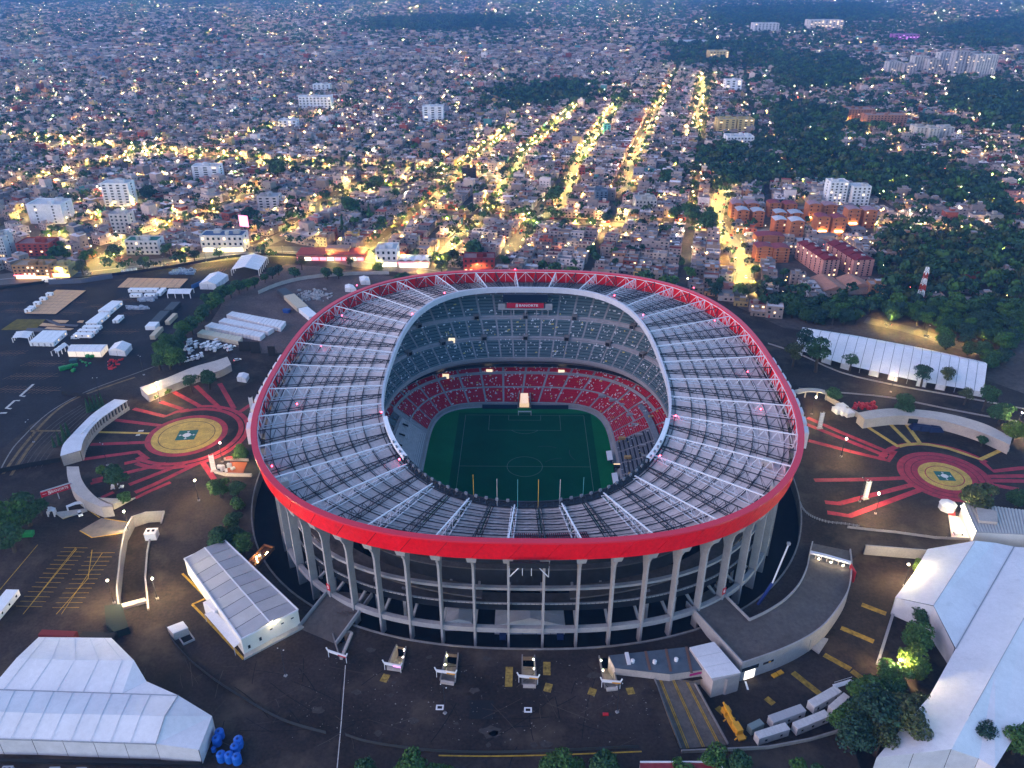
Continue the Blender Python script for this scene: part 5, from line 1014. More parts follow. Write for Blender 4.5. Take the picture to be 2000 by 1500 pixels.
# ------------------------------------------------ white hall on the left, tents
def wmesh_thing(name, label, cat, Z, parts, loc, z0=0.0):
    t = thing(name, label, cat, (*G(*Z(*loc), z0), z0)); return t
def poly(t, name, Z, pts, m_, thick=.0):
    P = W(Z, pts); m = MB(); m.add(P, [tuple(range(len(P)))]); return wpart(name, m, m_, t)
def skirt(t, name, Z, edges, z0, m_, bay=6.0, drop=.0):
    for e in edges:
        P = W(Z, e)
        for a, b in zip(P[:-1], P[1:]):
            a, b = Vector(a), Vector(b); n = max(1, int((b - a).length / bay))
            for k in range(n):
                p, q = a.lerp(b, k / n), a.lerp(b, (k + .985) / n); m = MB(); m.add([(p.x, p.y, z0), (q.x, q.y, z0), (q.x, q.y, q.z - drop), (p.x, p.y, p.z - drop)], [(0, 1, 2, 3)]); wpart(name, m, m_, t)
t = thing('white_hall', 'white flat hall with ridged metal roof beside the left entry ramp', 'building', (*G(500, 1240, 0), 0))
A = W(lambda x, y: (x, y), [(360, 1092, 8), (439.5, 1056, 8), (582, 1191.5, 8), (471, 1249, 8)]); A = [Vector(p) for p in A]
mid0, mid1 = (A[0] + A[1]) / 2 + Vector((0, 0, 1.2)), (A[2] + A[3]) / 2 + Vector((0, 0, 1.2)); HROOF = mat('hall_roof', (.50, .49, .47), .5, var=.08, scale=.2)
for s_, (p, q) in enumerate(((A[0], A[3]), (A[1], A[2]))):
    for k in range(9):
        f0, f1 = k / 9 + .002, (k + 1) / 9 - .002; m = MB(); m.add([tuple(p.lerp(q, f0)), tuple(p.lerp(q, f1)), tuple(mid0.lerp(mid1, f1)), tuple(mid0.lerp(mid1, f0))], [(0, 1, 2, 3)]); wpart('roof_sheet', m, HROOF if k % 2 else mat('hall_roof2', (.42, .42, .43), .5, var=.08, scale=.2), t)
m = MB(); m.bar(tuple(mid0), tuple(mid1), .5, .2); wpart('ridge_cap', m, WHITE, t)
m = MB(); [m.bar(tuple(p + Vector((0, 0, .15))), tuple(q + Vector((0, 0, .15))), .5, .5) for p, q in ((A[0], A[3]), (A[1], A[2]), (A[0], A[1]), (A[3], A[2]))]; wpart('gutter', m, WHITE, t)
HW = mat('hall_wall', (.78, .74, .66), .6, var=.05, scale=.3)
for p, q, mm_ in ((A[0], A[3], mid0), (A[1], A[2], mid0)): m = MB(); m.add([(p.x, p.y, 0), (q.x, q.y, 0), tuple(q), tuple(p)], [(0, 1, 2, 3)]); wpart('wall', m, HW, t)
for p, q, r_ in ((A[3], A[2], mid1), (A[0], A[1], mid0)): m = MB(); m.add([(p.x, p.y, 0), (q.x, q.y, 0), tuple(q), tuple(r_), tuple(p)], [(0, 1, 2, 3, 4)]); wpart('wall', m, HW, t)
e = (A[2] - A[3]); nrm = Vector((e.y, -e.x, 0)).normalized(); nrm = nrm if nrm.y < 0 else -nrm; ang = math.atan2(e.y, e.x)
for f, z, w, h in ((.10, 2.2, .9, 1.5), (.30, 3.0, .9, 1.6), (.50, 5.4, 1.1, .5), (.70, 5.4, 1.1, .5), (.88, 5.4, 1.1, .5)): v = A[3] + e * f + nrm * .03; m = MB(); m.obox(v.x, v.y, z, z + h, w, .14, ang); wpart('window', m, DGLASS, t)
m = MB(); P = [A[3] + nrm * 2 - e * .05, A[2] + nrm * 2 + e * .02, A[2], A[3]]; m.prism([(p.x, p.y) for p in P], 0, .9); wpart('plinth', m, BEIGE, t)
v = A[3] + e * .55 + nrm * 1.5; m = MB(); m.obox(v.x, v.y, 9.0, 9.25, .9, .3, ang); wpart('wall_lamp', m, glow('wall_lamp', (1, .82, .5), 70), t)
v2 = A[3] + e * .55 + nrm * .75; m = MB(); m.obox(v2.x, v2.y, 9.02, 9.2, .1, 1.5, ang); wpart('lamp_arm', m, GREY, t)
P = W(ZC, [(1220, 85), (1300, 42), (1370, 95), (1290, 136)], 5); m = MB(); m.prism([p[:2] for p in P], 0, 5.0); t2 = thing('side_annex', 'small white annex on the left flank of the white hall', 'annex', (P[0][0], P[0][1], 0)); wpart('body', m, WHITE, t2); m = MB(); m.prism([p[:2] for p in P], 5.003, 5.25); wpart('roof', m, TENT, t2)
P = W(ZC, [(1230, 150), (1290, 128), (1450, 315), (1405, 352)], 4); t2 = thing('long_awning', 'long white awning along the left flank of the white hall', 'awning', (P[0][0], P[0][1], 0)); m = MB(); m.prism([p[:2] for p in P], 3.7, 4.0); wpart('canopy', m, TENT, t2); m = MB(); [m.bar((p[0], p[1], 0), (p[0], p[1], 3.7), .2) for p in (P[0], P[3])]; wpart('post', m, GREY, t2)
paint([W2(ZB, [(1188, 735), (1345, 893)]), W2(ZC, [(1155, 95), (1245, 55)]), W2(ZC, [(1155, 95), (1215, 155), (1465, 425)])], .9, YELL, .14)
# big tent, lower left
T1 = thing('event_tent', 'huge white double roofed event tent in the near left corner', 'tent', (*G(210, 1440), 0))
for nm, pts in (('roof_sheet', [(232, 290, 8), (450, 292, 8), (470, 430, 11.5), (100, 415, 11.5)]), ('roof_sheet', [(450, 292, 8), (670, 295, 8), (805, 430, 11.5), (470, 430, 11.5)]),
                ('roof_sheet', [(100, 415, 11.5), (470, 430, 11.5), (400, 620, 8.2), (-60, 603, 8.2)]), ('roof_sheet', [(470, 430, 11.5), (805, 430, 11.5), (735, 628, 8.2), (400, 620, 8.2)]),
                ('roof_sheet', [(-60, 606, 8.2), (340, 617, 8.2), (300, 750, 10.2), (-120, 735, 10.2)]), ('roof_sheet', [(340, 617, 8.2), (735, 630, 8.2), (700, 757, 10.2), (300, 750, 10.2)]), ('roof_sheet', [(735, 630, 8.2), (1070, 640, 8.2), (990, 765, 10.2), (700, 757, 10.2)]),
                ('roof_sheet', [(-120, 735, 10.2), (300, 750, 10.2), (190, 903, 7.6), (-220, 895, 7.6)]), ('roof_sheet', [(300, 750, 10.2), (700, 757, 10.2), (560, 918, 7.6), (190, 903, 7.6)]), ('roof_sheet', [(700, 757, 10.2), (990, 765, 10.2), (935, 930, 7.6), (560, 918, 7.6)]),
                ('end_roof', [(1070, 640, 8.2), (1275, 765, 6.6), (1195, 968, 6.6), (935, 932, 7.55), (990, 765, 10.15)]), ('valance', [(805, 430, 11.5), (880, 556, 8.0), (735, 628, 8.2)]), ('valance', [(880, 556, 8.0), (1070, 640, 8.2), (735, 629, 8.2)])): poly(T1, nm, ZC, pts, TENT)
skirt(T1, 'wall_sheet', ZC, [[(-220, 895, 7.5), (190, 903, 7.5), (560, 918, 7.5), (935, 930, 7.5)], [(935, 932, 7.5), (1195, 968, 6.55), (1275, 765, 6.55), (1070, 640, 8.1), (880, 556, 7.9), (805, 432, 11.2), (670, 295, 7.9), (232, 290, 7.9), (100, 415, 11.4), (-60, 603, 8.0)]], 0, TENTD, 8.0)
m = MB(); [m.bar(G3(*ZC(a[0], a[1]), a[2]), G3(*ZC(b[0], b[1]), b[2]), .22) for a, b in (((-60, 604, 8.3), (735, 630, 8.3)), ((735, 630, 8.3), (1070, 641, 8.3)), ((990, 765, 10.3), (935, 935, 7.7)), ((1070, 640, 8.3), (990, 765, 10.3)), ((-220, 897, 7.7), (935, 935, 7.7)))]; wpart('seam_rope', m, GREY, T1)
for k in range(9):                                      # roof joints
    f = k / 9; m = MB(); a, b, c = G3(*ZC(-30 + 1050 * f, 608 + 30 * f), 8.35), G3(*ZC(-90 + 1050 * f, 738 + 26 * f), 10.3), G3(*ZC(-180 + 1080 * f, 898 + 34 * f), 7.75); m.bar(a, b, .12); m.bar(b, c, .12); wpart('roof_seam', m, TENTD, T1)
for k in range(5):
    f = .1 + k / 5; m = MB(); a, b, c = G3(*ZC(232 + 438 * f, 290 + 5 * f), 8.1), G3(*ZC(100 + 705 * f, 415 + 15 * f), 11.6), G3(*ZC(-60 + 795 * f, 604 + 25 * f), 8.35); m.bar(a, b, .12); m.bar(b, c, .12); wpart('roof_seam', m, TENTD, T1)
for k, (x, y) in enumerate(((55, 1056), (335, 1062), (495, 1066), (622, 1072), (750, 1076), (870, 1080), (1005, 1084), (1150, 1088))):
    xx, yy = G(*ZC(x, y), 2); t = thing('cooling_unit', ['leftmost', 'second', 'third', 'fourth', 'fifth', 'sixth', 'seventh', 'rightmost'][k] + ' grey cooling unit in the row below the big white tent', 'cooling unit', (xx, yy - 1.6, 0), .05, 'cooling units below the big tent'); m = MB(); m.box(-1.6, 1.6, -1.2, 1.2, .2, 2.0); m.build('casing', GREY, t); m = MB(); m.disc(-.7, 0, 2.02, .6, 12); m.disc(.75, 0, 2.02, .6, 12); m.build('fan', BLACK, t)
m = MB(); wall_along(m, W2(ZC, [(-60, 1040), (500, 1050), (1215, 1062)]), 1.0, 0, 1.2); tag(m.build('duct', BLACK), 'black duct running under the wall of the big white tent', 'duct')
for k, (x, y, s_) in enumerate(((1322, 880, 1), (1305, 920, 1), (1283, 963, .5), (1435, 925, 1), (1415, 968, 1), (1332, 1015, 1), (1380, 1020, 1), (1425, 1030, 1), (1440, 940, .7))):
    xx, yy = G(*ZC(x, y), 1); lab = ['blue tank touching the tent corner at the back', 'blue tank touching the tent corner in front', 'small blue tank half behind the tent corner', 'blue tank at the back of the right hand trio', 'blue tank in the middle of the right hand trio', 'blue tank leftmost of the front three', 'blue tank middle of the front three', 'blue tank rightmost of the front three', 'smaller blue tank tucked into the right hand trio'][k]
    t = thing('water_tank', lab, 'tank', (xx, yy, 0), 0, 'blue tanks beside the big tent'); m = MB(); m.tube([(0, 0, 0), (0, 0, 2.2 * s_), (0, 0, 2.9 * s_)], 1.45 * s_, 12); m.build('drum', BLUE, t); m = MB(); m.ball((0, 0, 2.9 * s_), 1.42 * s_, 12, 6, sz=.45); m.build('dome', BLUE, t); m = MB(); m.tube([(0, -.4 * s_, 3.2 * s_), (0, -.4 * s_, 3.6 * s_)], .45 * s_, 8); m.build('cap', mat('cap_blue', (.01, .04, .2), .5), t)
container('dark container with red side behind the big white tent', W2(ZC, [(245, 245), (455, 255), (450, 285), (235, 275)], 3), 3.0, mat('red_dark', (.16, .015, .015), .6)); container('black container behind the big white tent', W2(ZC, [(490, 258), (690, 262), (690, 295), (482, 290)], 3), 3.0, BLACK)
m = MB(); P = W2(ZC, [(640, 140), (740, 130), (785, 270), (700, 300), (650, 255)]); m.prism(P, 0, 3.4); tag(m.build('covered_stack', mat('black_green', (.006, .02, .02), .7)), 'black sheeted stack between the underpass and the big tent', 'stack')
trailer('white trailer cut by the left picture edge', W2(ZC, [(40, 5), (112, 10), (-60, 215), (-130, 205)], 3.5), 3.6, WHITE, wheels=True)
P = W(ZC, [(1005, 232), (1100, 196), (1130, 235), (1040, 270)], 3.4); t = thing('guard_hut', 'white guard hut with pit beside the curved dark fence', 'hut', (P[0][0], P[0][1], 0)); m = MB(); m.prism([p[:2] for p in P], 0, 3.2); wpart('body', m, BEIGE, t); m = MB(); m.prism([p[:2] for p in P], 3.203, 3.6); wpart('roof', m, TENT, t); P2 = W2(ZC, [(1065, 280), (1130, 255), (1170, 310), (1105, 340)]); m = MB(); wall_along(m, P2 + P2[:1], .4, 0, 1.0); wpart('pit_wall', m, CONC, t); m = MB(); m.prism(P2, .05, .2); wpart('pit_floor', m, BLACK, t)
# underpass furniture
t = thing('booth', 'white booth with two dark vents by the underpass wall', 'booth', (*G(*ZB(993, 500)), 0), .1); m = MB(); m.box(-2.4, 2.4, -2, 2, 0, 3.4); m.build('body', WHITE, t); m = MB(); m.box(-2.5, 2.5, -2.1, 2.1, 3.403, 3.6); m.build('roof', TENT, t); m = MB(); [m.box(x - .5, x + .5, -.4, .6, 3.61, 4.0) for x in (-1, 1)]; m.build('vent', BLACK, t)
m = MB(); P = W2(ZB, [(790, 930), (940, 890), (960, 910), (800, 955)], .5); m.prism(P, -.6, .5); tag(m.build('bridge_beam', BEIGE), 'pale beam bridging the lower end of the underpass', 'beam')
rbin('dark green rubbish skip by the trees at the left edge', *G(*ZB(185, 490)), GREEN, 5.2, 2.6, 2.2, .1, None, 'rubbish_skip', 'skip')
# ------------------------------------------------ right side buildings
t = thing('service_building', 'lamp lit white building with ribbed metal roof beyond the right circle', 'building', (*G(*ZL(1600, 1340)), 0)); Q = W(ZL, [(1483, 1050), (2250, 1146), (2250, 1330), (1592, 1300)], 7); Qv = [Vector(p) for p in Q]
m = MB(); m.prism([p[:2] for p in Q], 0, 6.7); wpart('body', m, HW, t); RIB = mat('rib_roof', (.52, .50, .47), .5, var=.1, scale=.3)
for k in range(26): f0, f1 = k / 26, (k + .55) / 26; m = MB(); P = [Qv[0].lerp(Qv[1], f0), Qv[0].lerp(Qv[1], f1), Qv[3].lerp(Qv[2], f1), Qv[3].lerp(Qv[2], f0)]; m.prism([(p.x, p.y) for p in P], 6.9, 7.25); wpart('roof_rib', m, RIB, t)
m = MB(); m.prism([p[:2] for p in Q], 6.703, 6.95); wpart('roof', m, mat('rib_roof2', (.36, .36, .37), .5), t)
m = MB(); P = W2(ZL, [(1595, 1082), (1775, 1115), (1780, 1210), (1620, 1195)], 9); m.prism(P, 7.26, 8.6); ac = wpart('roof_plant', m, BEIGE, t); m = MB(); c = Vector((sum(p[0] for p in P) / 4, sum(p[1] for p in P) / 4)); m.disc(c.x - 3, c.y + 2, 8.62, 1.3, 14); m.disc(c.x, c.y - 1.5, 8.62, 1.3, 14); p_ = m.build('fan', BLACK); p_.parent = ac; p_.matrix_parent_inverse = ac.matrix_parent_inverse.copy()
for k in range(5): f = .1 + k * .2; v = Qv[0].lerp(Qv[3], f); m = MB(); m.box(v.x - 1.1, v.x - .8, v.y - .5, v.y + .5, 6.2, 6.5); wpart('wall_lamp', m, glow('wall_lamp2', (1, .82, .48), 130), t); m = MB(); m.box(v.x - .9, v.x, v.y - .06, v.y + .06, 6.52, 6.6); wpart('lamp_arm', m, GREY, t)
m = MB(); m.prism(W2(ZL, [(1355, 1165), (1450, 1178), (1545, 1362), (1385, 1362)]), 0, .5); tag(m.build('loading_platform', BEIGE), 'low pale loading platform along the lamp lit building', 'platform')
x, y = G(*ZL(1352, 1075), 2); t = thing('round_kiosk', 'white eight sided kiosk at the foot of the right circle', 'kiosk', (x, y, 0)); m = MB(); P = [(3.6 * math.cos(R(22.5 + 45 * k)), 3.6 * math.sin(R(22.5 + 45 * k))) for k in range(8)]; m.prism(P, 0, 3.0); m.build('wall', TENT, t); m = MB(); m.add([(p[0] * 1.08, p[1] * 1.08, 3.01) for p in P] + [(0, 0, 4.0)], [(k, (k + 1) % 8, 8) for k in range(8)] + [tuple(range(8))[::-1]]); m.build('roof', TENT, t)
tag(sheet('red_carpet', [W2(ZL, [(1360, 1105), (1415, 1108), (1418, 1168), (1358, 1165)])], .12, REDM, kind=None), 'red carpet strip below the eight sided kiosk', 'carpet')
for k, (Z, x, y, h, lab) in enumerate(((ZL, 263, 420, 10, 'pale lattice tower standing near the red letters at right'), (ZL, 650, 1018, 10, 'pale lattice tower on the red stripes of the right forecourt'), (ZA, 1393, 1400, 9.5, 'pale lattice tower beside the terrace at the left circle'), (ZA, 1645, 1010, 9, 'pale lattice tower close to the rim at left'))):
    xx, yy = G(*Z(x, y)); t = thing('lattice_tower', lab, 'tower', (xx, yy, 0), .3); m = MB(); [m.bar((a, b, 0), (a, b, h), .16) for a in (-1, 1) for b in (-.4, .4)]; m.build('mast', TENT, t)
    for i in range(9): m = MB(); z = .8 + i * (h - 1) / 9; m.box(-1.1, 1.1, -.45, .45, z, z + .5); m.build('rung', TENT, t)
    m = MB(); m.box(-1.6, 1.6, -.9, .9, 0, .3); m.build('base', BEIGE, t)
# terrace with awning and tables at the left circle
t = thing('terrace_kiosk', 'orange floored terrace with low walls between the left circle and the rim', 'terrace', (*G(470, 912), 0)); m = MB(); m.prism(W2(ZA, [(1500, 1345), (1610, 1350), (1580, 1425), (1470, 1420)]), 0, .6); wpart('floor', m, mat('orange_floor', (.42, .10, .04), .7), t); m = MB(); P = W2(ZA, [(1400, 1410), (1470, 1430), (1640, 1435)]); wall_along(m, P, 1.2, 0, 1.4); P = W2(ZA, [(1460, 1330), (1620, 1335)]); wall_along(m, P, .5, 0, 1.4); wpart('wall', m, BEIGE, t); m = MB(); [m.obox(*G(*ZA(1430 + k * 22, 1380 + (k % 3) * 14)), 0, 1.6 + k % 2, 2, 1.4, k) for k in range(5)]; wpart('counter', m, TENTD, t); m = MB(); m.obox(*G(*ZA(1490, 1310), 3), 2.6, 2.8, 3, 2, .3); wpart('awning', m, REDM, t)
# long tent on the right
T2 = thing('event_tent', 'long white ribbed tent under the dark trees on the right', 'tent', (*G(*ZF(800, 440)), 0)); BK = [(225, 130), (600, 205), (1010, 285), (1428, 370)]; FR = [(165, 268), (520, 378), (960, 478), (1404, 552)]; n = 20
def atl(P, f):
    x = P[0][0] + (P[-1][0] - P[0][0]) * f; return x, float(np.interp(x, [p[0] for p in P], [p[1] for p in P]))
for k in range(n):
    f0, f1 = k / n + .001, (k + 1) / n - .001; a, b = G3(*ZF(*atl(BK, f0)), 9), G3(*ZF(*atl(BK, f1)), 9); c, d = G3(*ZF(*atl(FR, f1)), 3.4), G3(*ZF(*atl(FR, f0)), 3.4); m = MB(); m.add([a, b, c, d], [(0, 1, 2, 3)]); wpart('roof_sheet', m, TENT, T2)
    a2, b2 = (a[0] + (a[0] - d[0]) * .5, a[1] + (a[1] - d[1]) * .5, 4), (b[0] + (b[0] - c[0]) * .5, b[1] + (b[1] - c[1]) * .5, 4); m = MB(); m.add([a, b, b2, a2], [(3, 2, 1, 0)]); wpart('roof_sheet', m, TENT, T2)
    if k % 5 in (0, 3) or k > 17: m = MB(); m.add([(d[0], d[1], 0), (c[0], c[1], 0), c, d], [(0, 1, 2, 3)]); wpart('wall_sheet', m, TENTD, T2)
    m = MB(); m.bar(a, d, .2); m.bar((d[0], d[1], 0), d, .2); m.bar((a2[0], a2[1], 0), a2, .2); wpart('rib', m, GREY, T2)
a, d = G3(*ZF(*atl(BK, 1)), 9), G3(*ZF(*atl(FR, 1)), 3.4); m = MB(); m.add([(d[0], d[1], 0), d, a, (a[0] * 1.02, a[1] * 1.02, 4), (a[0] * 1.02, a[1] * 1.02, 0)], [(0, 1, 2, 3, 4)]); wpart('gable', m, TENT, T2)
# big tent, lower right (on the yard level)
T3 = thing('event_tent', 'huge white ridged event tent filling the near right corner', 'tent', (*G(1850, 1300, YZ), YZ)); z1, z2 = YZ + 12.5, YZ + 8.5
for pts in ([(935, 217, z2), (1215, 168, z1), (970, 548, z1), (745, 500, z2), (855, 357, z2)], [(1215, 168, z1), (1330, 180, z2 + 1), (1442, 203, z2), (1270, 505, z2), (1100, 800, z2), (970, 548, z1)],
            [(1442, 203, z2), (1800, 230, z1), (1500, 620, z1), (1270, 505, z2)], [(1270, 505, z2), (1500, 620, z1), (1330, 925, z1), (1100, 800, z2)], [(1100, 800, z2), (1330, 925, z1), (1180, 1195, z1), (945, 1080, z2)], [(945, 1080, z2), (1180, 1195, z1), (1075, 1390, z1), (635, 1440, z2)],
            [(1800, 230, z1), (2100, 380, z2), (1700, 900, z2), (1500, 620, z1)], [(1500, 620, z1), (1700, 900, z2), (1330, 1500, z2), (1330, 925, z1)], [(1330, 925, z1), (1330, 1500, z2), (1235, 1445, z2), (1180, 1195, z1)], [(1180, 1195, z1), (1235, 1445, z2), (1075, 1390, z1)]): poly(T3, 'roof_sheet', ZG, pts, TENT)
skirt(T3, 'wall_sheet', ZG, [[(970, 552, z1 - .3), (745, 502, z2), (855, 357, z2), (935, 217, z2)], [(970, 552, z1 - .3), (1095, 802, z2)], [(635, 1440, z2), (1075, 1390, z1)], [(1075, 1390, z1), (1235, 1445, z2), (1330, 1500, z2)]], YZ, TENTD, 9)
m = MB(); [m.bar(G3(*ZG(*a_[:2]), a_[2]), G3(*ZG(*b_[:2]), b_[2]), w_) for a_, b_, w_ in (((1442, 203, z2 + .1), (1100, 800, z2 + .1), .35), ((1215, 168, z1 + .05), (970, 548, z1 + .05), .15), ((1500, 620, z1 + .05), (1180, 1195, z1 + .05), .15))]; wpart('valley_gutter', m, GREY, T3)
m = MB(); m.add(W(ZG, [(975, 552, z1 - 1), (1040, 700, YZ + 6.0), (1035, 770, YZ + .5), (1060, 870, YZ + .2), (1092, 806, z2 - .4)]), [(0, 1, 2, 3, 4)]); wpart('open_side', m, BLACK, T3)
# ------------------------------------------------ right deck and yard
DO = [(1000, 860, 4), (1120, 820, 4), (1280, 760, 4), (1420, 690, 3.8), (1530, 610, 3.4), (1620, 500, 2.8), (1680, 400, 2.2), (1705, 300, 1.6), (1708, 205, 1.0), (1700, 120, .6)]; DI = [(1045, 575, 4), (1160, 520, 4), (1280, 440, 3.6), (1370, 340, 2.8), (1420, 230, 1.8), (1440, 130, 1.0), (1455, 70, .6)]
t = thing('curved_deck', 'broad curved concrete deck with parapets leading to the stadium at right', 'deck', (*G(*ZK(1000, 990), 0), YZ)); O = smoothline(W(ZK, DO), 4); I = smoothline(W(ZK, DI), 4); J = W(ZK, [(635, 460, 4.4), (820, 350, 4.4)])
m = MB(); ns = 40; Oi = [O[int(k * (len(O) - 1) / ns)] for k in range(ns + 1)]; Ii = [I[int(k * (len(I) - 1) / ns)] for k in range(ns + 1)]; m.strip(Oi, Ii); m.add([J[0], O[0], I[0], J[1]], [(0, 1, 2, 3)]); wpart('deck_slab', m, DECKM, t)
m = MB(); m.strip([(p[0], p[1], p[2] - 1.0) for p in Oi], [(p[0], p[1], p[2] - 1.0) for p in Ii]); m.add([(p[0], p[1], p[2] - 1) for p in (J[0], O[0], I[0], J[1])], [(0, 1, 2, 3)]); wpart('deck_soffit', m, CONCD, t)
m = MB(); wall_along(m, [p[:2] for p in O], .5, YZ - .2, [p[2] + 1.2 for p in O]); ow = wpart('outer_wall', m, CONC, t); m = MB(); wall_along(m, [p[:2] for p in I], .5, [p[2] - 1.6 for p in I], [p[2] + 1.1 for p in I]); wpart('parapet', m, CONC, t)
m = MB(); wall_along(m, [J[0][:2], O[0][:2]], .5, [2.8, YZ], [5.5, 5.2]); wpart('parapet', m, CONC, t); m = MB(); wall_along(m, [I[0][:2], J[1][:2]], .5, [2.6, 2.8], [5.1, 5.5]); wpart('parapet', m, CONC, t)
m = MB(); [m.box(x - .7, x + .7, y - .7, y + .7, MZ, z - 1) for x, y, z in [tuple((Vector(I[0]) * f + Vector(J[1]) * (1 - f)) * .8 + (Vector(O[0]) * f + Vector(J[0]) * (1 - f)) * .2) for f in (.2, .55)]]; wpart('pier', m, CONC, t)
a_, b_ = Vector(O[0]), Vector(O[5]); e = b_ - a_; ang = math.atan2(e.y, e.x)
def onwall(f, z, w, h, m_, nm, out=.32):
    i = f * (len(O) - 1); k = int(i); p = Vector(O[k]).lerp(Vector(O[min(k + 1, len(O) - 1)]), i - k); q = Vector(O[min(k + 1, len(O) - 1)]) - Vector(O[k]); an = math.atan2(q.y, q.x); nv = Vector((math.sin(an), -math.cos(an), 0)); mm2 = MB(); mm2.obox(p.x + nv.x * out, p.y + nv.y * out, z, z + h, w, .2, an); return wpart(nm, mm2, m_, t)
onwall(.062, YZ + .1, 4.2, 4.0, glow('doorway_bright', (1, .93, .78), .5), 'lit_doorway'); onwall(.06, YZ + 4.5, 7.0, 1.6, DGLASS, 'dark_fascia'); onwall(.15, YZ + 4.6, 4.5, .9, DGLASS, 'wall_sign'); onwall(.155, YZ + 4.7, .9, .7, YEL, 'sign_mark', .40); onwall(.175, YZ + .2, .5, 6.5, GREY, 'drain_pipe'); onwall(.36, YZ + .2, .5, 6.0, GREY, 'drain_pipe')
m = MB(); p = Vector(O[1]); m.box(p.x + .5, p.x + 1.2, p.y - 4.5, p.y - .8, YZ + .03, YZ + .06); wpart('painted_door_light_spill', m, WHITE, t)  # no real mat: white strip painted for light spilling from the doorway
m = MB(); wall_along(m, [p[:2] for p in W(ZK, [(1440, 135, 3), (1540, 158, 3), (1705, 205, 3)])], 1.6, 3.2, 3.9); g_ = thing('deck_gate', 'pale gate canopy crossing the upper end of the curved deck', 'gate', (*G(*ZK(1560, 170), 1), 1)); wpart('canopy', m, TENT, g_)
for f in np.linspace(0, 1, 8): m = MB(); x, y = G(*ZK(1440 + 262 * f, 140 + 66 * f), 3); m.bar((x, y, .6), (x, y, 3.2), .25); wpart('post', m, BEIGE, g_)
for f in (.2, .5, .8): m = MB(); x, y = G(*ZK(1440 + 262 * f, 150 + 70 * f), 3); m.box(x - .25, x + .25, y - 1.0, y - .7, 2.9, 3.15); wpart('gate_lamp', m, glow('gate_lamp', (1, .82, .5), 40), g_)
x, y = G(*ZK(1715, 260), 1); m = MB(); m.box(x - .3, x + .3, y - 2.6, y + 2.6, YZ + 2, 3.4); tag(m.build('advert_board', REDM), 'red panel on the outer end of the curved deck', 'panel')
t = thing('low_depot', 'blue grey flat roofed depot between the stadium and the curved deck', 'building', (*G(*ZK(400, 900)), 0)); P = W2(ZK, [(130, 800), (640, 745), (750, 890), (640, 905), (530, 920), (170, 880)], 3.4); m = MB(); m.prism(P, YZ, 3.1); wpart('body', m, BEIGE, t); SL = mat('slate_roof', (.085, .11, .14), .6, var=.15, scale=.4); m = MB(); m.prism(P, 3.103, 3.4); wpart('roof', m, SL, t)
for f in (.47, .73, .99): m = MB(); a, b = G3(*ZK(130 + 510 * f, 800 - 55 * f), 3.4), G3(*ZK(170 + 520 * f - 15, 880 + 35 * f), 3.4); m.bar((a[0], a[1], 3.5), (b[0], b[1], 3.5), .9, .18); wpart('rust_strip', m, mat('rust', (.16, .09, .07), .8), t)
m = MB(); a, b = G3(*ZK(245, 790), 3.4), G3(*ZK(262, 865), 3.4); m.bar((a[0], a[1], 3.9), (b[0], b[1], 3.9), 1.3, .7); wpart('roof_duct', m, TENT, t)
for x, y in ((285, 845), (428, 850), (568, 835)): xx, yy = G(*ZK(x, y), 3.4); m = MB(); m.tube([(xx, yy, 3.41), (xx, yy, 4.3)], .7, 10); m.ball((xx, yy, 4.4), .8, 10, 5, sz=.5); wpart('roof_vent', m, TENT, t)
a, b = G3(*ZK(655, 925), 1.6), G3(*ZK(742, 905), 1.6); m = MB(); m.bar((a[0], a[1] - .5, 1.8), (b[0], b[1] - .5, 1.8), .15, 1.0); wpart('sign_board', m, mat('sign_magenta_paint', (.45, .02, .18), .6), t)
t = thing('white_depot', 'white roofed depot box tucked against the curved deck', 'building', (*G(*ZK(850, 1000), YZ), YZ)); P = W2(ZK, [(655, 747), (815, 710), (990, 912), (810, 962), (752, 892)], 4.6); m = MB(); m.prism(P, YZ, 4.3); wpart('body', m, mat('depot_wall', (.42, .38, .37), .8, var=.1, scale=.3), t)
Pv = [Vector((*p, 4.6)) for p in P]
for k in range(3): f0, f1 = k / 3 + .004, (k + 1) / 3 - .004; m = MB(); q = [Pv[0].lerp(Pv[4].lerp(Pv[3], .8), f0), Pv[1].lerp(Pv[2], f0), Pv[1].lerp(Pv[2], f1), Pv[0].lerp(Pv[4].lerp(Pv[3], .8), f1)]; m.prism([(p.x, p.y) for p in q], 4.32, 4.6); wpart('roof_sheet', m, TENT, t)
m = MB(); P = W2(ZK, [(815, 965), (885, 945), (905, 950), (985, 925)], 4.0); wall_along(m, P, .25, YZ, 3.6); wpart('roller_shutter', m, mat('shutter', (.33, .30, .30), .7, var=.1, scale=.6), t)
Rp = W(ZK, [(415, 925, .05), (690, 985, .05), (905, 1380, YZ + .06), (600, 1410, YZ + .06)]); t = thing('vehicle_ramp', 'sloping vehicle ramp with yellow guide lines beside the near forecourt', 'ramp', (*G(*ZK(600, 1410)), 0)); m = MB(); m.add(Rp, [(0, 1, 2, 3)]); wpart('slab', m, mat('ramp_concrete', (.12, .10, .085), .8, var=.3, scale=.2, var2=.2, scale2=1.0), t)
Rv = [Vector(p) for p in Rp]
for f in (.13, .17, .46, .50, .80, .84): m = MB(); a, b = Rv[0].lerp(Rv[1], f), Rv[3].lerp(Rv[2], f); m.bar(a + Vector((0, 0, .04)), b + Vector((0, 0, .04)), .28, .06); wpart('guide_line', m, YELL, t)
for f, a_, b_ in ((0, Rv[0], Rv[3]), (1, Rv[1], Rv[2])): m = MB(); m.bar(a_ + Vector((0, 0, .2)), b_ + Vector((0, 0, .2)), .5, .9); wpart('kerb', m, CONCD, t)
ztr = YZ
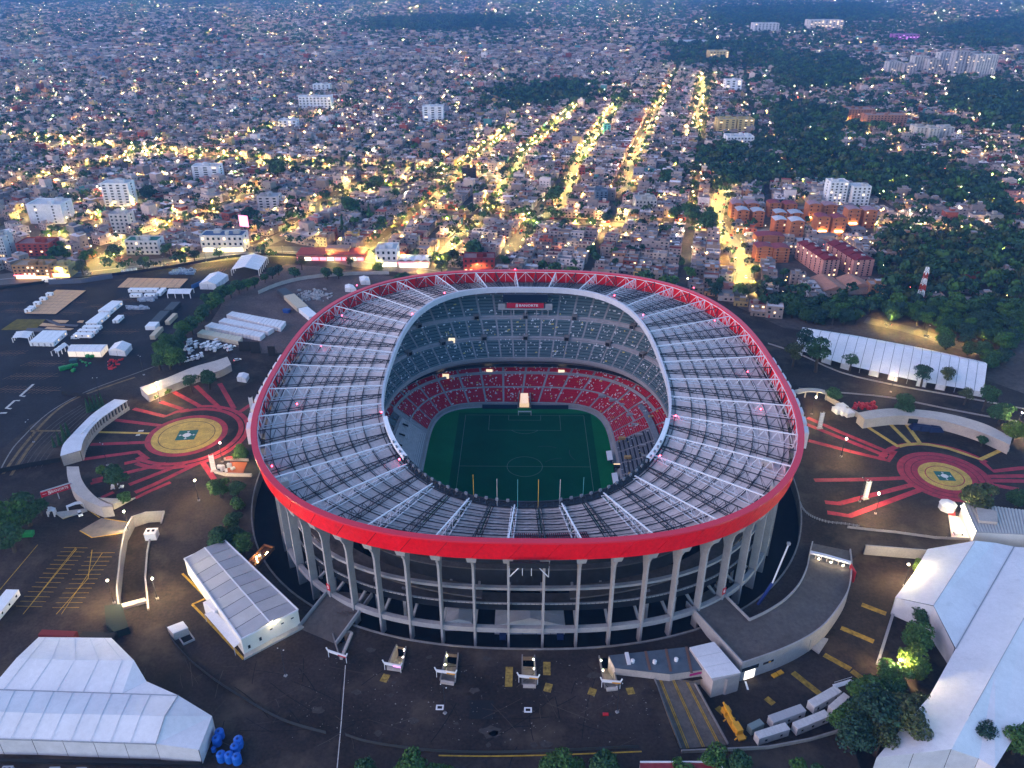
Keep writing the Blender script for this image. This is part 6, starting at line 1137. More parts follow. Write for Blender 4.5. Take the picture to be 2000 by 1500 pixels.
for pts, lab, m_ in (([(1165, 1195), (1375, 1120), (1418, 1160), (1205, 1238)], 'grey trailer with white striped roof in the lower yard', GREY), ([(1425, 1095), (1600, 1000), (1645, 1035), (1472, 1140)], 'pale trailer at the foot of the white stair in the lower yard', WHITE), ([(1325, 1240), (1535, 1155), (1568, 1195), (1362, 1280)], 'pale trailer against the low curved wall in the lower yard', WHITE), ([(1080, 1300), (1275, 1240), (1312, 1280), (1110, 1345)], 'pale trailer nearest the yellow crane in the lower yard', WHITE), ([(1555, 1130), (1660, 1050), (1698, 1065), (1600, 1160)], 'ribbed trailer half under the trees in the lower yard', WHITE)):
    trailer(lab, W2(ZK, pts, ztr + 3.6), 3.6, mat('trailer_grey', (.42, .42, .44), .6) if m_ is GREY else mat('trailer_pale', (.58, .57, .57), .6, var=.1, scale=.5), z0=ztr, ribs=10, group='trailers of the lower yard')
container('small grey green container beside the yellow crane', W2(ZK, [(1030, 1250), (1110, 1213), (1146, 1243), (1066, 1285)], ztr + 3), 3.0, mat('grey_green', (.18, .23, .23), .6), z0=ztr)
a, b = Vector(G3(*ZK(878, 1165), ztr)), Vector(G3(*ZK(1000, 1365), ztr)); c = (a + b) / 2; L = (b - a).length; ang = math.atan2((a - b).y, (a - b).x)
t = thing('crane_truck', 'yellow crane truck with folded boom parked in the lower yard', 'crane', (c.x, c.y, ztr), ang); m = MB(); m.box(-L / 2, L / 2, -1.3, 1.3, .7, 1.3); m.build('chassis', YEL, t); m = MB(); m.box(L / 2 - 2.6, L / 2 - .2, -1.25, 1.25, 1.31, 2.9); cb = m.build('cab', YEL, t); m = MB(); m.box(L / 2 - 1.2, L / 2 - .15, -1.1, 1.1, 2.0, 2.7); m.build('cab_window', DGLASS, cb)
m = MB(); m.bar((-L * .1, .2, 2.6), (L * .48, .2, 3.6), .8, .9); m.bar((L * .1, .2, 3.0), (L * .56, .2, 3.7), .5, .6); m.build('boom', YEL, t); m = MB(); m.box(-L * .34, -L * .05, -1.1, 1.1, 1.31, 3.2); m.build('turret', YEL, t); m = MB(); [m.bar((x, y_, 1.0), (x, y_ * 1.7, .2), .35) for x in (-L * .4, L * .2) for y_ in (-1.3, 1.3)]; m.build('outrigger', YEL, t)
w = MB(); w.tube([(0, -.25, 0), (0, .25, 0)], .6, 10); wm = w.mesh('wheel', TYRE)
for x in (-L * .38, -L * .26, L * .2, L * .36):
    for y_ in (-1.15, 1.15): link('wheel', wm, t, (x, y_, .6))
for x, y, lab in ((1210, 933, 'orange floor plate farther from the lit doorway'), (1245, 915, 'orange floor plate nearer the lit doorway')): xx, yy = G(*ZK(x, y), ztr); m = MB(); m.obox(xx, yy, ztr + .02, ztr + .5, 2.2, 1.6, .5); tag(m.build('floor_plate', YEL), lab, 'plate')
P = W(ZK, [(1600, 1000, ztr + 3), (1640, 985, ztr + 2.6), (1715, 965, ztr + .3)]); t = thing('metal_stair', 'white metal stair with rail beside the far yard trailer', 'stair', P[2]); m = MB()
for k in range(12): f = k / 12; v = Vector(P[0]).lerp(Vector(P[2]), f); m.box(v.x - .45, v.x + .45, v.y - .8, v.y + .8, v.z - .1, v.z)
wpart('tread', m, TENT, t); m = MB(); [m.bar((P[0][0], P[0][1] + s_ * .8, P[0][2] + 1), (P[2][0], P[2][1] + s_ * .8, P[2][2] + 1), .1) for s_ in (-1, 1)]; wpart('rail', m, TENT, t)
m = MB(); P = W2(ZK, [(1450, 745), (1500, 675), (1560, 690), (1500, 780)], YZ + 1); m.prism(P, YZ, YZ + .9); tag(m.build('concrete_block', CONC), 'pale concrete landing block at the foot of the curved deck', 'block')
m = MB(); a, b = G3(*ZG(640, 895), YZ), G3(*ZG(735, 590), YZ); wall_along(m, [a[:2], b[:2]], 1.0, YZ, YZ + .8); tag(m.build('kerb_wall', CONC), 'straight pale kerb beside the right corner tent', 'kerb')
# boom lift under the right end columns
a = G3(*ZK(1060, 545), MZ); t = thing('boom_lift', 'dark blue boom lift in the moat with its arm along the columns', 'boom lift', (a[0], a[1], MZ)); m = MB(); m.box(-2.4, 2.4, -1.3, 1.3, .6, 1.7); m.build('chassis', mat('lift_blue', (.015, .04, .2), .5), t); b1 = Vector(G3(*ZK(1195, 330), 8)); b2 = Vector(G3(*ZK(1300, 80), 22)); A0 = Vector((a[0], a[1], MZ + 1.5)); m = MB(); m.bar(A0, b1, .9); wpart('lower_boom', m, mat('lift_blue', (.015, .04, .2)), t); m = MB(); m.bar(b1, b2, .5); wpart('upper_boom', m, STEELW, t); m = MB(); m.box(b2.x - .6, b2.x + .6, b2.y - .5, b2.y + .5, b2.z, b2.z + 1.1); wpart('basket', m, GREY, t); m = MB(); [m.tube([(x, y_ - .2, .6), (x, y_ + .2, .6)], .6, 8) for x in (-1.7, 1.7) for y_ in (-1.2, 1.2)]; m.build('wheel_set', TYRE, t)
# tents and vans in the moat at the near end
tent('white gabled tent between the columns left of the centre', *W2(lambda x, y: (x, y), [(868, 1215), (922, 1215), (924, 1178), (873, 1178)], MZ + 4.5), 4.5, 6.0, z0=MZ, bays=2)
tent('wide white gabled tent under the middle of the near columns', *W2(lambda x, y: (x, y), [(966, 1222), (1104, 1222), (1100, 1186), (968, 1186)], MZ + 4.5), 4.5, 8.5, z0=MZ, bays=2)
for k, (px, lab) in enumerate(((982, 'small dark van with white front, left one under the wide tent'), (1094, 'small dark van with white front, right one under the wide tent'))): x, y = G(px, 1250, MZ); trailer(lab, [(x - 1.2, y - 1), (x + 1.2, y - 1), (x + 1.2, y + 3), (x - 1.2, y + 3)], 2.6, DBLUE, z0=MZ, name='service_van', cat='van', wheels=True)
# sand coloured skip beside the left columns
c_, d_ = G(508, 1090, 0), None; t = thing('lamp_pit', 'brown open skip with glowing lamps beside the left columns', 'skip', (c_[0], c_[1], 0), 1.25); m = MB(); [m.box(*q) for q in ((-7, 7, -2.6, -2.3, 0, 1.6), (-7, 7, 2.3, 2.6, 0, 1.6), (-7.0, -6.7, -2.3, 2.3, 0, 1.6), (6.7, 7, -2.3, 2.3, 0, 1.6), (-6.7, 6.7, -2.3, 2.3, 0, .2))]; m.build('shell', mat('brown_timber', (.16, .07, .035), .8), t)
for k in range(6): m = MB(); m.ball((-3 + k * 1.3, random.uniform(-1.5, 1.5), .6), .25, 6, 4); m.build('festoon_lamp', glow('festoon_light', (1, .7, .35), 25), t)

P = W(lambda x, y: (x, y), [(1250, 1489, 6), (1405, 1489, 6), (1425, 1530, 6), (1250, 1530, 6)]); t = thing('low_shed', 'red roofed shed with pale rim cut by the bottom picture edge', 'shed', (P[0][0], P[0][1] - 4, 0)); m = MB(); m.prism([p[:2] for p in P], 0, 5.7); wpart('body', m, BEIGE, t); m = MB(); m.prism([p[:2] for p in P], 5.703, 6.0); wpart('roof', m, mat('shed_red', (.26, .03, .035), .6, var=.2, scale=.5), t); m = MB(); wall_along(m, [p[:2] for p in P], .4, 5.9, 6.4); wpart('rim', m, TENT, t)

m = MB()
for k in range(40):                                   # tyre marks curving over the near forecourt and the yard road
    px, py = random.uniform(330, 1280), random.uniform(1290, 1460); x, y = G(px, py); r_ = random.uniform(45, 120); a0 = random.uniform(0, 360); q = random.uniform(6, 16)
    pts = [(x + r_ * (math.cos(R(a0 + q * i / 8)) - math.cos(R(a0))), y + r_ * (math.sin(R(a0 + q * i / 8)) - math.sin(R(a0)))) for i in range(9)]
    if all(p[1] < 206 for p in pts) and all(p[0] < 40 for p in pts): stroke(m, pts, random.uniform(.15, .3), .062 + k * .0002)
tag(m.build('tyre_mark', mat('tyre_black', (.014, .012, .012), .8, spec=.1)), kind='structure')
m = MB()
for k in range(46):
    px, py = random.uniform(120, 1280), random.uniform(1290, 1465); x, y = G(px, py); a0 = random.uniform(0, 3.14); L_ = random.uniform(3, 16); pts = [(x, y), (x + L_ * math.cos(a0) * .5 + random.uniform(-.4, .4), y + L_ * math.sin(a0) * .5), (x + L_ * math.cos(a0), y + L_ * math.sin(a0))]
    if all(p[1] < 206 for p in pts) and all(p[0] < 40 for p in pts): stroke(m, pts, random.uniform(.08, .2), .08 + k * .0002)
tag(m.build('pavement_crack', mat('crack_pale', (.085, .066, .052), .9)), kind='structure')
# ================================================================== CITY
def inpoly(px, py, poly):
    px, py = np.asarray(px), np.asarray(py); c = np.zeros(px.shape, bool); n = len(poly); j = n - 1
    for i in range(n):
        xi, yi = poly[i][0], poly[i][1]; xj, yj = poly[j][0], poly[j][1]
        c ^= ((yi > py) != (yj > py)) & (px < (xj - xi) * (py - yi) / (yj - yi + 1e-12) + xi); j = i
    return c
def dline(px, py, line):
    d = np.full(np.shape(px), 1e9)
    for a, b in zip(line[:-1], line[1:]):
        ax, ay, bx, by = a[0], a[1], b[0], b[1]; vx, vy = bx - ax, by - ay; t = np.clip(((px - ax) * vx + (py - ay) * vy) / (vx * vx + vy * vy), 0, 1)
        d = np.minimum(d, np.hypot(px - ax - vx * t, py - ay - vy * t))
    return d
# avenues and lit streets: survey points, half width, lamp spacing, name
STREETS = [
 ([(-150, 565), (0, 546), (150, 533), (300, 516), (420, 501), (540, 491), (640, 498), (720, 513), (800, 522), (860, 531), (940, 548)], 13, 16, 'avenue'),
 ([(495, 485), (560, 455), (640, 402), (700, 368), (770, 338)], 6.5, 16, 'street'), ([(712, 508), (760, 470), (830, 412), (900, 335), (960, 285), (1000, 250)], 6, 13, 'street'),
 ([(848, 520), (900, 460), (970, 385), (1030, 300), (1060, 270), (1090, 245), (1150, 185)], 5.5, 14, 'street'), ([(985, 500), (1040, 440), (1100, 400), (1125, 330), (1180, 240), (1230, 180)], 6.5, 17, 'street'),
 ([(1215, 380), (1240, 310), (1275, 240), (1300, 170)], 6.5, 22, 'street'), ([(1357, 268), (1365, 210), (1376, 148)], 6.5, 18, 'street'),
 ([(1458, 575), (1437, 490), (1402, 440), (1396, 420), (1425, 340)], 7.5, 14, 'street'), ([(-60, 268), (150, 286), (300, 301), (400, 311), (520, 319), (640, 331), (760, 331), (900, 339), (1010, 347)], 17, 11, 'avenue'),
 ([(-60, 390), (60, 360), (150, 335), (300, 300)], 8, 14, 'street'), ([(180, 520), (250, 480), (330, 452), (450, 398), (520, 360)], 8, 13, 'street'), ([(20, 500), (90, 470), (180, 440), (275, 390)], 8, 14, 'street'), ([(-40, 210), (120, 190), (280, 178), (420, 165)], 12, 22, 'street'), ([(420, 290), (520, 255), (640, 225), (700, 208)], 9, 18, 'street'), ([(0, 450), (60, 425), (140, 400), (230, 380)], 7, 18, 'street'),
 ([(1630, 232), (1700, 256), (1770, 264)], 8, 16, 'street'), ([(1480, 452), (1620, 442), (1800, 446), (1990, 470)], 6, 24, 'street'), ([(1690, 625), (1780, 645), (1850, 668), (1960, 700)], 5, 44, 'road'),
 ([(860, 415), (1000, 420), (1100, 433), (1260, 440), (1400, 440)], 6, 26, 'street'), ([(640, 390), (830, 360), (900, 338)], 6, 26, 'street')]
STN = ['the front avenue', 'the street by the billboard', 'the street left of the ribbon window building', 'the street by the shop canopy', 'the street behind the red glass building', 'the street right of the centre', 'the far straight street', 'the wide street by the brick flats', 'the rear avenue', 'the left rear street', 'the street by the green roofed house', 'the street by the dark red block', 'the far left street', 'the slanting upper street', 'the left edge street', 'the street by the cream towers', 'the street behind the brick flats', 'the road behind the long white tent', 'the cross street in the centre', 'the short cross street']
STW = [[G(*p) for p in s[0]] for s in STREETS]
FOREST = [GL(p) for p in ([(1372, 300), (1440, 285), (1560, 290), (1700, 312), (1850, 330), (1960, 380), (1975, 440), (1890, 405), (1800, 402), (1700, 380), (1600, 358), (1420, 372), (1360, 330)],
 [(1705, 480), (1760, 450), (1880, 448), (2100, 470), (2150, 760), (1990, 740), (1930, 722), (1790, 660), (1740, 640), (1560, 632), (1500, 610), (1425, 583), (1440, 570), (1560, 592), (1640, 590), (1720, 580)],
 [(720, 42), (860, 34), (1000, 36), (1012, 58), (830, 64), (720, 55)], [(1500, 215), (1600, 215), (1660, 250), (1620, 290), (1520, 280)], [(980, 180), (1130, 165), (1150, 195), (1100, 205), (990, 205)], [(1300, 92), (1480, 88), (1560, 118), (1480, 132), (1310, 128)],
 [(1500, 130), (1640, 110), (1700, 150), (1640, 175), (1520, 170)], [(1850, 165), (2050, 170), (2060, 260), (1930, 250), (1850, 200)], [(1380, 20), (1700, 10), (1760, 40), (1500, 55), (1390, 45)], [(1820, 60), (2100, 20), (2100, 100), (1900, 90)]) ]
WOODY = [GL(p) for p in ([(1330, 60), (2150, 40), (2150, 440), (1800, 330), (1500, 290), (1380, 200)], [(1000, -5), (2150, -12), (2150, 60), (1000, 60)], [(-200, -14), (420, -10), (900, -5), (900, 8), (-200, 8)])]
PAL = np.array([(.30, .27, .27), (.36, .32, .30), (.25, .235, .25), (.42, .38, .36), (.33, .27, .23), (.20, .19, .20), (.50, .47, .46), (.65, .64, .66), (.24, .075, .06), (.34, .20, .12), (.16, .20, .27), (.08, .26, .28), (.45, .36, .17), (.40, .22, .22), (.28, .29, .27)])
PALN = ['grey', 'beige', 'lavender grey', 'pale grey', 'brown', 'dark grey', 'cream', 'white', 'brick red', 'orange', 'slate blue', 'turquoise', 'ochre', 'pink', 'olive grey']
PW = np.array([17, 14, 14, 10, 10, 8, 7, 6, 5, 4, 3, 1.6, 2, 3, 7.]); PW /= PW.sum()
ROOF = np.array([(.24, .225, .23), (.30, .27, .265), (.19, .18, .19), (.36, .34, .35), (.22, .10, .085), (.60, .60, .64), (.26, .20, .175), (.13, .14, .17), (.28, .07, .06), (.42, .40, .41)])
ROOFN = ['grey', 'beige', 'dark grey', 'pale', 'maroon', 'white', 'brown', 'slate', 'red', 'light grey']
RW = np.array([19, 19, 13, 13, 8, 12, 11, 3, 5, 9.]); RW /= RW.sum()
def gen(theta, cu, cv, pu, pv, su, sv, cond, ymax, ymin=520, jit=1.0):
    """plots of a rotated street grid: block pitch pu x pv with su x sv cells of about cu x cv, streets left free"""
    th = R(theta); U = np.array([math.cos(th), -math.sin(th)]); V = np.array([math.sin(th), math.cos(th)])
    ext = ymax * 1.15; iu = np.arange(-int(ext / pu), int(ext / pu) + 1); iv = np.arange(-int(ext * .6 / pv), int(ext * 1.2 / pv) + 1)
    a, b, c, d = np.meshgrid(iu, iv, np.arange(su), np.arange(sv), indexing='ij'); a, b, c, d = (q.ravel() for q in (a, b, c, d))
    uu = a * pu + (c + .5) * cu; vv = b * pv + (d + .5) * cv; x = uu * U[0] + vv * V[0]; y = uu * U[1] + vv * V[1]
    vis = (y > ymin) & (y < ymax) & (np.abs(x) < y * .665 + 60) & cond(x, y); x, y = x[vis], y[vis]
    k = len(x); w = cu * rng.uniform(.90, 1.06, k); l = cv * rng.uniform(.90, 1.06, k)
    return np.stack([x + rng.uniform(-.6, .6, k) * jit, y + rng.uniform(-.6, .6, k) * jit, w, l, np.full(k, -th)], 1)
distL = lambda x, y: (x < -0.30 * y + 25) & (y < 1060)
distR = lambda x, y: (x > 0.30 * y + 40) & ~distL(x, y)
distM = lambda x, y: ~distL(x, y) & ~distR(x, y)
near_ = 2100
H = [gen(12.5, 11.1, 8.1, 76, 122, 6, 14, lambda x, y: distM(x, y) & (y < near_), near_), gen(31, 12.0, 8.6, 82, 96, 6, 10, lambda x, y: distL(x, y), near_), gen(3, 12.3, 9.2, 84, 104, 6, 10, lambda x, y: distR(x, y) & (y < near_), near_),
     gen(12.5, 14.5, 12.5, 100, 112, 6, 8, lambda x, y: (x < .32 * y) & (y >= near_) & (y < 3800), 3800, near_), gen(-14, 16, 14, 120, 125, 6, 8, lambda x, y: (x >= .32 * y) & (y >= near_) & (y < 3800), 3800, near_),
     gen(8, 21, 17, 150, 125, 6, 6, lambda x, y: y >= 3800, 6600, 3800, 3)]
H = np.concatenate(H)
x, y = H[:, 0], H[:, 1]; keep = ~inpoly(x, y, PRE)
for s, ln in zip(STREETS, STW): keep &= dline(x, y, ln) > s[1] + 4.5
forest = np.zeros(len(x), bool)
for f in FOREST: forest |= inpoly(x, y, f)
woody = np.zeros(len(x), bool)
for f in WOODY: woody |= inpoly(x, y, f)
keep &= ~(forest & (rng.random(len(x)) > .13)); keep &= ~(woody & (rng.random(len(x)) > .52)); keep &= rng.random(len(x)) > .06
# landmarks seen over the roofs: facade edges and foot/top in the picture, depth in metres, paint, rows, columns, label
LM = [
 (60, 127, 437, 401, 22, (.72, .71, .73), 6, 2, 'white windowless slab block at the left edge above the avenue', 0), (205, 258, 403, 360, 16, (.74, .73, .74), 8, 4, 'tall white apartment tower with slot windows left of the avenue', 0), (378, 430, 352, 326, 16, (.72, .71, .74), 6, 3, 'white apartment block with two dark window strips', 0),
 (826, 866, 240, 209, 18, (.72, .72, .76), 7, 3, 'white block standing alone over the central roofs', 0), (585, 648, 216, 190, 20, (.70, .70, .74), 5, 9, 'long white block with small windows, upper left', 0), (545, 580, 252, 236, 18, (.66, .66, .70), 3, 4, 'low white block left of the central avenue', 0), (612, 645, 183, 166, 18, (.68, .68, .72), 4, 4, 'small white block above the long white block', 0),
 (903, 930, 353, 330, 12, (.030, .032, .04), 5, 3, 'narrow dark glass block beside the lit avenue', 0), (1400, 1435, 262, 234, 22, (.50, .38, .17), 8, 3, 'left yellow apartment block of the pair', 0), (1438, 1470, 262, 234, 22, (.50, .38, .17), 8, 3, 'right yellow apartment block of the pair', 0), (1418, 1470, 291, 268, 22, (.68, .68, .71), 4, 8, 'white block with rooftop clutter below the yellow pair', 0), (1415, 1447, 181, 157, 18, (.72, .72, .77), 5, 3, 'white block beside the straight lit street', 0),
 (1732, 1758, 148, 122, 25, (.42, .40, .41), 11, 5, 'leftmost of the grey tower cluster, upper right', 0), (1762, 1786, 149, 126, 25, (.36, .34, .36), 10, 4, 'second tower of the grey cluster, upper right', 0), (1781, 1808, 143, 111, 25, (.44, .42, .42), 13, 5, 'third tower of the grey cluster, upper right', 0), (1810, 1834, 146, 117, 25, (.40, .38, .38), 12, 4, 'fourth tower of the grey cluster, upper right', 0), (1830, 1856, 140, 104, 25, (.46, .44, .45), 14, 5, 'fifth tower of the grey cluster, upper right', 0), (1858, 1884, 150, 101, 25, (.34, .33, .36), 18, 4, 'sixth and darkest tower of the grey cluster, upper right', 0), (1880, 1908, 150, 110, 25, (.48, .46, .47), 15, 5, 'seventh tower of the grey cluster, upper right', 0), (1900, 1940, 151, 108, 25, (.52, .50, .50), 16, 8, 'rightmost and broadest tower of the grey cluster', 0),
 (1786, 1808, 272, 250, 22, (.50, .46, .42), 8, 3, 'left cream tower of three, right side', 0), (1812, 1832, 274, 252, 22, (.50, .46, .42), 8, 3, 'middle cream tower of three, right side', 0), (1837, 1860, 270, 250, 22, (.48, .44, .42), 8, 3, 'right cream tower of three, right side', 0),
 (1655, 1705, 236, 215, 30, (.30, .14, .09), 6, 9, 'left half of the brown brick complex, right side', 0), (1690, 1768, 248, 226, 24, (.32, .15, .10), 6, 12, 'right half of the brown brick complex, right side', 0), (1580, 1645, 58, 40, 60, (.60, .55, .52), 6, 9, 'far pale hospital block near the top edge', 1), (1472, 1520, 64, 46, 50, (.58, .56, .58), 5, 7, 'far pale block left of the hospital', 0), (1385, 1422, 118, 101, 40, (.62, .45, .20), 4, 6, 'far yellow lit block in the dark trees', 1), (1746, 1794, 81, 68, 40, (.35, .12, .34), 4, 7, 'far purple lit block near the top edge', 2), (1320, 1408, 88, 81, 50, (.55, .56, .60), 1, 10, 'far long pale shed near the top edge', 0),
 (1615, 1650, 400, 357, 16, (.70, .70, .72), 8, 4, 'left white apartment block before the dark wood', 0), (1660, 1695, 402, 366, 16, (.68, .68, .70), 6, 4, 'right stepped white apartment block before the dark wood', 0),
 (735, 776, 521, 489, 18, (.66, .65, .67), 3, 4, 'white modern building with ribbon windows on the avenue', 3), (395, 478, 492, 462, 16, (.62, .60, .57), 3, 8, 'pale three storey store with blue roof on the avenue', 3), (36, 100, 500, 478, 18, (.30, .055, .045), 4, 6, 'dark red brick block at the left edge', 0), (30, 100, 545, 520, 14, (.40, .22, .10), 4, 8, 'orange lit gallery building facing the left lot', 4), (102, 138, 542, 522, 12, (.55, .42, .18), 3, 4, 'yellow lit house beside the gallery building', 4), (248, 312, 497, 472, 14, (.58, .57, .56), 3, 7, 'white house with green hipped roof on the avenue', 0),
 (905, 966, 533, 506, 14, (.20, .03, .035), 3, 6, 'red and glass building at the end of the avenue', 0), (0, 16, 503, 465, 14, (.50, .49, .50), 6, 3, 'white balcony block cut by the left edge', 0), (1178, 1192, 262, 246, 14, (.08, .38, .46), 4, 2, 'turquoise house over the central roofs', 0), (1162, 1186, 398, 375, 14, (.10, .14, .20), 5, 3, 'dark blue block with white rails in the centre', 0), (220, 256, 455, 420, 14, (.46, .44, .44), 5, 4, 'grey block with gable front above the avenue', 0), (505, 545, 412, 386, 16, (.44, .42, .44), 5, 3, 'plain grey block with white roof left of centre', 0), (1240, 1282, 412, 392, 20, (.46, .42, .38), 3, 6, 'long beige workshop in the centre right', 0)]
# brick flats: front facades with low vaulted roofs
BR = [(1427, 1450, 426, 399), (1456, 1480, 424, 399), (1437, 1460, 443, 412), (1467, 1490, 443, 414), (1500, 1523, 424, 398), (1530, 1554, 424, 400), (1512, 1534, 441, 417), (1541, 1566, 441, 418), (1510, 1534, 460, 431), (1540, 1566, 470, 433), (1575, 1598, 434, 400), (1606, 1631, 430, 402), (1591, 1616, 461, 425), (1622, 1648, 462, 427), (1651, 1675, 446, 410), (1683, 1707, 446, 412), (1475, 1506, 511, 484), (1509, 1539, 513, 486), (1476, 1530, 480, 462)]
def zat(px, py, Yw):
    u = (px - 1000) / FPX; v = -(py - 750) / FPX; c, s = math.cos(PITCH), math.sin(PITCH); dx, dy, dz = u, c + v * s, -s + v * c; cy, sy = math.cos(YAW), math.sin(YAW); dx, dy = dx * cy - dy * sy, dx * sy + dy * cy
    return CAM_H + dz * Yw / dy
foot = []
for L_ in LM: a, b = G(L_[0], L_[2]), G(L_[1], L_[2]); foot.append((a[0] - 3, b[0] + 3, min(a[1], b[1]) - 14, max(a[1], b[1]) + L_[4] + 3))
for q in BR: a, b = G(q[0], q[2]), G(q[1], q[2]); foot.append((a[0] - 4, b[0] + 4, a[1] - 10, a[1] + 18))
a, b = G(1560, 545), G(1700, 545); foot.append((a[0] - 4, b[0] + 6, a[1] - 10, a[1] + 62)); a, b = G(1600, 588), G(1710, 588); foot.append((a[0], b[0], a[1] - 4, a[1] + 40)); a, b = G(575, 508), G(715, 508); foot.append((a[0], b[0], a[1] - 8, a[1] + 24)); a, b = G(776, 524), G(838, 524); foot.append((a[0], b[0], a[1] - 8, a[1] + 26))
for f in foot: keep &= ~((x > f[0]) & (x < f[1]) & (y > f[2]) & (y < f[3]))
H = H[keep]; woody = woody[keep]; x, y = H[:, 0], H[:, 1]; n = len(H)
fl = rng.choice([1, 2, 3, 4, 5, 6], n, p=[.27, .42, .24, .05, .015, .005]); hh = fl * 2.55 + rng.uniform(0, .9, n); ci = rng.choice(len(PAL), n, p=PW); ri = rng.choice(len(ROOF), n, p=RW)
wc = PAL[ci] * rng.uniform(.65, 1.2, (n, 1)) * np.array([1.08, .94, .88]); rc_ = ROOF[ri] * rng.uniform(.55, 1.35, (n, 1)) * np.array([1.04, .92, .88])
order = np.argsort(np.hypot(x, y - 0) + 0 * x); vis_ = np.abs((x[order] * math.cos(YAW) + y[order] * math.sin(YAW))) < y[order] * .60
single = order[vis_][:300]; rest = np.setdiff1d(np.arange(n), single)
def boxes(cx, cy, w, l, a, z0, z1, cw, cr):
    k = len(cx); c, s = np.cos(a), np.sin(a); V = np.zeros((k, 8, 3), np.float32)
    for i, (dx, dy) in enumerate(((-1, -1), (1, -1), (1, 1), (-1, 1))):
        X = cx + (dx * w * c - dy * l * s) / 2; Y = cy + (dx * w * s + dy * l * c) / 2; V[:, i, 0] = V[:, 4 + i, 0] = X; V[:, i, 1] = V[:, 4 + i, 1] = Y
    V[:, :4, 2] = np.asarray(z0)[..., None] if np.ndim(z0) else z0; V[:, 4:, 2] = np.asarray(z1)[:, None]
    F = np.array([(0, 1, 5, 4), (1, 2, 6, 5), (2, 3, 7, 6), (3, 0, 4, 7), (4, 5, 6, 7)]); F = (F[None] + (np.arange(k) * 8)[:, None, None])
    col = np.repeat(cw[:, None, :], 5, 1); col[:, 4] = cr; return V.reshape(-1, 3), F.reshape(-1, 4), col.reshape(-1, 3)
def npmesh(name, parts, m):
    V, F, Cc, o = [], [], [], 0
    for v, f, c in parts: V.append(v); F.append(f + o); Cc.append(c); o += len(v)
    V, F, Cc = np.concatenate(V), np.concatenate(F), np.concatenate(Cc); me = bpy.data.meshes.new(name); nf, kk = F.shape
    me.vertices.add(len(V)); me.vertices.foreach_set('co', V.astype(np.float32).ravel()); me.loops.add(nf * kk); me.loops.foreach_set('vertex_index', F.astype(np.int32).ravel())
    me.polygons.add(nf); me.polygons.foreach_set('loop_start', np.arange(nf, dtype=np.int32) * kk); me.materials.append(m)
    at = me.attributes.new('col', 'FLOAT_COLOR', 'FACE'); at.data.foreach_set('color', np.concatenate([Cc, np.ones((nf, 1))], 1).astype(np.float32).ravel()); me.update(calc_edges=True); me.shade_flat(); return me
def quads(cx, cy, z, a, out, off, w, h, cw_):
    """upright quads on a facade: centre line angle a, pushed out by 'out' along the facade normal, slid by off"""
    c, s = np.cos(a), np.sin(a); X = cx + off * c + out * s; Y = cy + off * s - out * c; V = np.zeros((len(cx), 4, 3), np.float32)
    for i, (dx, dz) in enumerate(((-1, 0), (1, 0), (1, 1), (-1, 1))): V[:, i, 0] = X + dx * w / 2 * c; V[:, i, 1] = Y + dx * w / 2 * s; V[:, i, 2] = z + dz * h
    return V.reshape(-1, 3), np.arange(len(cx) * 4).reshape(-1, 4), cw_
r = rest; P_ = [boxes(x[r], y[r], H[r, 2], H[r, 3], H[r, 4], 0.0, hh[r], wc[r], rc_[r])]
nr_ = r[y[r] < 2300]; sub = nr_[rng.random(len(nr_)) < .75]; k = len(sub)
P_.append(boxes(x[sub] + rng.uniform(-2, 2, k), y[sub] + rng.uniform(-2, 2, k), rng.uniform(2, 5.5, k), rng.uniform(2, 5, k), H[sub, 4], hh[sub] - .05, hh[sub] + rng.uniform(1.2, 2.9, k), wc[sub] * rng.uniform(.8, 1.2, (k, 1)), ROOF[rng.choice(len(ROOF), k, p=RW)]))
sub = nr_[rng.random(len(nr_)) < .55]; k = len(sub); tk = np.where(rng.random((k, 1)) < .5, np.array([[.02, .02, .022]]), np.array([[.55, .54, .52]]))
P_.append(boxes(x[sub] + rng.uniform(-3, 3, k), y[sub] + rng.uniform(-3, 3, k), np.full(k, 1.3), np.full(k, 1.3), H[sub, 4], hh[sub] - .05, hh[sub] + 1.7, tk, tk))
o = link('house_mass', npmesh('house_mass', P_, BLDG)); tag(o, 'endless packed houses of the city spreading behind the stadium', 'houses', kind='stuff')
# windows of the mass
P_, LIT = [], []
nw_ = r[y[r] < 1500]
for k in range(9):
    fk, ck = k // 3, k % 3; ok = nw_[(fl[nw_] > fk) & (rng.random(len(nw_)) < .72)]; m_ = len(ok); lw = rng.random(m_) < .035
    off = (ck - 1) * H[ok, 2] * .31 + rng.uniform(-.3, .3, m_); args = (x[ok], y[ok], fk * 2.75 + 1.0, H[ok, 4], H[ok, 3] / 2 + .05, off, rng.uniform(1.0, 1.9, m_), rng.uniform(1.0, 1.5, m_), np.tile([.02, .023, .03], (m_, 1)) * rng.uniform(.5, 2.5, (m_, 1)))
    q = lambda s_: quads(*[np.asarray(a_)[s_] if np.ndim(a_) else a_ for a_ in args]); P_.append(q(~lw)); LIT.append(q(lw))
    ok = nw_[(fl[nw_] > fk) & (rng.random(len(nw_)) < .4)]; m_ = len(ok); sgn = np.where(x[ok] > 0, -1, 1)
    P_.append(quads(x[ok], y[ok], fk * 2.75 + 1.0, H[ok, 4] + sgn * math.pi / 2, H[ok, 2] / 2 + .05, (ck - 1) * H[ok, 3] * .3, rng.uniform(.8, 1.6, m_), 1.2, np.tile([.022, .025, .032], (m_, 1))))
tag(link('window_mass', npmesh('window_mass', P_, mat('building_window', attr=True, rough=.25, spec=.5))), 'dark windows of the packed city houses', 'windows', kind='stuff')
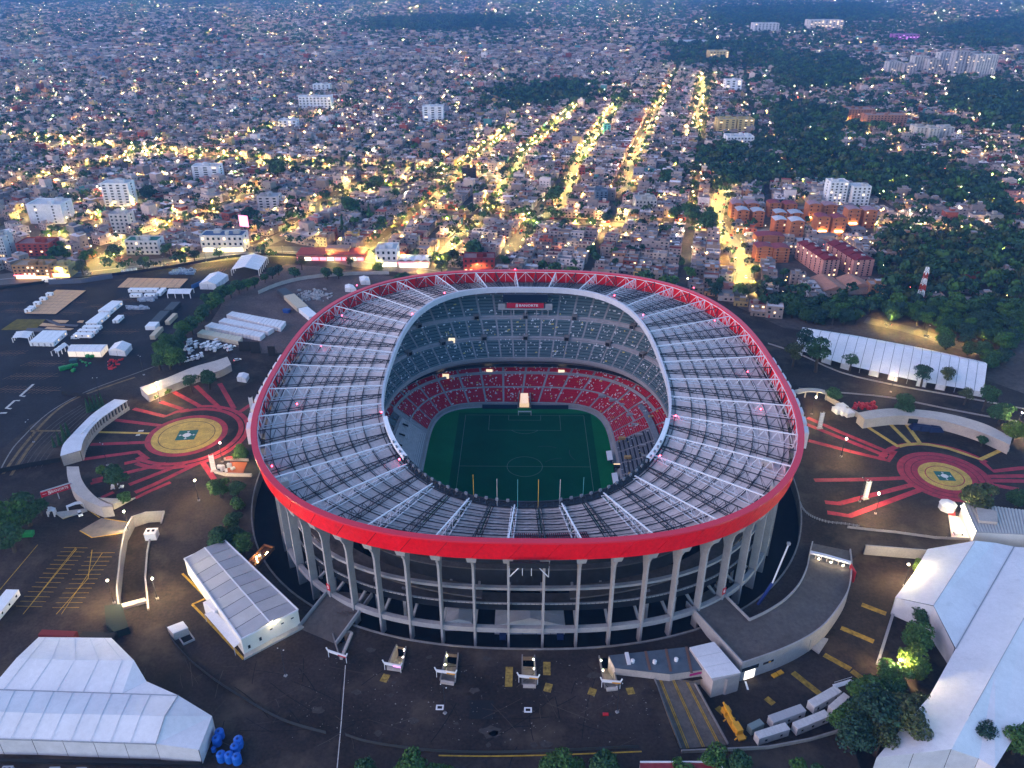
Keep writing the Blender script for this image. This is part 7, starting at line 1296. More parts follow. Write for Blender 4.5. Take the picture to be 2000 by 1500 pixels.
tag(link('lit_window_mass', npmesh('lit_window_mass', LIT, WINLIT)), 'warm lit windows scattered over the packed city houses', 'windows', kind='stuff')
# ------------------------------------------------ single houses
REF = [(G(476, 455), 'the pink billboard'), (G(645, 505), 'the red lit shop'), (G(1440, 520), 'the wide lit street'), (G(1465, 430), 'the brick flats'), (G(1625, 535), 'the pink flats'), (G(755, 520), 'the ribbon window building'), (G(935, 532), 'the red glass building'), (G(430, 490), 'the blue roofed store'), (G(95, 437), 'the white slab block'), (G(230, 403), 'the tall white tower'), (G(280, 497), 'the green roofed house'), (G(68, 498), 'the dark red block'), (G(1260, 412), 'the beige workshop'), (G(1080, 390), 'the round tree'), (G(668, 470), 'the tall dark conifer'), (G(1175, 398), 'the dark blue block'), (G(1100, 540), 'the far rim'), (G(1330, 560), 'the rim trees'), (G(850, 515), 'the shop canopy')]
used_l = {}; tankmb = MB(); tankmb.tube([(0, 0, 0), (0, 0, 1.1), (0, 0, 1.5)], .65, 8, r2=.5); tank_m = [tankmb.mesh('water_tank', BLACK), tankmb.mesh('water_tank', BEIGE)]
mb = MB(); mb.box(-.65, .65, -.06, .06, 0, 1.25); win_m = mb.mesh('window', DGLASS); win_l = mb.mesh('window', WINLIT); mb = MB(); mb.box(-.5, .5, -.06, .06, 0, 2.1); door_m = [mb.mesh('door', BARK), mb.mesh('door', REDM), mb.mesh('door', GREY)]
ORDW = ['', 'next', 'third', 'fourth', 'fifth', 'sixth', 'seventh', 'eighth', 'ninth']
for k in single:
    px_, py_, w, l, a = H[k]; h = hh[k]; f = fl[k]; nm = PALN[ci[k]]; rn = ROOFN[ri[k]]
    d = [math.hypot(px_ - q[0][0], py_ - q[0][1]) for q in REF]; rf = REF[int(np.argmin(d))]; dx, dy = px_ - rf[0][0], py_ - rf[0][1]
    pos = ('behind ' if dy > 0 else 'before ') if abs(dy) > abs(dx) else ('right of ' if dx > 0 else 'left of '); dist = 'just ' if min(d) < 28 else ('well ' if min(d) > 60 else '')
    st_ = ['low', 'two storey', 'three storey', 'four storey', 'five storey', 'six storey'][f - 1]; lab = f'{st_} {nm} house, {rn} roof, {dist}{pos}{rf[1]}'
    while lab in used_l: used_l[lab] += 1; lab = f'{st_} {nm} house, {rn} roof, {ORDW[min(used_l[lab], 8)]} {pos.strip()} {rf[1]}' if used_l[lab] < 9 else lab + ' row'
    used_l[lab] = 0
    t = thing('house', lab, 'house', (px_, py_, 0), a, 'houses nearest behind the stadium'); cw, cr = tuple(wc[k]), tuple(rc_[k])
    m = MB(); m.box(-w / 2, w / 2, -l / 2, l / 2, 0, h, cw)
    for q in ((-w / 2, w / 2, -l / 2, -l / 2 + .2), (-w / 2, w / 2, l / 2 - .2, l / 2), (-w / 2, -w / 2 + .2, -l / 2 + .2, l / 2 - .2), (w / 2 - .2, w / 2, -l / 2 + .2, l / 2 - .2)): m.box(*q, h + .003, h + .7, cw)
    m.build('wall', BLDG, t); m = MB(); m.box(-w / 2 + .22, w / 2 - .22, -l / 2 + .22, l / 2 - .22, h + .003, h + .12, cr); m.build('roof', BLDG, t)
    if rng.random() < .7: q = rng.uniform(1.4, 2.4); xx, yy = rng.uniform(-w * .2, w * .2), rng.uniform(-l * .2, l * .2); m = MB(); m.box(xx - q, xx + q, yy - q * .8, yy + q * .8, h + .12, h + 2.4, tuple(np.array(cw) * .9)); m.box(xx - q - .15, xx + q + .15, yy - q * .8 - .15, yy + q * .8 + .15, h + 2.403, h + 2.55, tuple(ROOF[rng.integers(10)])); m.build('roof_hut', BLDG, t)
    for _ in range(rng.integers(0, 3)): link('water_tank', tank_m[rng.integers(2)], t, (rng.uniform(-w * .35, w * .35), rng.uniform(-l * .35, l * .35), h + .12))
    nwd = 2 if w < 8 else 3
    for ff in range(min(f, 4)):
        for c_ in range(nwd):
            if ff == 0 and c_ == 0: link('door', door_m[rng.integers(3)], t, (-w * .3, -l / 2 - .03, .05)); continue
            if rng.random() < .88: link('window', win_l if rng.random() < .05 else win_m, t, ((c_ - (nwd - 1) / 2) * w / nwd, -l / 2 - .03, ff * 2.75 + 1.0)).scale = (rng.uniform(.8, 1.4), 1, rng.uniform(.8, 1.15))
        sd = 1 if px_ < 0 else -1
        if rng.random() < .6: o = link('window', win_m, t, (sd * (w / 2 + .03), rng.uniform(-l * .25, l * .25), ff * 2.75 + 1.0)); o.rotation_euler = (0, 0, math.pi / 2)
# ------------------------------------------------ landmark blocks
for (pl, pr, pb, pt, dep, colr, rows, cols_, lab, mode) in LM:
    (xl, yl), (xr, yr) = G(pl, pb), G(pr, pb); Yw = (yl + yr) / 2; hgt = zat((pl + pr) / 2, pt, Yw); w = xr - xl; cx_ = (xl + xr) / 2; t = thing('apartment_block' if rows > 3 else 'city_building', lab, 'building', (cx_, Yw + dep / 2, 0), math.atan2(yr - yl, xr - xl))
    m = MB(); m.box(-w / 2, w / 2, -dep / 2, dep / 2, 0, hgt, colr)
    for q in ((-w / 2, w / 2, -dep / 2, -dep / 2 + .4), (-w / 2, w / 2, dep / 2 - .4, dep / 2), (-w / 2, -w / 2 + .4, -dep / 2 + .4, dep / 2 - .4), (w / 2 - .4, w / 2, -dep / 2 + .4, dep / 2 - .4)): m.box(*q, hgt + .003, hgt + 1.0, colr)
    m.build('wall', BLDG, t); rcol = (.10, .15, .24) if 'blue roof' in lab else ((.05, .17, .13) if 'green' in lab else tuple(np.array(colr) * .6 + .12)); m = MB(); m.box(-w / 2 + .42, w / 2 - .42, -dep / 2 + .42, dep / 2 - .42, hgt + .003, hgt + .15, rcol); m.build('roof', BLDG, t)
    for _ in range(3): q = rng.uniform(1.2, 3); xx, yy = rng.uniform(-w * .3, w * .3), rng.uniform(-dep * .3, dep * .3); m = MB(); m.box(xx - q, xx + q, yy - q, yy + q, hgt + .15, hgt + 3, tuple(np.array(colr) * rng.uniform(.6, 1))); m.build('roof_hut', BLDG, t)
    fh = hgt / rows; ww = w / cols_ * (.42 if 'slab' not in lab else .1); m = MB(); m.box(-ww / 2, ww / 2, -.08, .08, 0, fh * .48); wm = m.mesh('window', DGLASS); wl = m.mesh('window', WINLIT if mode != 2 else MAGS)
    for i in range(rows):
        for j in range(cols_): link('window', wl if (rng.random() < (.06 if mode in (0, 3) else .4)) else wm, t, (-w / 2 + w * (j + .5) / cols_, -dep / 2 - .03, fh * (i + .32)))
        sd = 1 if cx_ < 0 else -1
        if dep > 13: o = link('window', wm, t, (sd * (w / 2 + .03), 0, fh * (i + .32))); o.rotation_euler = (0, 0, math.pi / 2)
    if mode == 3: m = MB(); m.box(-w * .46, w * .46, -dep / 2 - .15, -dep / 2 - .05, .3, 3.4); m.build('shop_front', SHOPW, t)
    if mode == 4: m = MB(); m.box(-w * .46, w * .46, -dep / 2 - .15, -dep / 2 - .05, .3, 2.6); m.build('shop_front', SHOPY, t); m = MB(); m.box(-w * .5, w * .1, -dep / 2 - .9, -dep / 2 - .2, 2.9, 3.6); m.build('shop_sign', SHOPR, t)
BRK, BRR = (.40, .14, .065), [(.26, .06, .07), (.42, .42, .46), (.55, .54, .58), (.34, .20, .22)]
WHR = [3, 3, 1, 1, 0, 0, 1, 1, 2, 2, 3, 3, 0, 0, 3, 3, 0, 0, 0]; RNM = ['maroon', 'pale grey', 'white', 'pinkish']
for k, (pl, pr, pb, pt) in enumerate(BR):
    (xl, yl), (xr, yr) = G(pl, pb), G(pr, pb); hgt = zat((pl + pr) / 2, pt, yl); w = xr - xl; dep = 13; place = ['back row far left', 'back row left, second', 'front row far left', 'front row left, second', 'back row, third pair left', 'back row, third pair right', 'middle row, third pair left', 'middle row, third pair right', 'nearest row under the white roofs, left', 'nearest row under the white roofs, right', 'back row, fourth pair left', 'back row, fourth pair right', 'front row, fourth pair left', 'front row, fourth pair right', 'rightmost pair, left', 'rightmost pair, right', 'separate group by the red shop, left', 'separate group by the red shop, right', 'separate low block behind the red shop'][k]
    t = thing('brick_flat', f'orange brick flats with {RNM[WHR[k]]} vaulted roof, {place}', 'flats', ((xl + xr) / 2, yl + dep / 2, 0), 0, 'orange brick flats right of the lit street'); m = MB(); m.box(-w / 2, w / 2, -dep / 2, dep / 2, 0, hgt, BRK)
    for i in range(1, 5): m.box(-w / 2 - .1, w / 2 + .1, -dep / 2 - .1, -dep / 2 - .01, hgt * i / 5, hgt * i / 5 + .35, (.46, .22, .12))
    m.build('wall', BLDG, t); m = MB(); A, B = [], []
    for i in range(9): q = -w / 2 - .3 + (w + .6) * i / 8; zq = hgt + .02 + 1.3 * math.sin(math.pi * i / 8); A.append((q, -dep / 2 - .3, zq)); B.append((q, dep / 2 + .3, zq))
    m.strip(A, B, BRR[WHR[k]]); m.add([(-w / 2 - .3, -dep / 2 - .29, hgt)] + [(a_[0], -dep / 2 - .29, a_[2]) for a_ in A] + [(w / 2 + .3, -dep / 2 - .29, hgt)], [tuple(range(11))], BRK); m.build('roof', BLDG, t)
    for i in range(5): [link('window', win_l if rng.random() < .08 else win_m, t, (j * w * .28, -dep / 2 - .03, hgt * (i + .35) / 5)) for j in (-1, 1)]
    if k in (12, 13, 14, 10): m = MB(); m.box(-w * .3, w * .3, -dep / 2 - 1.2, -dep / 2 - .9, 5.0, 5.3); m.build('flood_lamp', glow('flood_orange', (1, .62, .22), 26), t); m = MB(); m.bar((0, -dep / 2, 5.4), (0, -dep / 2 - 1.1, 5.4), .1); m.build('lamp_arm', GREY, t)
PK = (.52, .24, .20)
for pl, pr, sgn, lab in ((1567, 1625, 1, 'left long pink apartment block with red roof'), (1634, 1692, -1, 'right long pink apartment block with red roof')):
    (xl, yl), (xr, yr) = G(pl + (26 if sgn > 0 else 18), 540), G(pr, 538); w = (xr - xl); hgt = zat((pl + pr) / 2, 508, yl); dep = 46; t = thing('apartment_block', lab, 'flats', ((xl + xr) / 2, yl + dep / 2, 0), .16 * (1 if sgn > 0 else 1)); m = MB(); m.box(-w / 2, w / 2, -dep / 2, dep / 2, 0, hgt, PK); m.build('wall', BLDG, t)
    for i in range(4): y0 = -dep / 2 + dep * i / 4; m = MB(); zz = hgt + .02; m.add([(-w / 2, y0, zz), (w / 2, y0, zz), (w / 2, y0 + dep / 4 - .3, zz), (-w / 2, y0 + dep / 4 - .3, zz), (-w * .1, y0, zz + 3), (w * .1, y0, zz + 3), (w * .1, y0 + dep / 4 - .3, zz + 2), (-w * .1, y0 + dep / 4 - .3, zz + 2)], BOXF, (.17, .025, .035)); m.box(-1.2, 1.2, y0 + 2, y0 + 4.5, zz + 1, zz + 3.6, (.3, .3, .32)); m.build('roof', BLDG, t)
    for i in range(7):
        for j in (-.28, .0, .28): link('window', win_l if rng.random() < .15 else win_m, t, (j * w, -dep / 2 - .03, hgt * (i + .3) / 7))
        for j in range(6): o = link('window', win_l if rng.random() < .1 else win_m, t, (-(w / 2 + .03), -dep * .4 + j * dep * .16, hgt * (i + .3) / 7)); o.rotation_euler = (0, 0, math.pi / 2)
t = thing('school', 'terracotta roofed school with two gables before the dark trees', 'school', (*G(1655, 580), 0), .12); m = MB(); m.box(-19, 0, 0, 26, 0, 6, (.45, .30, .24)); m.box(2, 20, 4, 24, 0, 6, (.45, .30, .24)); m.build('wall', BLDG, t); TER = (.42, .20, .14)
for xa, xb, ya, yb in ((-20, .5, -1, 27), (1.5, 21, 3, 25)): m = MB(); xm = (xa + xb) / 2; m.add([(xa, ya, 5.9), (xm, ya, 9.3), (xb, ya, 5.9), (xa, yb, 5.9), (xm, yb, 9.3), (xb, yb, 5.9)], [(0, 1, 4, 3), (1, 2, 5, 4), (0, 2, 1), (3, 4, 5)], TER); m.build('roof', BLDG, t)
for j in range(5): link('window', win_m, t, (-17 + j * 3.6, -.03, 2))
# avenue shops
(xl, yl), (xr, yr) = G(580, 509), G(712, 509); t = thing('shop_row', 'long red roofed shop row with red lit fronts on the avenue', 'shop', ((xl + xr) / 2, yl + 8, 0)); w = xr - xl; m = MB(); m.box(-w / 2, w / 2, -8, 10, 0, 5.2, (.36, .15, .12)); m.box(-w * .1, w * .25, 0, 10, 5.2, 8, (.34, .20, .15)); m.build('wall', BLDG, t); m = MB(); m.box(-w / 2 - .3, w / 2 + .3, -8.3, 10.3, 5.203, 5.6, (.30, .06, .055)); m.build('roof', BLDG, t)
for k in range(9): q = -w / 2 + w * (k + .5) / 9; m = MB(); m.box(q - w * .048, q + w * .048, -8.2, -8.05, .3, 3.0); m.build('shop_front', SHOPR if k % 3 != 1 else SHOPW, t)
(xl, yl), (xr, yr) = G(777, 524), G(838, 524); t = thing('shop_canopy', 'arched translucent shop canopy with red sign on the avenue', 'shop', ((xl + xr) / 2, yl + 8, 0)); w = xr - xl; m = MB(); m.box(-w / 2, w / 2, -6, 12, 0, 5, (.5, .46, .44)); m.build('wall', BLDG, t)
for k in range(4):
    A, B = [], []
    for i in range(7): q = -w / 2 + w * (k + i / 6) / 4; zq = 5.4 + 1.6 * math.sin(math.pi * i / 6); A.append((q, -6.5, zq)); B.append((q, 6, zq))
    m = MB(); m.strip(A, B); m.build('vault', TENT, t)
m = MB(); m.box(-w * .45, w * .45, -6.25, -6.1, .4, 2.8); m.build('shop_front', SHOPW, t); m = MB(); m.box(-w * .5, w * .5, -6.6, -6.3, 3.2, 4.4); m.build('shop_sign', SHOPR, t)
x_, y_ = G(482, 470); t = thing('billboard', 'pink glowing billboard on a tall dark post', 'billboard', (x_, y_, 0), -.35); zt_ = zat(476, 421, y_); m = MB(); m.bar((0, .5, 0), (0, .5, zt_), .9); m.build('post', STEELK, t); m = MB(); m.box(-4.6, 4.6, -.4, .4, zt_ - 10, zt_); m.build('panel', PINKS, t); m = MB(); m.box(-3.4, 3.4, -.46, -.41, zt_ - 8, zt_ - 2); m.build('poster', glow('poster_pale', (1, .55, .68), .55), t)
x_, y_ = G(1792, 600); ht = zat(1797, 522, y_); t = thing('radio_mast', 'red and white lattice radio mast among the dark trees', 'mast', (x_, y_, 0)); n_ = 14
for i in range(n_):
    z0, z1 = ht * i / n_, ht * (i + 1) / n_; r0, r1 = 2.0 - 1.2 * i / n_, 2.0 - 1.2 * (i + 1) / n_; m = MB(); c4 = [(-1, -1), (1, -1), (1, 1), (-1, 1)]
    for q in range(4): p0, p1 = c4[q], c4[(q + 1) % 4]; m.bar((p0[0] * r0, p0[1] * r0, z0), (p0[0] * r1, p0[1] * r1, z1), .28); m.bar((p0[0] * r0, p0[1] * r0, z0), (p1[0] * r1, p1[1] * r1, z1), .18); m.bar((p0[0] * r1, p0[1] * r1, z1), (p1[0] * r1, p1[1] * r1, z1), .15)
    m.build('mast_section', WHITE if (i // 2) % 2 == 0 else mat('mast_red', (.45, .05, .03), .6), t)
for z in (ht * .72, ht * .86): m = MB(); [m.tube([(1.6 * math.cos(a_), 1.6 * math.sin(a_), z - .9), (1.6 * math.cos(a_), 1.6 * math.sin(a_), z + .9)], .35, 6) for a_ in (0, 2.1, 4.2)]; m.build('antenna', WHITE, t)
# roads as sheets
for s, ln_ in zip(STREETS, STW):
    m = MB(); stroke(m, smoothline(ln_, 4), s[1] * 2 + 2, .05 if s[3] == 'street' else .065); o = m.build(s[3], ROAD); tag(o, kind='structure')
    if s[3] == 'avenue': m = MB(); stroke(m, smoothline(ln_, 4), 1.4, .14); tag(m.build('median', CONC), kind='structure')
# ================================================================== TREES
TN = {'dark': (.034, .086, .036), 'mid': (.056, .130, .034), 'light': (.100, .165, .030), 'olive': (.070, .092, .038), 'blue': (.024, .062, .042)}  # mid and light partly raised, putting lamp light into the leaf colour
def crown_mesh(tone, seed, n=430, airy=0.0, shape='round', fine=1.0):
    r_ = np.random.default_rng(seed); base = np.array(TN[tone]); m = MB()
    nl = r_.integers(7, 11); th = r_.uniform(0, 6.283, nl); rad = r_.uniform(.25, .62, nl); lumps = [(rad[i] * math.cos(th[i]), rad[i] * math.sin(th[i]), r_.uniform(-.55, .40), r_.uniform(.36, .54)) for i in range(nl)] + [(0, 0, .25, .6), (0, 0, -.3, .6)]
    for i in range(n):
        if shape == 'cone':
            z = r_.uniform(0, 1) ** 1.3; a = r_.uniform(0, 6.283); rr = (1 - z) * .30 * r_.uniform(.75, 1.1) + .02; p = np.array([rr * math.cos(a), rr * math.sin(a), z * 2.6 - 1]); nv = np.array([math.cos(a), math.sin(a), .4]); sz = .10 + .10 * (1 - z); sh = r_.uniform(.7, 1.3)
        else:
            L_ = lumps[r_.integers(len(lumps))]; v = r_.normal(size=3); v /= np.linalg.norm(v); v[2] = abs(v[2]) * .9 - .15 if r_.random() < .75 else v[2]
            p = np.array(L_[:3]) + v * L_[3] * r_.uniform(.72, 1.05) * np.array([1, 1, .8]); nv = v + r_.normal(size=3) * .45; sz = r_.uniform(.12, .21) * (1 - airy * .25) * fine; sh = r_.uniform(.6, 1.45)
            if airy and r_.random() < airy * .35: continue
        nv /= np.linalg.norm(nv); t1 = np.cross(nv, [.3, .2, 1.0]); t1 /= np.linalg.norm(t1); t2 = np.cross(nv, t1); ro = r_.uniform(0, 3.14); u = (t1 * math.cos(ro) + t2 * math.sin(ro)) * sz; w = (t2 * math.cos(ro) - t1 * math.sin(ro)) * sz * r_.uniform(.55, .9)
        c = base * sh * np.array([r_.uniform(.85, 1.2), 1, r_.uniform(.8, 1.2)]); m.add([tuple(p - u), tuple(p - w * .9 + u * .1 + nv * sz * .2), tuple(p + u), tuple(p + w + nv * sz * .12)], [(0, 1, 2, 3)], tuple(c))
    return m.mesh('crown', LEAF)
def trunk_mesh(seed):
    r_ = np.random.default_rng(seed + 50); m = MB(); m.tube([(0, 0, -1.9), (r_.uniform(-.05, .05), r_.uniform(-.05, .05), -1.0), (0, 0, -.1)], .11, 7, r2=.07)
    for k in range(5): a = 6.283 * k / 5 + r_.uniform(-.4, .4); q = r_.uniform(.35, .6); m.tube([(0, 0, r_.uniform(-.7, -.2)), (q * .5 * math.cos(a), q * .5 * math.sin(a), r_.uniform(-.15, .1)), (q * math.cos(a), q * math.sin(a), r_.uniform(.15, .4))], .045, 5, r2=.015)
    return m.mesh('trunk', BARK)
CR = {t: [crown_mesh(t, 10 * i + k, 620) for k in range(3)] for i, t in enumerate(TN)}; AIRY = [crown_mesh('olive', 90 + k, 420, 1.0) for k in range(2)]; CONE = [crown_mesh('dark', 120 + k, 420, 0, 'cone') for k in range(2)]; BIGC = {t: [crown_mesh(t, 200 + 10 * i + k, 2600, 0, 'round', .48) for k in range(2)] for i, t in enumerate(TN)}; BIGA = [crown_mesh(q, 300 + k, 2300, .6, 'round', .5) for k, q in enumerate(('olive', 'dark', 'blue'))]; TRK = [trunk_mesh(k) for k in range(4)]
mb = MB(); mb.tube([(0, 0, -1.25), (0, 0, 1.2)], .05, 6, r2=.015); CTRK = mb.mesh('trunk', BARK)
ntree = 0
def tree(x, y, r, label, tone='dark', z=0.0, kind='round', group=None, h=None):
    """r: crown radius in metres; crown mesh has unit radius, its trunk foot lies 1.9 radii below the crown centre"""
    global ntree; ntree += 1; kz = r * .9
    t = thing({'cone': 'cypress_tree', 'bush': 'bush'}.get(kind, 'tree'), label, 'bush' if kind == 'bush' else 'tree', (x, y, z), 0, group); rz = random.uniform(0, 6.28)
    if kind == 'cone': hh_ = h or r * 5; s = hh_ / 2.85; c = link('crown', CONE[ntree % 2], t, (0, 0, 1.25 * s), rz); c.scale = (s * 1.0, s * 1.0, s); k = link('trunk', CTRK, t, (0, 0, 1.25 * s)); k.scale = (s, s, s); return t
    me = (AIRY[ntree % 2] if r < 4.5 else BIGA[ntree % 3]) if kind == 'airy' else (CR[tone][ntree % 3] if r < 4.2 or y > 520 else BIGC[tone][ntree % 2]); zc = kz * (1.35 if kind != 'bush' else .75); zc = h - r * .7 if h else zc
    c = link('crown', me, t, (0, 0, zc), rz); c.scale = (r * random.uniform(.92, 1.08), r * random.uniform(.92, 1.08), kz); k = link('trunk', TRK[ntree % 4], t, (0, 0, zc), rz); k.scale = (r, r, zc / 1.9); return t
ORD = ['first', 'second', 'third', 'fourth', 'fifth', 'sixth', 'seventh', 'eighth', 'ninth', 'tenth', 'eleventh', 'twelfth', 'thirteenth', 'fourteenth', 'fifteenth', 'sixteenth', 'seventeenth', 'eighteenth', 'nineteenth', 'twentieth']
def txy(px, py, rpx, z=0.0):
    s = .003976 * (py + 75); r = rpx / s; x, y = G(px, py, z + r * 1.3); return x, y, r
for k, (x, y, q) in enumerate(((300, 1240, 130), (420, 1200, 150), (540, 1190, 120), (370, 1110, 125), (500, 1050, 120), (420, 1000, 90), (570, 960, 110), (600, 860, 120), (700, 800, 130), (800, 760, 70), (850, 650, 110), (930, 590, 90), (900, 510, 80), (1000, 510, 100), (1080, 430, 100), (1180, 400, 90), (1280, 350, 85), (1380, 320, 80), (1470, 300, 75))):
    xx, yy, r = txy(*ZI(x, y), q * .16); tree(xx, yy, r, f'dense dark tree, {ORD[k]} from the near end of the tree row beside the left lot', 'mid' if k % 2 else 'dark', group='tree row beside the left lot')
for px, py, q, lab, tone, kd in (
 (516, 540, 10, 'dark tree at the far end of the tree row', 'dark', 'round'), (530, 528, 13, 'tall dark tree behind the closed white tent', 'blue', 'round'), (543, 524, 11, 'dark tree between the tree row and the dirt lot', 'blue', 'round'), (575, 530, 12, 'round tree on the corner of the dirt lot', 'dark', 'round'), (588, 512, 12, 'dark tree on the avenue beside the white tent', 'dark', 'airy'), (638, 530, 12, 'first tree of the pair behind the dirt lot wall', 'dark', 'round'), (660, 530, 12, 'second tree of the pair behind the dirt lot wall', 'dark', 'round'), (685, 512, 11, 'thin tree on the avenue kerb above the dirt lot', 'olive', 'airy'), (738, 518, 12, 'bright leafy tree on the avenue kerb', 'light', 'round'), (782, 542, 16, 'dark tree touching the far rim of the stadium', 'dark', 'round'),
 (405, 735, 21, 'round dark tree behind the roof of the long beige gate', 'dark', 'round'), (372, 748, 17, 'brown green tree beside the long beige gate', 'olive', 'airy'), (325, 758, 9, 'small bright bush by the end of the long gate', 'light', 'bush'), (300, 768, 9, 'small green bush at the end of the long gate', 'mid', 'bush'), (220, 925, 28, 'big round tree inside the left forecourt', 'dark', 'round'), (197, 916, 13, 'bright lamp lit tree beside the big round tree', 'light', 'round'), (242, 962, 15, 'low green bush under the big round tree', 'mid', 'bush'),
 (467, 872, 19, 'bright bush touching the rim at the left circle', 'mid', 'bush'), (428, 948, 22, 'dark tree below the orange terrace, left one', 'mid', 'round'), (460, 950, 20, 'dark tree below the orange terrace, right one', 'dark', 'round'), (462, 975, 16, 'bush below the orange terrace in the planter', 'mid', 'bush'), (452, 1003, 20, 'round bush above the white hall trees', 'dark', 'bush'), (425, 1048, 30, 'big dark tree at the top of the white hall', 'dark', 'round'), (455, 1040, 24, 'dark tree behind the big tree of the white hall', 'dark', 'round'), (472, 1062, 24, 'dark tree along the right side of the white hall', 'mid', 'round'),
 (45, 985, 38, 'dark tree left of the red banner, right of three', 'dark', 'round'), (10, 1000, 40, 'dark tree cut by the left edge below the red banner', 'mid', 'round'), (15, 1040, 36, 'dark tree above the green skip', 'dark', 'round'), (75, 985, 20, 'smaller tree touching the red banner', 'dark', 'round'),
 (1600, 690, 30, 'tall airy eucalyptus before the long white tent', 'olive', 'airy'), (1570, 665, 22, 'airy tree at the left end of the long white tent', 'olive', 'airy'), (1553, 690, 22, 'thin dark tree beside the rim letters', 'olive', 'airy'), (1663, 706, 16, 'small airy tree before the long white tent, left of centre', 'olive', 'airy'), (1805, 732, 20, 'airy tree before the long white tent, right of centre', 'olive', 'airy'), (1853, 734, 18, 'airy tree before the right end of the long white tent', 'olive', 'airy'), (1628, 765, 17, 'round tree beside the entry canopy', 'dark', 'round'), (1770, 782, 25, 'round dark tree behind the right gate building', 'dark', 'round'), (1888, 772, 16, 'tall palm like tree behind the right gate', 'olive', 'airy'), (1928, 775, 24, 'brown tree behind the end of the right gate', 'olive', 'airy'), (1920, 858, 12, 'small round tree inside the right gate', 'dark', 'round'), (1912, 965, 38, 'large brown green tree above the ribbed roof', 'olive', 'round'), (1992, 968, 24, 'dark tree cut by the right edge above the ribbed roof', 'dark', 'round'), (1985, 835, 25, 'yellow lamp lit tree at the right edge', 'light', 'round'), (1960, 800, 24, 'dark tree beside the yellow lamp lit tree', 'dark', 'round')):
    xx, yy, r = txy(px, py, q); tree(xx, yy, r, lab, tone, 0, kd, h=(r * 2.4 if kd == 'airy' else None))
for px, py, q, lab, tone, kd in ((1802, 1105, 20, 'glowing yellow green tree at the top of the corner tent', 'light', 'round'), (1800, 1192, 27, 'dark tree touching the corner tent wall', 'dark', 'round'), (1800, 1245, 34, 'tree below the corner tent annex', 'mid', 'round'), (1788, 1285, 38, 'brightest round tree in the row beside the corner tent', 'light', 'round'), (1750, 1315, 32, 'tree below the brightest round tree', 'mid', 'round'), (1735, 1345, 30, 'small dark tree low in the row by the corner tent', 'dark', 'round'), (1690, 1350, 36, 'dark green tree above the yard trailers', 'mid', 'round'), (1715, 1400, 55, 'very large dark tree over the lower yard wall', 'olive', 'airy'), (1765, 1400, 52, 'large dark tree against the corner tent', 'blue', 'airy'), (1655, 1400, 34, 'dark tree hiding the end of the yard trailers', 'mid', 'round'), (1665, 1435, 45, 'large dark tree below the yard wall', 'blue', 'airy'), (1720, 1440, 40, 'dark tree below the very large tree', 'dark', 'airy'), (1800, 1375, 24, 'thin branchy tree lapping over the corner tent', 'olive', 'airy'), (1920, 1437, 33, 'dark airy tree standing before the corner tent', 'blue', 'airy'), (1992, 1440, 36, 'green tree cut by the right edge of the picture', 'mid', 'round'), (1980, 1400, 20, 'smaller green tree at the right edge', 'mid', 'round')):
    xx, yy, r = txy(px, py, q, YZ); tree(xx, yy, r, lab, tone, YZ, kd, h=(r * 2.3 if kd == 'airy' else None))
for k, (px, py, q) in enumerate(((715, 1502, 34), (800, 1500, 42), (1085, 1497, 36), (1180, 1497, 44), (1130, 1512, 30), (1395, 1482, 34), (1445, 1490, 34), (1330, 1502, 26), (1560, 1492, 18), (1600, 1505, 16), (860, 1512, 30))):
    xx, yy, r = txy(px, py, q); tree(xx, yy, r, f'dark green tree top at the bottom picture edge, {ORD[k]} of the line', 'mid' if k % 3 else 'dark', group='trees along the bottom edge')
for k, (px, py) in enumerate(((107, 874), (118, 870), (129, 866), (138, 862))): xx, yy = G(px, py); tree(xx, yy, 1.6, f'dark cypress, {ORD[k]} of the four at the lower end of the left gate', kind='cone', h=[7, 8.5, 11.5, 11.5][k], group='cypresses beside the left gate')
for k, px in enumerate((174, 181, 188, 195, 202)): xx, yy = G(px, 806 - k * 2.5); tree(xx, yy, 1.5, f'dark cypress, {ORD[k]} of the five behind the left gate roof', kind='cone', h=9.5, group='cypresses behind the left gate')
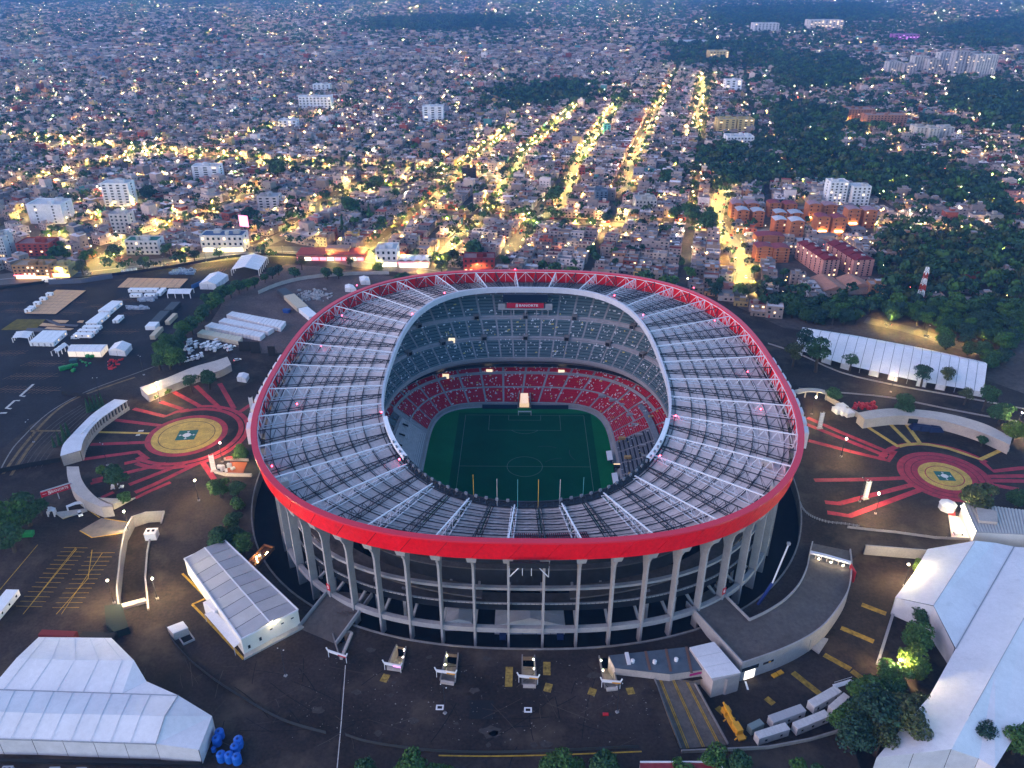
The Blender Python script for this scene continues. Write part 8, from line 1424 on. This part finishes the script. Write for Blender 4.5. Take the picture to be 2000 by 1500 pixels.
for px, py, q, lab, tone, kd in ((222, 487, 16, 'dark tree on the avenue left of the green roof', 'blue', 'round'), (115, 490, 18, 'wide dark tree above the orange gallery', 'dark', 'round'), (157, 517, 16, 'airy tree on the avenue beside the yellow house', 'olive', 'airy'), (426, 490, 12, 'airy tree before the blue roofed store', 'olive', 'airy'), (378, 495, 12, 'thin tree on the avenue left of the store', 'olive', 'airy'), (510, 482, 10, 'thin tree on the avenue right of the billboard', 'olive', 'airy'), (485, 413, 15, 'round dark tree above the billboard', 'blue', 'round'), (290, 370, 16, 'round dark tree beside the tall white tower', 'blue', 'round'), (688, 397, 20, 'broad dark tree at the second street', 'dark', 'round'), (745, 430, 14, 'dark tree behind the tall dark conifers', 'dark', 'round'), (735, 352, 16, 'dark tree near the central avenue', 'dark', 'round'), (1080, 375, 19, 'big round dark tree in the centre of the city', 'dark', 'round'), (1300, 342, 17, 'big round dark tree right of the centre', 'dark', 'round'), (862, 515, 14, 'tree on the avenue corner beside the rim', 'olive', 'airy'), (925, 483, 20, 'dark tree behind the red glass building', 'dark', 'round'), (1085, 528, 20, 'dark tree just behind the far rim, left one', 'dark', 'round'), (1120, 530, 18, 'dark tree just behind the far rim, right one', 'mid', 'round'), (1260, 545, 22, 'dark tree behind the right shoulder of the rim', 'dark', 'round'), (1300, 550, 22, 'second dark tree behind the right shoulder of the rim', 'mid', 'round'), (1400, 560, 18, 'tree where the wide lit street meets the rim', 'olive', 'airy'), (1355, 410, 22, 'dark tree in the small grove left of the brick flats', 'dark', 'round'), (1385, 425, 24, 'larger dark tree in the small grove left of the brick flats', 'dark', 'round'), (1320, 412, 16, 'dark tree left of the small grove', 'dark', 'round'), (540, 55 + 270, 18, 'dark tree above the central avenue', 'dark', 'round')):
    xx, yy, r = txy(px, py, q); tree(xx, yy, r, lab, tone, 0, kd)
for px, py, hpx, lab in ((670, 455, 38, 'tall dark conifer, left of two in the street blocks'), (722, 432, 38, 'tall dark conifer, right of two in the street blocks'), (820, 235, 14, 'dark conifer in the upper city')): xx, yy = G(px, py); tree(xx, yy, 3, lab, kind='cone', h=zat(px, py - hpx, yy))
# trees of the nearest wood, one by one, then the city trees nearest the stadium
pts = []
f2 = FOREST[1]; xs_, ys_ = [p[0] for p in f2], [p[1] for p in f2]
gx, gy = np.meshgrid(np.arange(min(xs_), max(xs_), 8.5), np.arange(min(ys_), max(ys_), 8.5)); gx = gx.ravel() + rng.uniform(-2.5, 2.5, gx.size); gy = gy.ravel() + rng.uniform(-2.5, 2.5, gy.size); ok = inpoly(gx, gy, f2) & (np.abs(gx) < gy * .68)
for s, ln_ in zip(STREETS, STW): ok &= dline(gx, gy, ln_) > s[1] + 2
gx, gy = gx[ok], gy[ok]; o_ = np.argsort(gy + 0 * gx); gx, gy = gx[o_], gy[o_]; NW = 110
for k in range(min(NW, len(gx))): tree(gx[k], gy[k], rng.uniform(5.0, 7.6), 'large dark tree among the close wood behind the long white tent', ['dark', 'blue', 'mid', 'dark'][k % 4], group='trees of the wood behind the long white tent', h=rng.uniform(9, 14))
WOODX, WOODY_ = [gx[NW:]], [gy[NW:]]
def cand(nn, ymax):
    yy = rng.uniform(540, ymax, nn) if ymax < 2000 else np.sqrt(rng.uniform(540 ** 2, ymax ** 2, nn)); xx = rng.uniform(-1, 1, nn) * yy * .65; ok = ~inpoly(xx, yy, PRE)
    for f in foot: ok &= ~((xx > f[0] - 2) & (xx < f[1] + 2) & (yy > f[2]) & (yy < f[3]))
    for s, ln_ in zip(STREETS[:8], STW[:8]): ok &= dline(xx, yy, ln_) > s[1] - 2
    return xx[ok], yy[ok]
tx, ty = cand(700, 1000); o_ = np.argsort(ty); tx, ty = tx[o_], ty[o_]; left_ = max(0, 298 - ntree)
for k in range(min(left_, len(tx))): tree(tx[k], ty[k], rng.uniform(3.0, 5.6), 'dark city tree standing between the packed houses', ['dark', 'blue', 'mid'][k % 3], group='city trees between the houses', h=rng.uniform(8, 12))
# masses: far woods and city trees as light leaf clumps
def mass(name, X, Y, rad, hgt, per, label, lo=.6):
    k = len(X); N_ = k * per; ii = np.repeat(np.arange(k), per); v = rng.normal(size=(N_, 3)); v /= np.linalg.norm(v, axis=1)[:, None]; v[:, 2] = np.abs(v[:, 2]) * .9 - .1
    q = rng.uniform(.55, 1.05, (N_, 1)); P = np.stack([X[ii], Y[ii], hgt[ii] - rad[ii] * .75], 1) + v * q * rad[ii][:, None] * np.array([1, 1, .85]); nv = v + rng.normal(size=(N_, 3)) * .4; nv /= np.linalg.norm(nv, axis=1)[:, None]
    t1 = np.cross(nv, np.array([.3, .2, 1.])); t1 /= np.linalg.norm(t1, axis=1)[:, None]; t2 = np.cross(nv, t1); sz = rad[ii][:, None] * rng.uniform(.20, .38, (N_, 1)); V = np.stack([P - t1 * sz, P - t2 * sz, P + t1 * sz, P + t2 * sz], 1).reshape(-1, 3)
    tone = np.array(list(TN.values()))[[0, 4, 1, 4, 3, 0]][rng.integers(0, 6, k)] * .85; col = tone[ii] * rng.uniform(lo, 1.45, (N_, 1))
    tag(link(name, npmesh(name, [(V, np.arange(N_ * 4).reshape(-1, 4), col)], LEAF)), label, 'trees', kind='stuff')
for f in [FOREST[0]] + FOREST[2:]:
    xs_, ys_ = [p[0] for p in f], [p[1] for p in f]; st = 8.0 if max(ys_) < 1200 else (12 if max(ys_) < 2500 else 20); gx, gy = np.meshgrid(np.arange(min(xs_), max(xs_), st), np.arange(min(ys_), max(ys_), st)); gx = gx.ravel() + rng.uniform(-3, 3, gx.size); gy = gy.ravel() + rng.uniform(-3, 3, gy.size); ok = inpoly(gx, gy, f); ok &= rng.random(len(gx)) > .16; WOODX.append(gx[ok]); WOODY_.append(gy[ok]); ed = rng.integers(0, len(f), 260); fr = rng.random(260); sp_ = 26 if max(ys_) < 1300 else 60; WOODX.append(np.array([f[e][0] + (f[(e + 1) % len(f)][0] - f[e][0]) * q for e, q in zip(ed, fr)]) + rng.normal(size=260) * sp_); WOODY_.append(np.array([f[e][1] + (f[(e + 1) % len(f)][1] - f[e][1]) * q for e, q in zip(ed, fr)]) + rng.normal(size=260) * sp_)
wx, wy = np.concatenate(WOODX), np.concatenate(WOODY_); ok = ~inpoly(wx, wy, PRE)
for f in foot: ok &= ~((wx > f[0] - 3) & (wx < f[1] + 3) & (wy > f[2]) & (wy < f[3]))
wx, wy = wx[ok], wy[ok]; big = np.where(wy > 2500, 1.8, np.where(wy > 1200, 1.3, 1.0)); mass('far_wood', wx, wy, rng.uniform(3.2, 7.8, len(wx)) * big, rng.uniform(7, 17, len(wx)) * np.sqrt(big), 36, 'dark blue green woods and groves spread through the city')
X_, Y_ = [], []
xx, yy = cand(9500, 2100); keepc = yy > 700; X_.append(xx[keepc]); Y_.append(yy[keepc]); xx, yy = cand(30000, 6400); keepc = yy > 2000; X_.append(xx[keepc]); Y_.append(yy[keepc])
for f in WOODY:
    xs_, ys_ = [p[0] for p in f], [p[1] for p in f]; y2 = min(max(ys_), 6500); k = int(min(9000, (max(xs_) - min(xs_)) * (y2 - min(ys_)) / 1000)); a, b = rng.uniform(min(xs_), max(xs_), k), rng.uniform(min(ys_), y2, k); ok = inpoly(a, b, f) & (np.abs(a) < b * .66); X_.append(a[ok]); Y_.append(b[ok])
for s, ln_ in zip(STREETS, STW):
    if s[3] == 'road': continue
    for a, b in zip(ln_[:-1], ln_[1:]):
        L_ = math.dist(a, b); k = int(L_ / (14 if s[3] == 'street' else 7)); f = rng.random(k); dn = np.array([-(b[1] - a[1]), b[0] - a[0]]) / L_; side = rng.choice([-1, 1], k) * (s[1] + rng.uniform(-2.5, 1.5, k)); X_.append(a[0] + (b[0] - a[0]) * f + dn[0] * side); Y_.append(a[1] + (b[1] - a[1]) * f + dn[1] * side)
X_, Y_ = np.concatenate(X_), np.concatenate(Y_); ok = ~inpoly(X_, Y_, PRE)
for f in foot: ok &= ~((X_ > f[0]) & (X_ < f[1]) & (Y_ > f[2] + 6) & (Y_ < f[3]))
X_, Y_ = X_[ok], Y_[ok]; big = np.where(Y_ > 2500, 1.7, 1.0); mass('city_tree_mass', X_, Y_, rng.uniform(2.6, 6.4, len(X_)) * big, rng.uniform(6, 13, len(X_)) * np.sqrt(big), 20, 'countless trees standing between the city houses')
# ================================================================== LAMPS
def lamp_proto(name, h, arm, m_, rr, double=False, hood=False):
    r = link(name, None); m = MB(); m.tube([(0, 0, 0), (0, 0, h)], .16, 6, r2=.09); m.build('pole', STEELK, r); m = MB(); [m.bar((0, 0, h - .1), (s_ * arm, 0, h + .25), .12) for s_ in ((1, -1) if double else (1,))]; m.build('arm', STEELK, r)
    for s_ in ((1, -1) if double else (1,)):
        m = MB()
        if hood: m.box(s_ * arm - rr, s_ * arm + rr, -rr, rr, h + .06, h + .08); m.build('lamp_head', m_, r); m = MB(); m.box(s_ * arm - rr - .12, s_ * arm + rr + .12, -rr - .12, rr + .12, h + .10, h + .24); m.box(s_ * arm - rr - .12, s_ * arm + rr + .12, rr + .04, rr + .12, h - .06, h + .10); m.box(s_ * arm - rr - .12, s_ * arm + rr + .12, -rr - .12, -rr - .04, h - .06, h + .10); m.build('lamp_hood', GREY, r)
        else: m.ball((s_ * arm, 0, h + .05), rr, 8, 5, sz=.6); m.build('lamp_head', m_, r)
    m = MB(); m.box(-.5, .5, -.5, .5, 0, .5); m.build('base', CONC, r); return r
PL = lamp_proto('plaza_lamp', 11, .7, glow('plaza_lamp_light', (1.0, 0.76, 0.36), 2600), .24); SLW = lamp_proto('street_lamp', 8.5, 1.6, glow('street_light_warm', (1.0, .58, .14), 2700), .28, hood=True); SLY = lamp_proto('street_lamp', 8.5, 1.6, glow('street_light_yellow', (1.0, .68, .18), 3100), .28, hood=True)
UNL = lamp_proto('plaza_lamp', 13, 1.2, TENT, .25, True)
for px, py, z, lab, lit in ((305, 750, 0, 'tall lit lamp post at the end of the long beige gate', 1), (427, 866, 0, 'lit lamp post between the left circle and the rim', 1), (380, 940, 0, 'lit lamp post below the left circle', 1), (240, 998, 0, 'lit lamp post beside the buttress of the grey gate', 1), (296, 1128, 0, 'lit lamp post by the inner wall of the underpass', 1), (210, 1136, 0, 'lamp post by the outer wall of the underpass', 1), (1592, 775, 0, 'lit lamp post before the curved entry canopy', 1), (1651, 856, 0, 'lit lamp post on the stripes of the right forecourt', 1), (1720, 965, 0, 'lamp post near the road wall of the right forecourt', 1), (1748, 733, 0, 'lit lamp post on the road before the long white tent', 1), (1995, 805, 0, 'lit lamp post in the trees at the right edge', 1), (1778, 1104, YZ, 'lit lamp post in the yard by the glowing tree', 1), (1757, 1291, YZ, 'lit lamp post hidden in the brightest tree', 1), (198, 866, 0, 'unlit lamp post before the arcade of the left gate', 0), (548, 1268, 0, 'dark lamp post standing below the white hall', 0), (866, 1340, 0, 'dark lamp post with pale foot, left one on the near forecourt', 0), (1210, 1338, 0, 'dark lamp post with pale foot, right one on the near forecourt', 0), (52, 822, 0, 'unlit twin lamp post on the left approach road', 0), (185, 738, 0, 'unlit lamp post on the kerb of the left lot', 0), (272, 695, 0, 'unlit lamp post before the big tree of the tree row', 0), (1690, 935, 0, 'unlit twin mast on the right forecourt', 0)):
    x, y = G(px, py, z + (11 if lit else 13)); put(PL if lit else UNL, lab, 'lamp post', x, y, random.uniform(0, 6.28), z)
PLACED = set()
LS = []
for s, ln_ in zip(STREETS, STW):
    cum = 0
    for a, b in zip(ln_[:-1], ln_[1:]):
        L_ = math.dist(a, b); ang = math.atan2(b[1] - a[1], b[0] - a[0]); k = max(1, int(L_ / s[2]))
        for i in range(k): f = (i + .5) / k; sd = 1 if i % 2 else -1; LS.append((a[0] + (b[0] - a[0]) * f - math.sin(ang) * sd * s[1] * .9, a[1] + (b[1] - a[1]) * f + math.cos(ang) * sd * s[1] * .9, ang - sd * math.pi / 2, s[3], STN[STREETS.index(s)]))
LS = [q for q in LS if abs(q[0]) < q[1] * .66]; LS.sort(key=lambda q: q[1]); NS = 240
for k, q in enumerate(LS[:NS]): put((SLW, SLY, SLY)[k % 3], 'hooded lit street lamp on ' + q[4], 'street lamp', q[0], q[1], q[2], group='street lamps behind the stadium')
rest_ = LS[NS:]; pos = [(q[0], q[1]) for q in rest_]; nst = len(pos)
ax, ay = cand(1500, 1900); kp = ay > 620; ax, ay = ax[kp], ay[kp]; bx, by = cand(3000, 6400); kp = by > 1500; pos += list(zip(ax, ay)) + list(zip(bx[kp], by[kp]))
def hood_quads(P, r, z, k_):
    P = np.asarray(P); k = len(P); V = np.zeros((k, 4, 3))
    for i, (dx, dy) in enumerate(((-1, -1), (1, -1), (1, 1), (-1, 1))): V[:, i, 0] = P[:, 0] + dx * r; V[:, i, 1] = P[:, 1] + dy * r; V[:, i, 2] = z
    return V.reshape(-1, 3), np.arange(k * 4).reshape(-1, 4), np.full((k, 3), k_)
pos = np.array(pos); k_ = len(pos); yy_ = pos[:, 1]; far_ = np.clip((yy_ - 1500) / 2500, 0, 1); rr = rng.uniform(.2, .34, k_) * (1 + far_ * 1.2); zz = rng.uniform(6.5, 9.5, k_) + far_ * 2; HD = []
sel = rng.integers(0, 3, k_); sel[:nst] = 3
for i, (m_, nm) in enumerate(((LAMPW, 'warm'), (LAMPY, 'yellow'), (LAMPC, 'white'), (MATS['street_light_yellow'], 'bright rows of'))):
    s_ = sel == i; tag(link('street_lamp_mass', npmesh('street_lamp_mass', [hood_quads(pos[s_], rr[s_], zz[s_], .8)], m_)), f'{nm} street lamps scattered through the distant city', 'street lamps', kind='stuff'); HD.append(hood_quads(pos[s_], rr[s_] + .12, zz[s_] + .07, .3))
tag(link('lamp_hood_mass', npmesh('lamp_hood_mass', HD, GREY)), 'grey hoods of the distant street lamps', 'lamp hoods', kind='stuff')
SP = [glow('spark_warm', (1, .52, .14), 7), glow('spark_yellow', (1, .70, .22), 8), glow('spark_white', (1, .82, .50), 6), glow('spark_red', (1, .1, .08), 6)]
ax, ay = cand(2800, 6400); az = rng.uniform(5, 12, len(ax)); a2, b2 = cand(1300, 1800); ax, ay = np.concatenate([ax, a2]), np.concatenate([ay, b2]); az = rng.uniform(3, 9, len(ax)); ar = rng.lognormal(-1.0, .45, len(ax)).clip(.15, 1.2) * np.clip(ay / 3200, .45, 1.5); sel = rng.choice(4, len(ax), p=[.42, .32, .20, .06])
for i in range(4):
    s_ = sel == i; V_ = quads(ax[s_], ay[s_], az[s_], np.zeros(s_.sum()), 0.0, 0.0, ar[s_] * 2, ar[s_] * 1.6, np.full((s_.sum(), 3), .8)); tag(link('light_dot_mass', npmesh('light_dot_mass', [V_], SP[i])), ['warm', 'yellow', 'white', 'red'][i] + ' glow dots added as sparkle through the city', 'city lights', kind='stuff')  # free-standing glow dots added for the sparkle of the city
# cars on the avenue and the streets
carn = 0; CN = ['silver', 'grey', 'black', 'dark red', 'blue']
for q in LS:
    if q[1] > 760 or carn > 70: break
    if rng.random() < .5: continue
    i = rng.integers(5); sd = rng.choice([-1, 1]); off = rng.uniform(1.5, 5); x, y = q[0] + math.cos(q[2]) * off, q[1] + math.sin(q[2]) * off
    put(CARS[i], f'{CN[i]} car on ' + q[4], 'car', x, y, q[2] + math.pi / 2 * sd, .06, 'cars on the lit streets'); carn += 1
CPX = []
for q in LS:
    if q[1] < 700: continue
    for _ in range(2): off = rng.uniform(.6, 3.2); al = rng.uniform(-7, 7); CPX.append((q[0] + math.cos(q[2]) * off - math.sin(q[2]) * al, q[1] + math.sin(q[2]) * off + math.cos(q[2]) * al, q[2] + math.pi / 2))
CPX = np.array(CPX); kc = len(CPX); cc = np.array([(.6, .6, .6), (.25, .25, .27), (.03, .03, .035), (.3, .03, .03), (.05, .1, .25)])[rng.integers(0, 5, kc)]; on = np.ones(kc)
tag(link('car_mass', npmesh('car_mass', [boxes(CPX[:, 0], CPX[:, 1], on * 4.3, on * 1.8, CPX[:, 2], .25, on * .9, cc, cc), boxes(CPX[:, 0], CPX[:, 1], on * 2.4, on * 1.6, CPX[:, 2], .9, on * 1.45, cc * .3, cc)], BLDG)), 'parked cars lining the farther lit streets', 'cars', kind='stuff')
for c in CARS + [SLW, SLY]:
    if 'category' not in c:
        for ch in list(c.children_recursive): bpy.data.objects.remove(ch)
        bpy.data.objects.remove(c)
# ================================================================== HAZE
mb = MB(); mb.box(-9400, 9400, -700, 9400, -12, 228); hz = bpy.data.materials.new('haze'); hz.use_nodes = True; nt = hz.node_tree; nt.nodes.clear()
pv = nt.nodes.new('ShaderNodeVolumePrincipled'); pv.inputs['Color'].default_value = (.15, .42, .96, 1); pv.inputs['Density'].default_value = 0.00009; pv.inputs['Anisotropy'].default_value = 0.1
out = nt.nodes.new('ShaderNodeOutputMaterial'); nt.links.new(pv.outputs[0], out.inputs['Volume']); o = mb.build('haze', hz); tag(o, 'thin blue evening haze over the whole city', 'haze', kind='stuff')
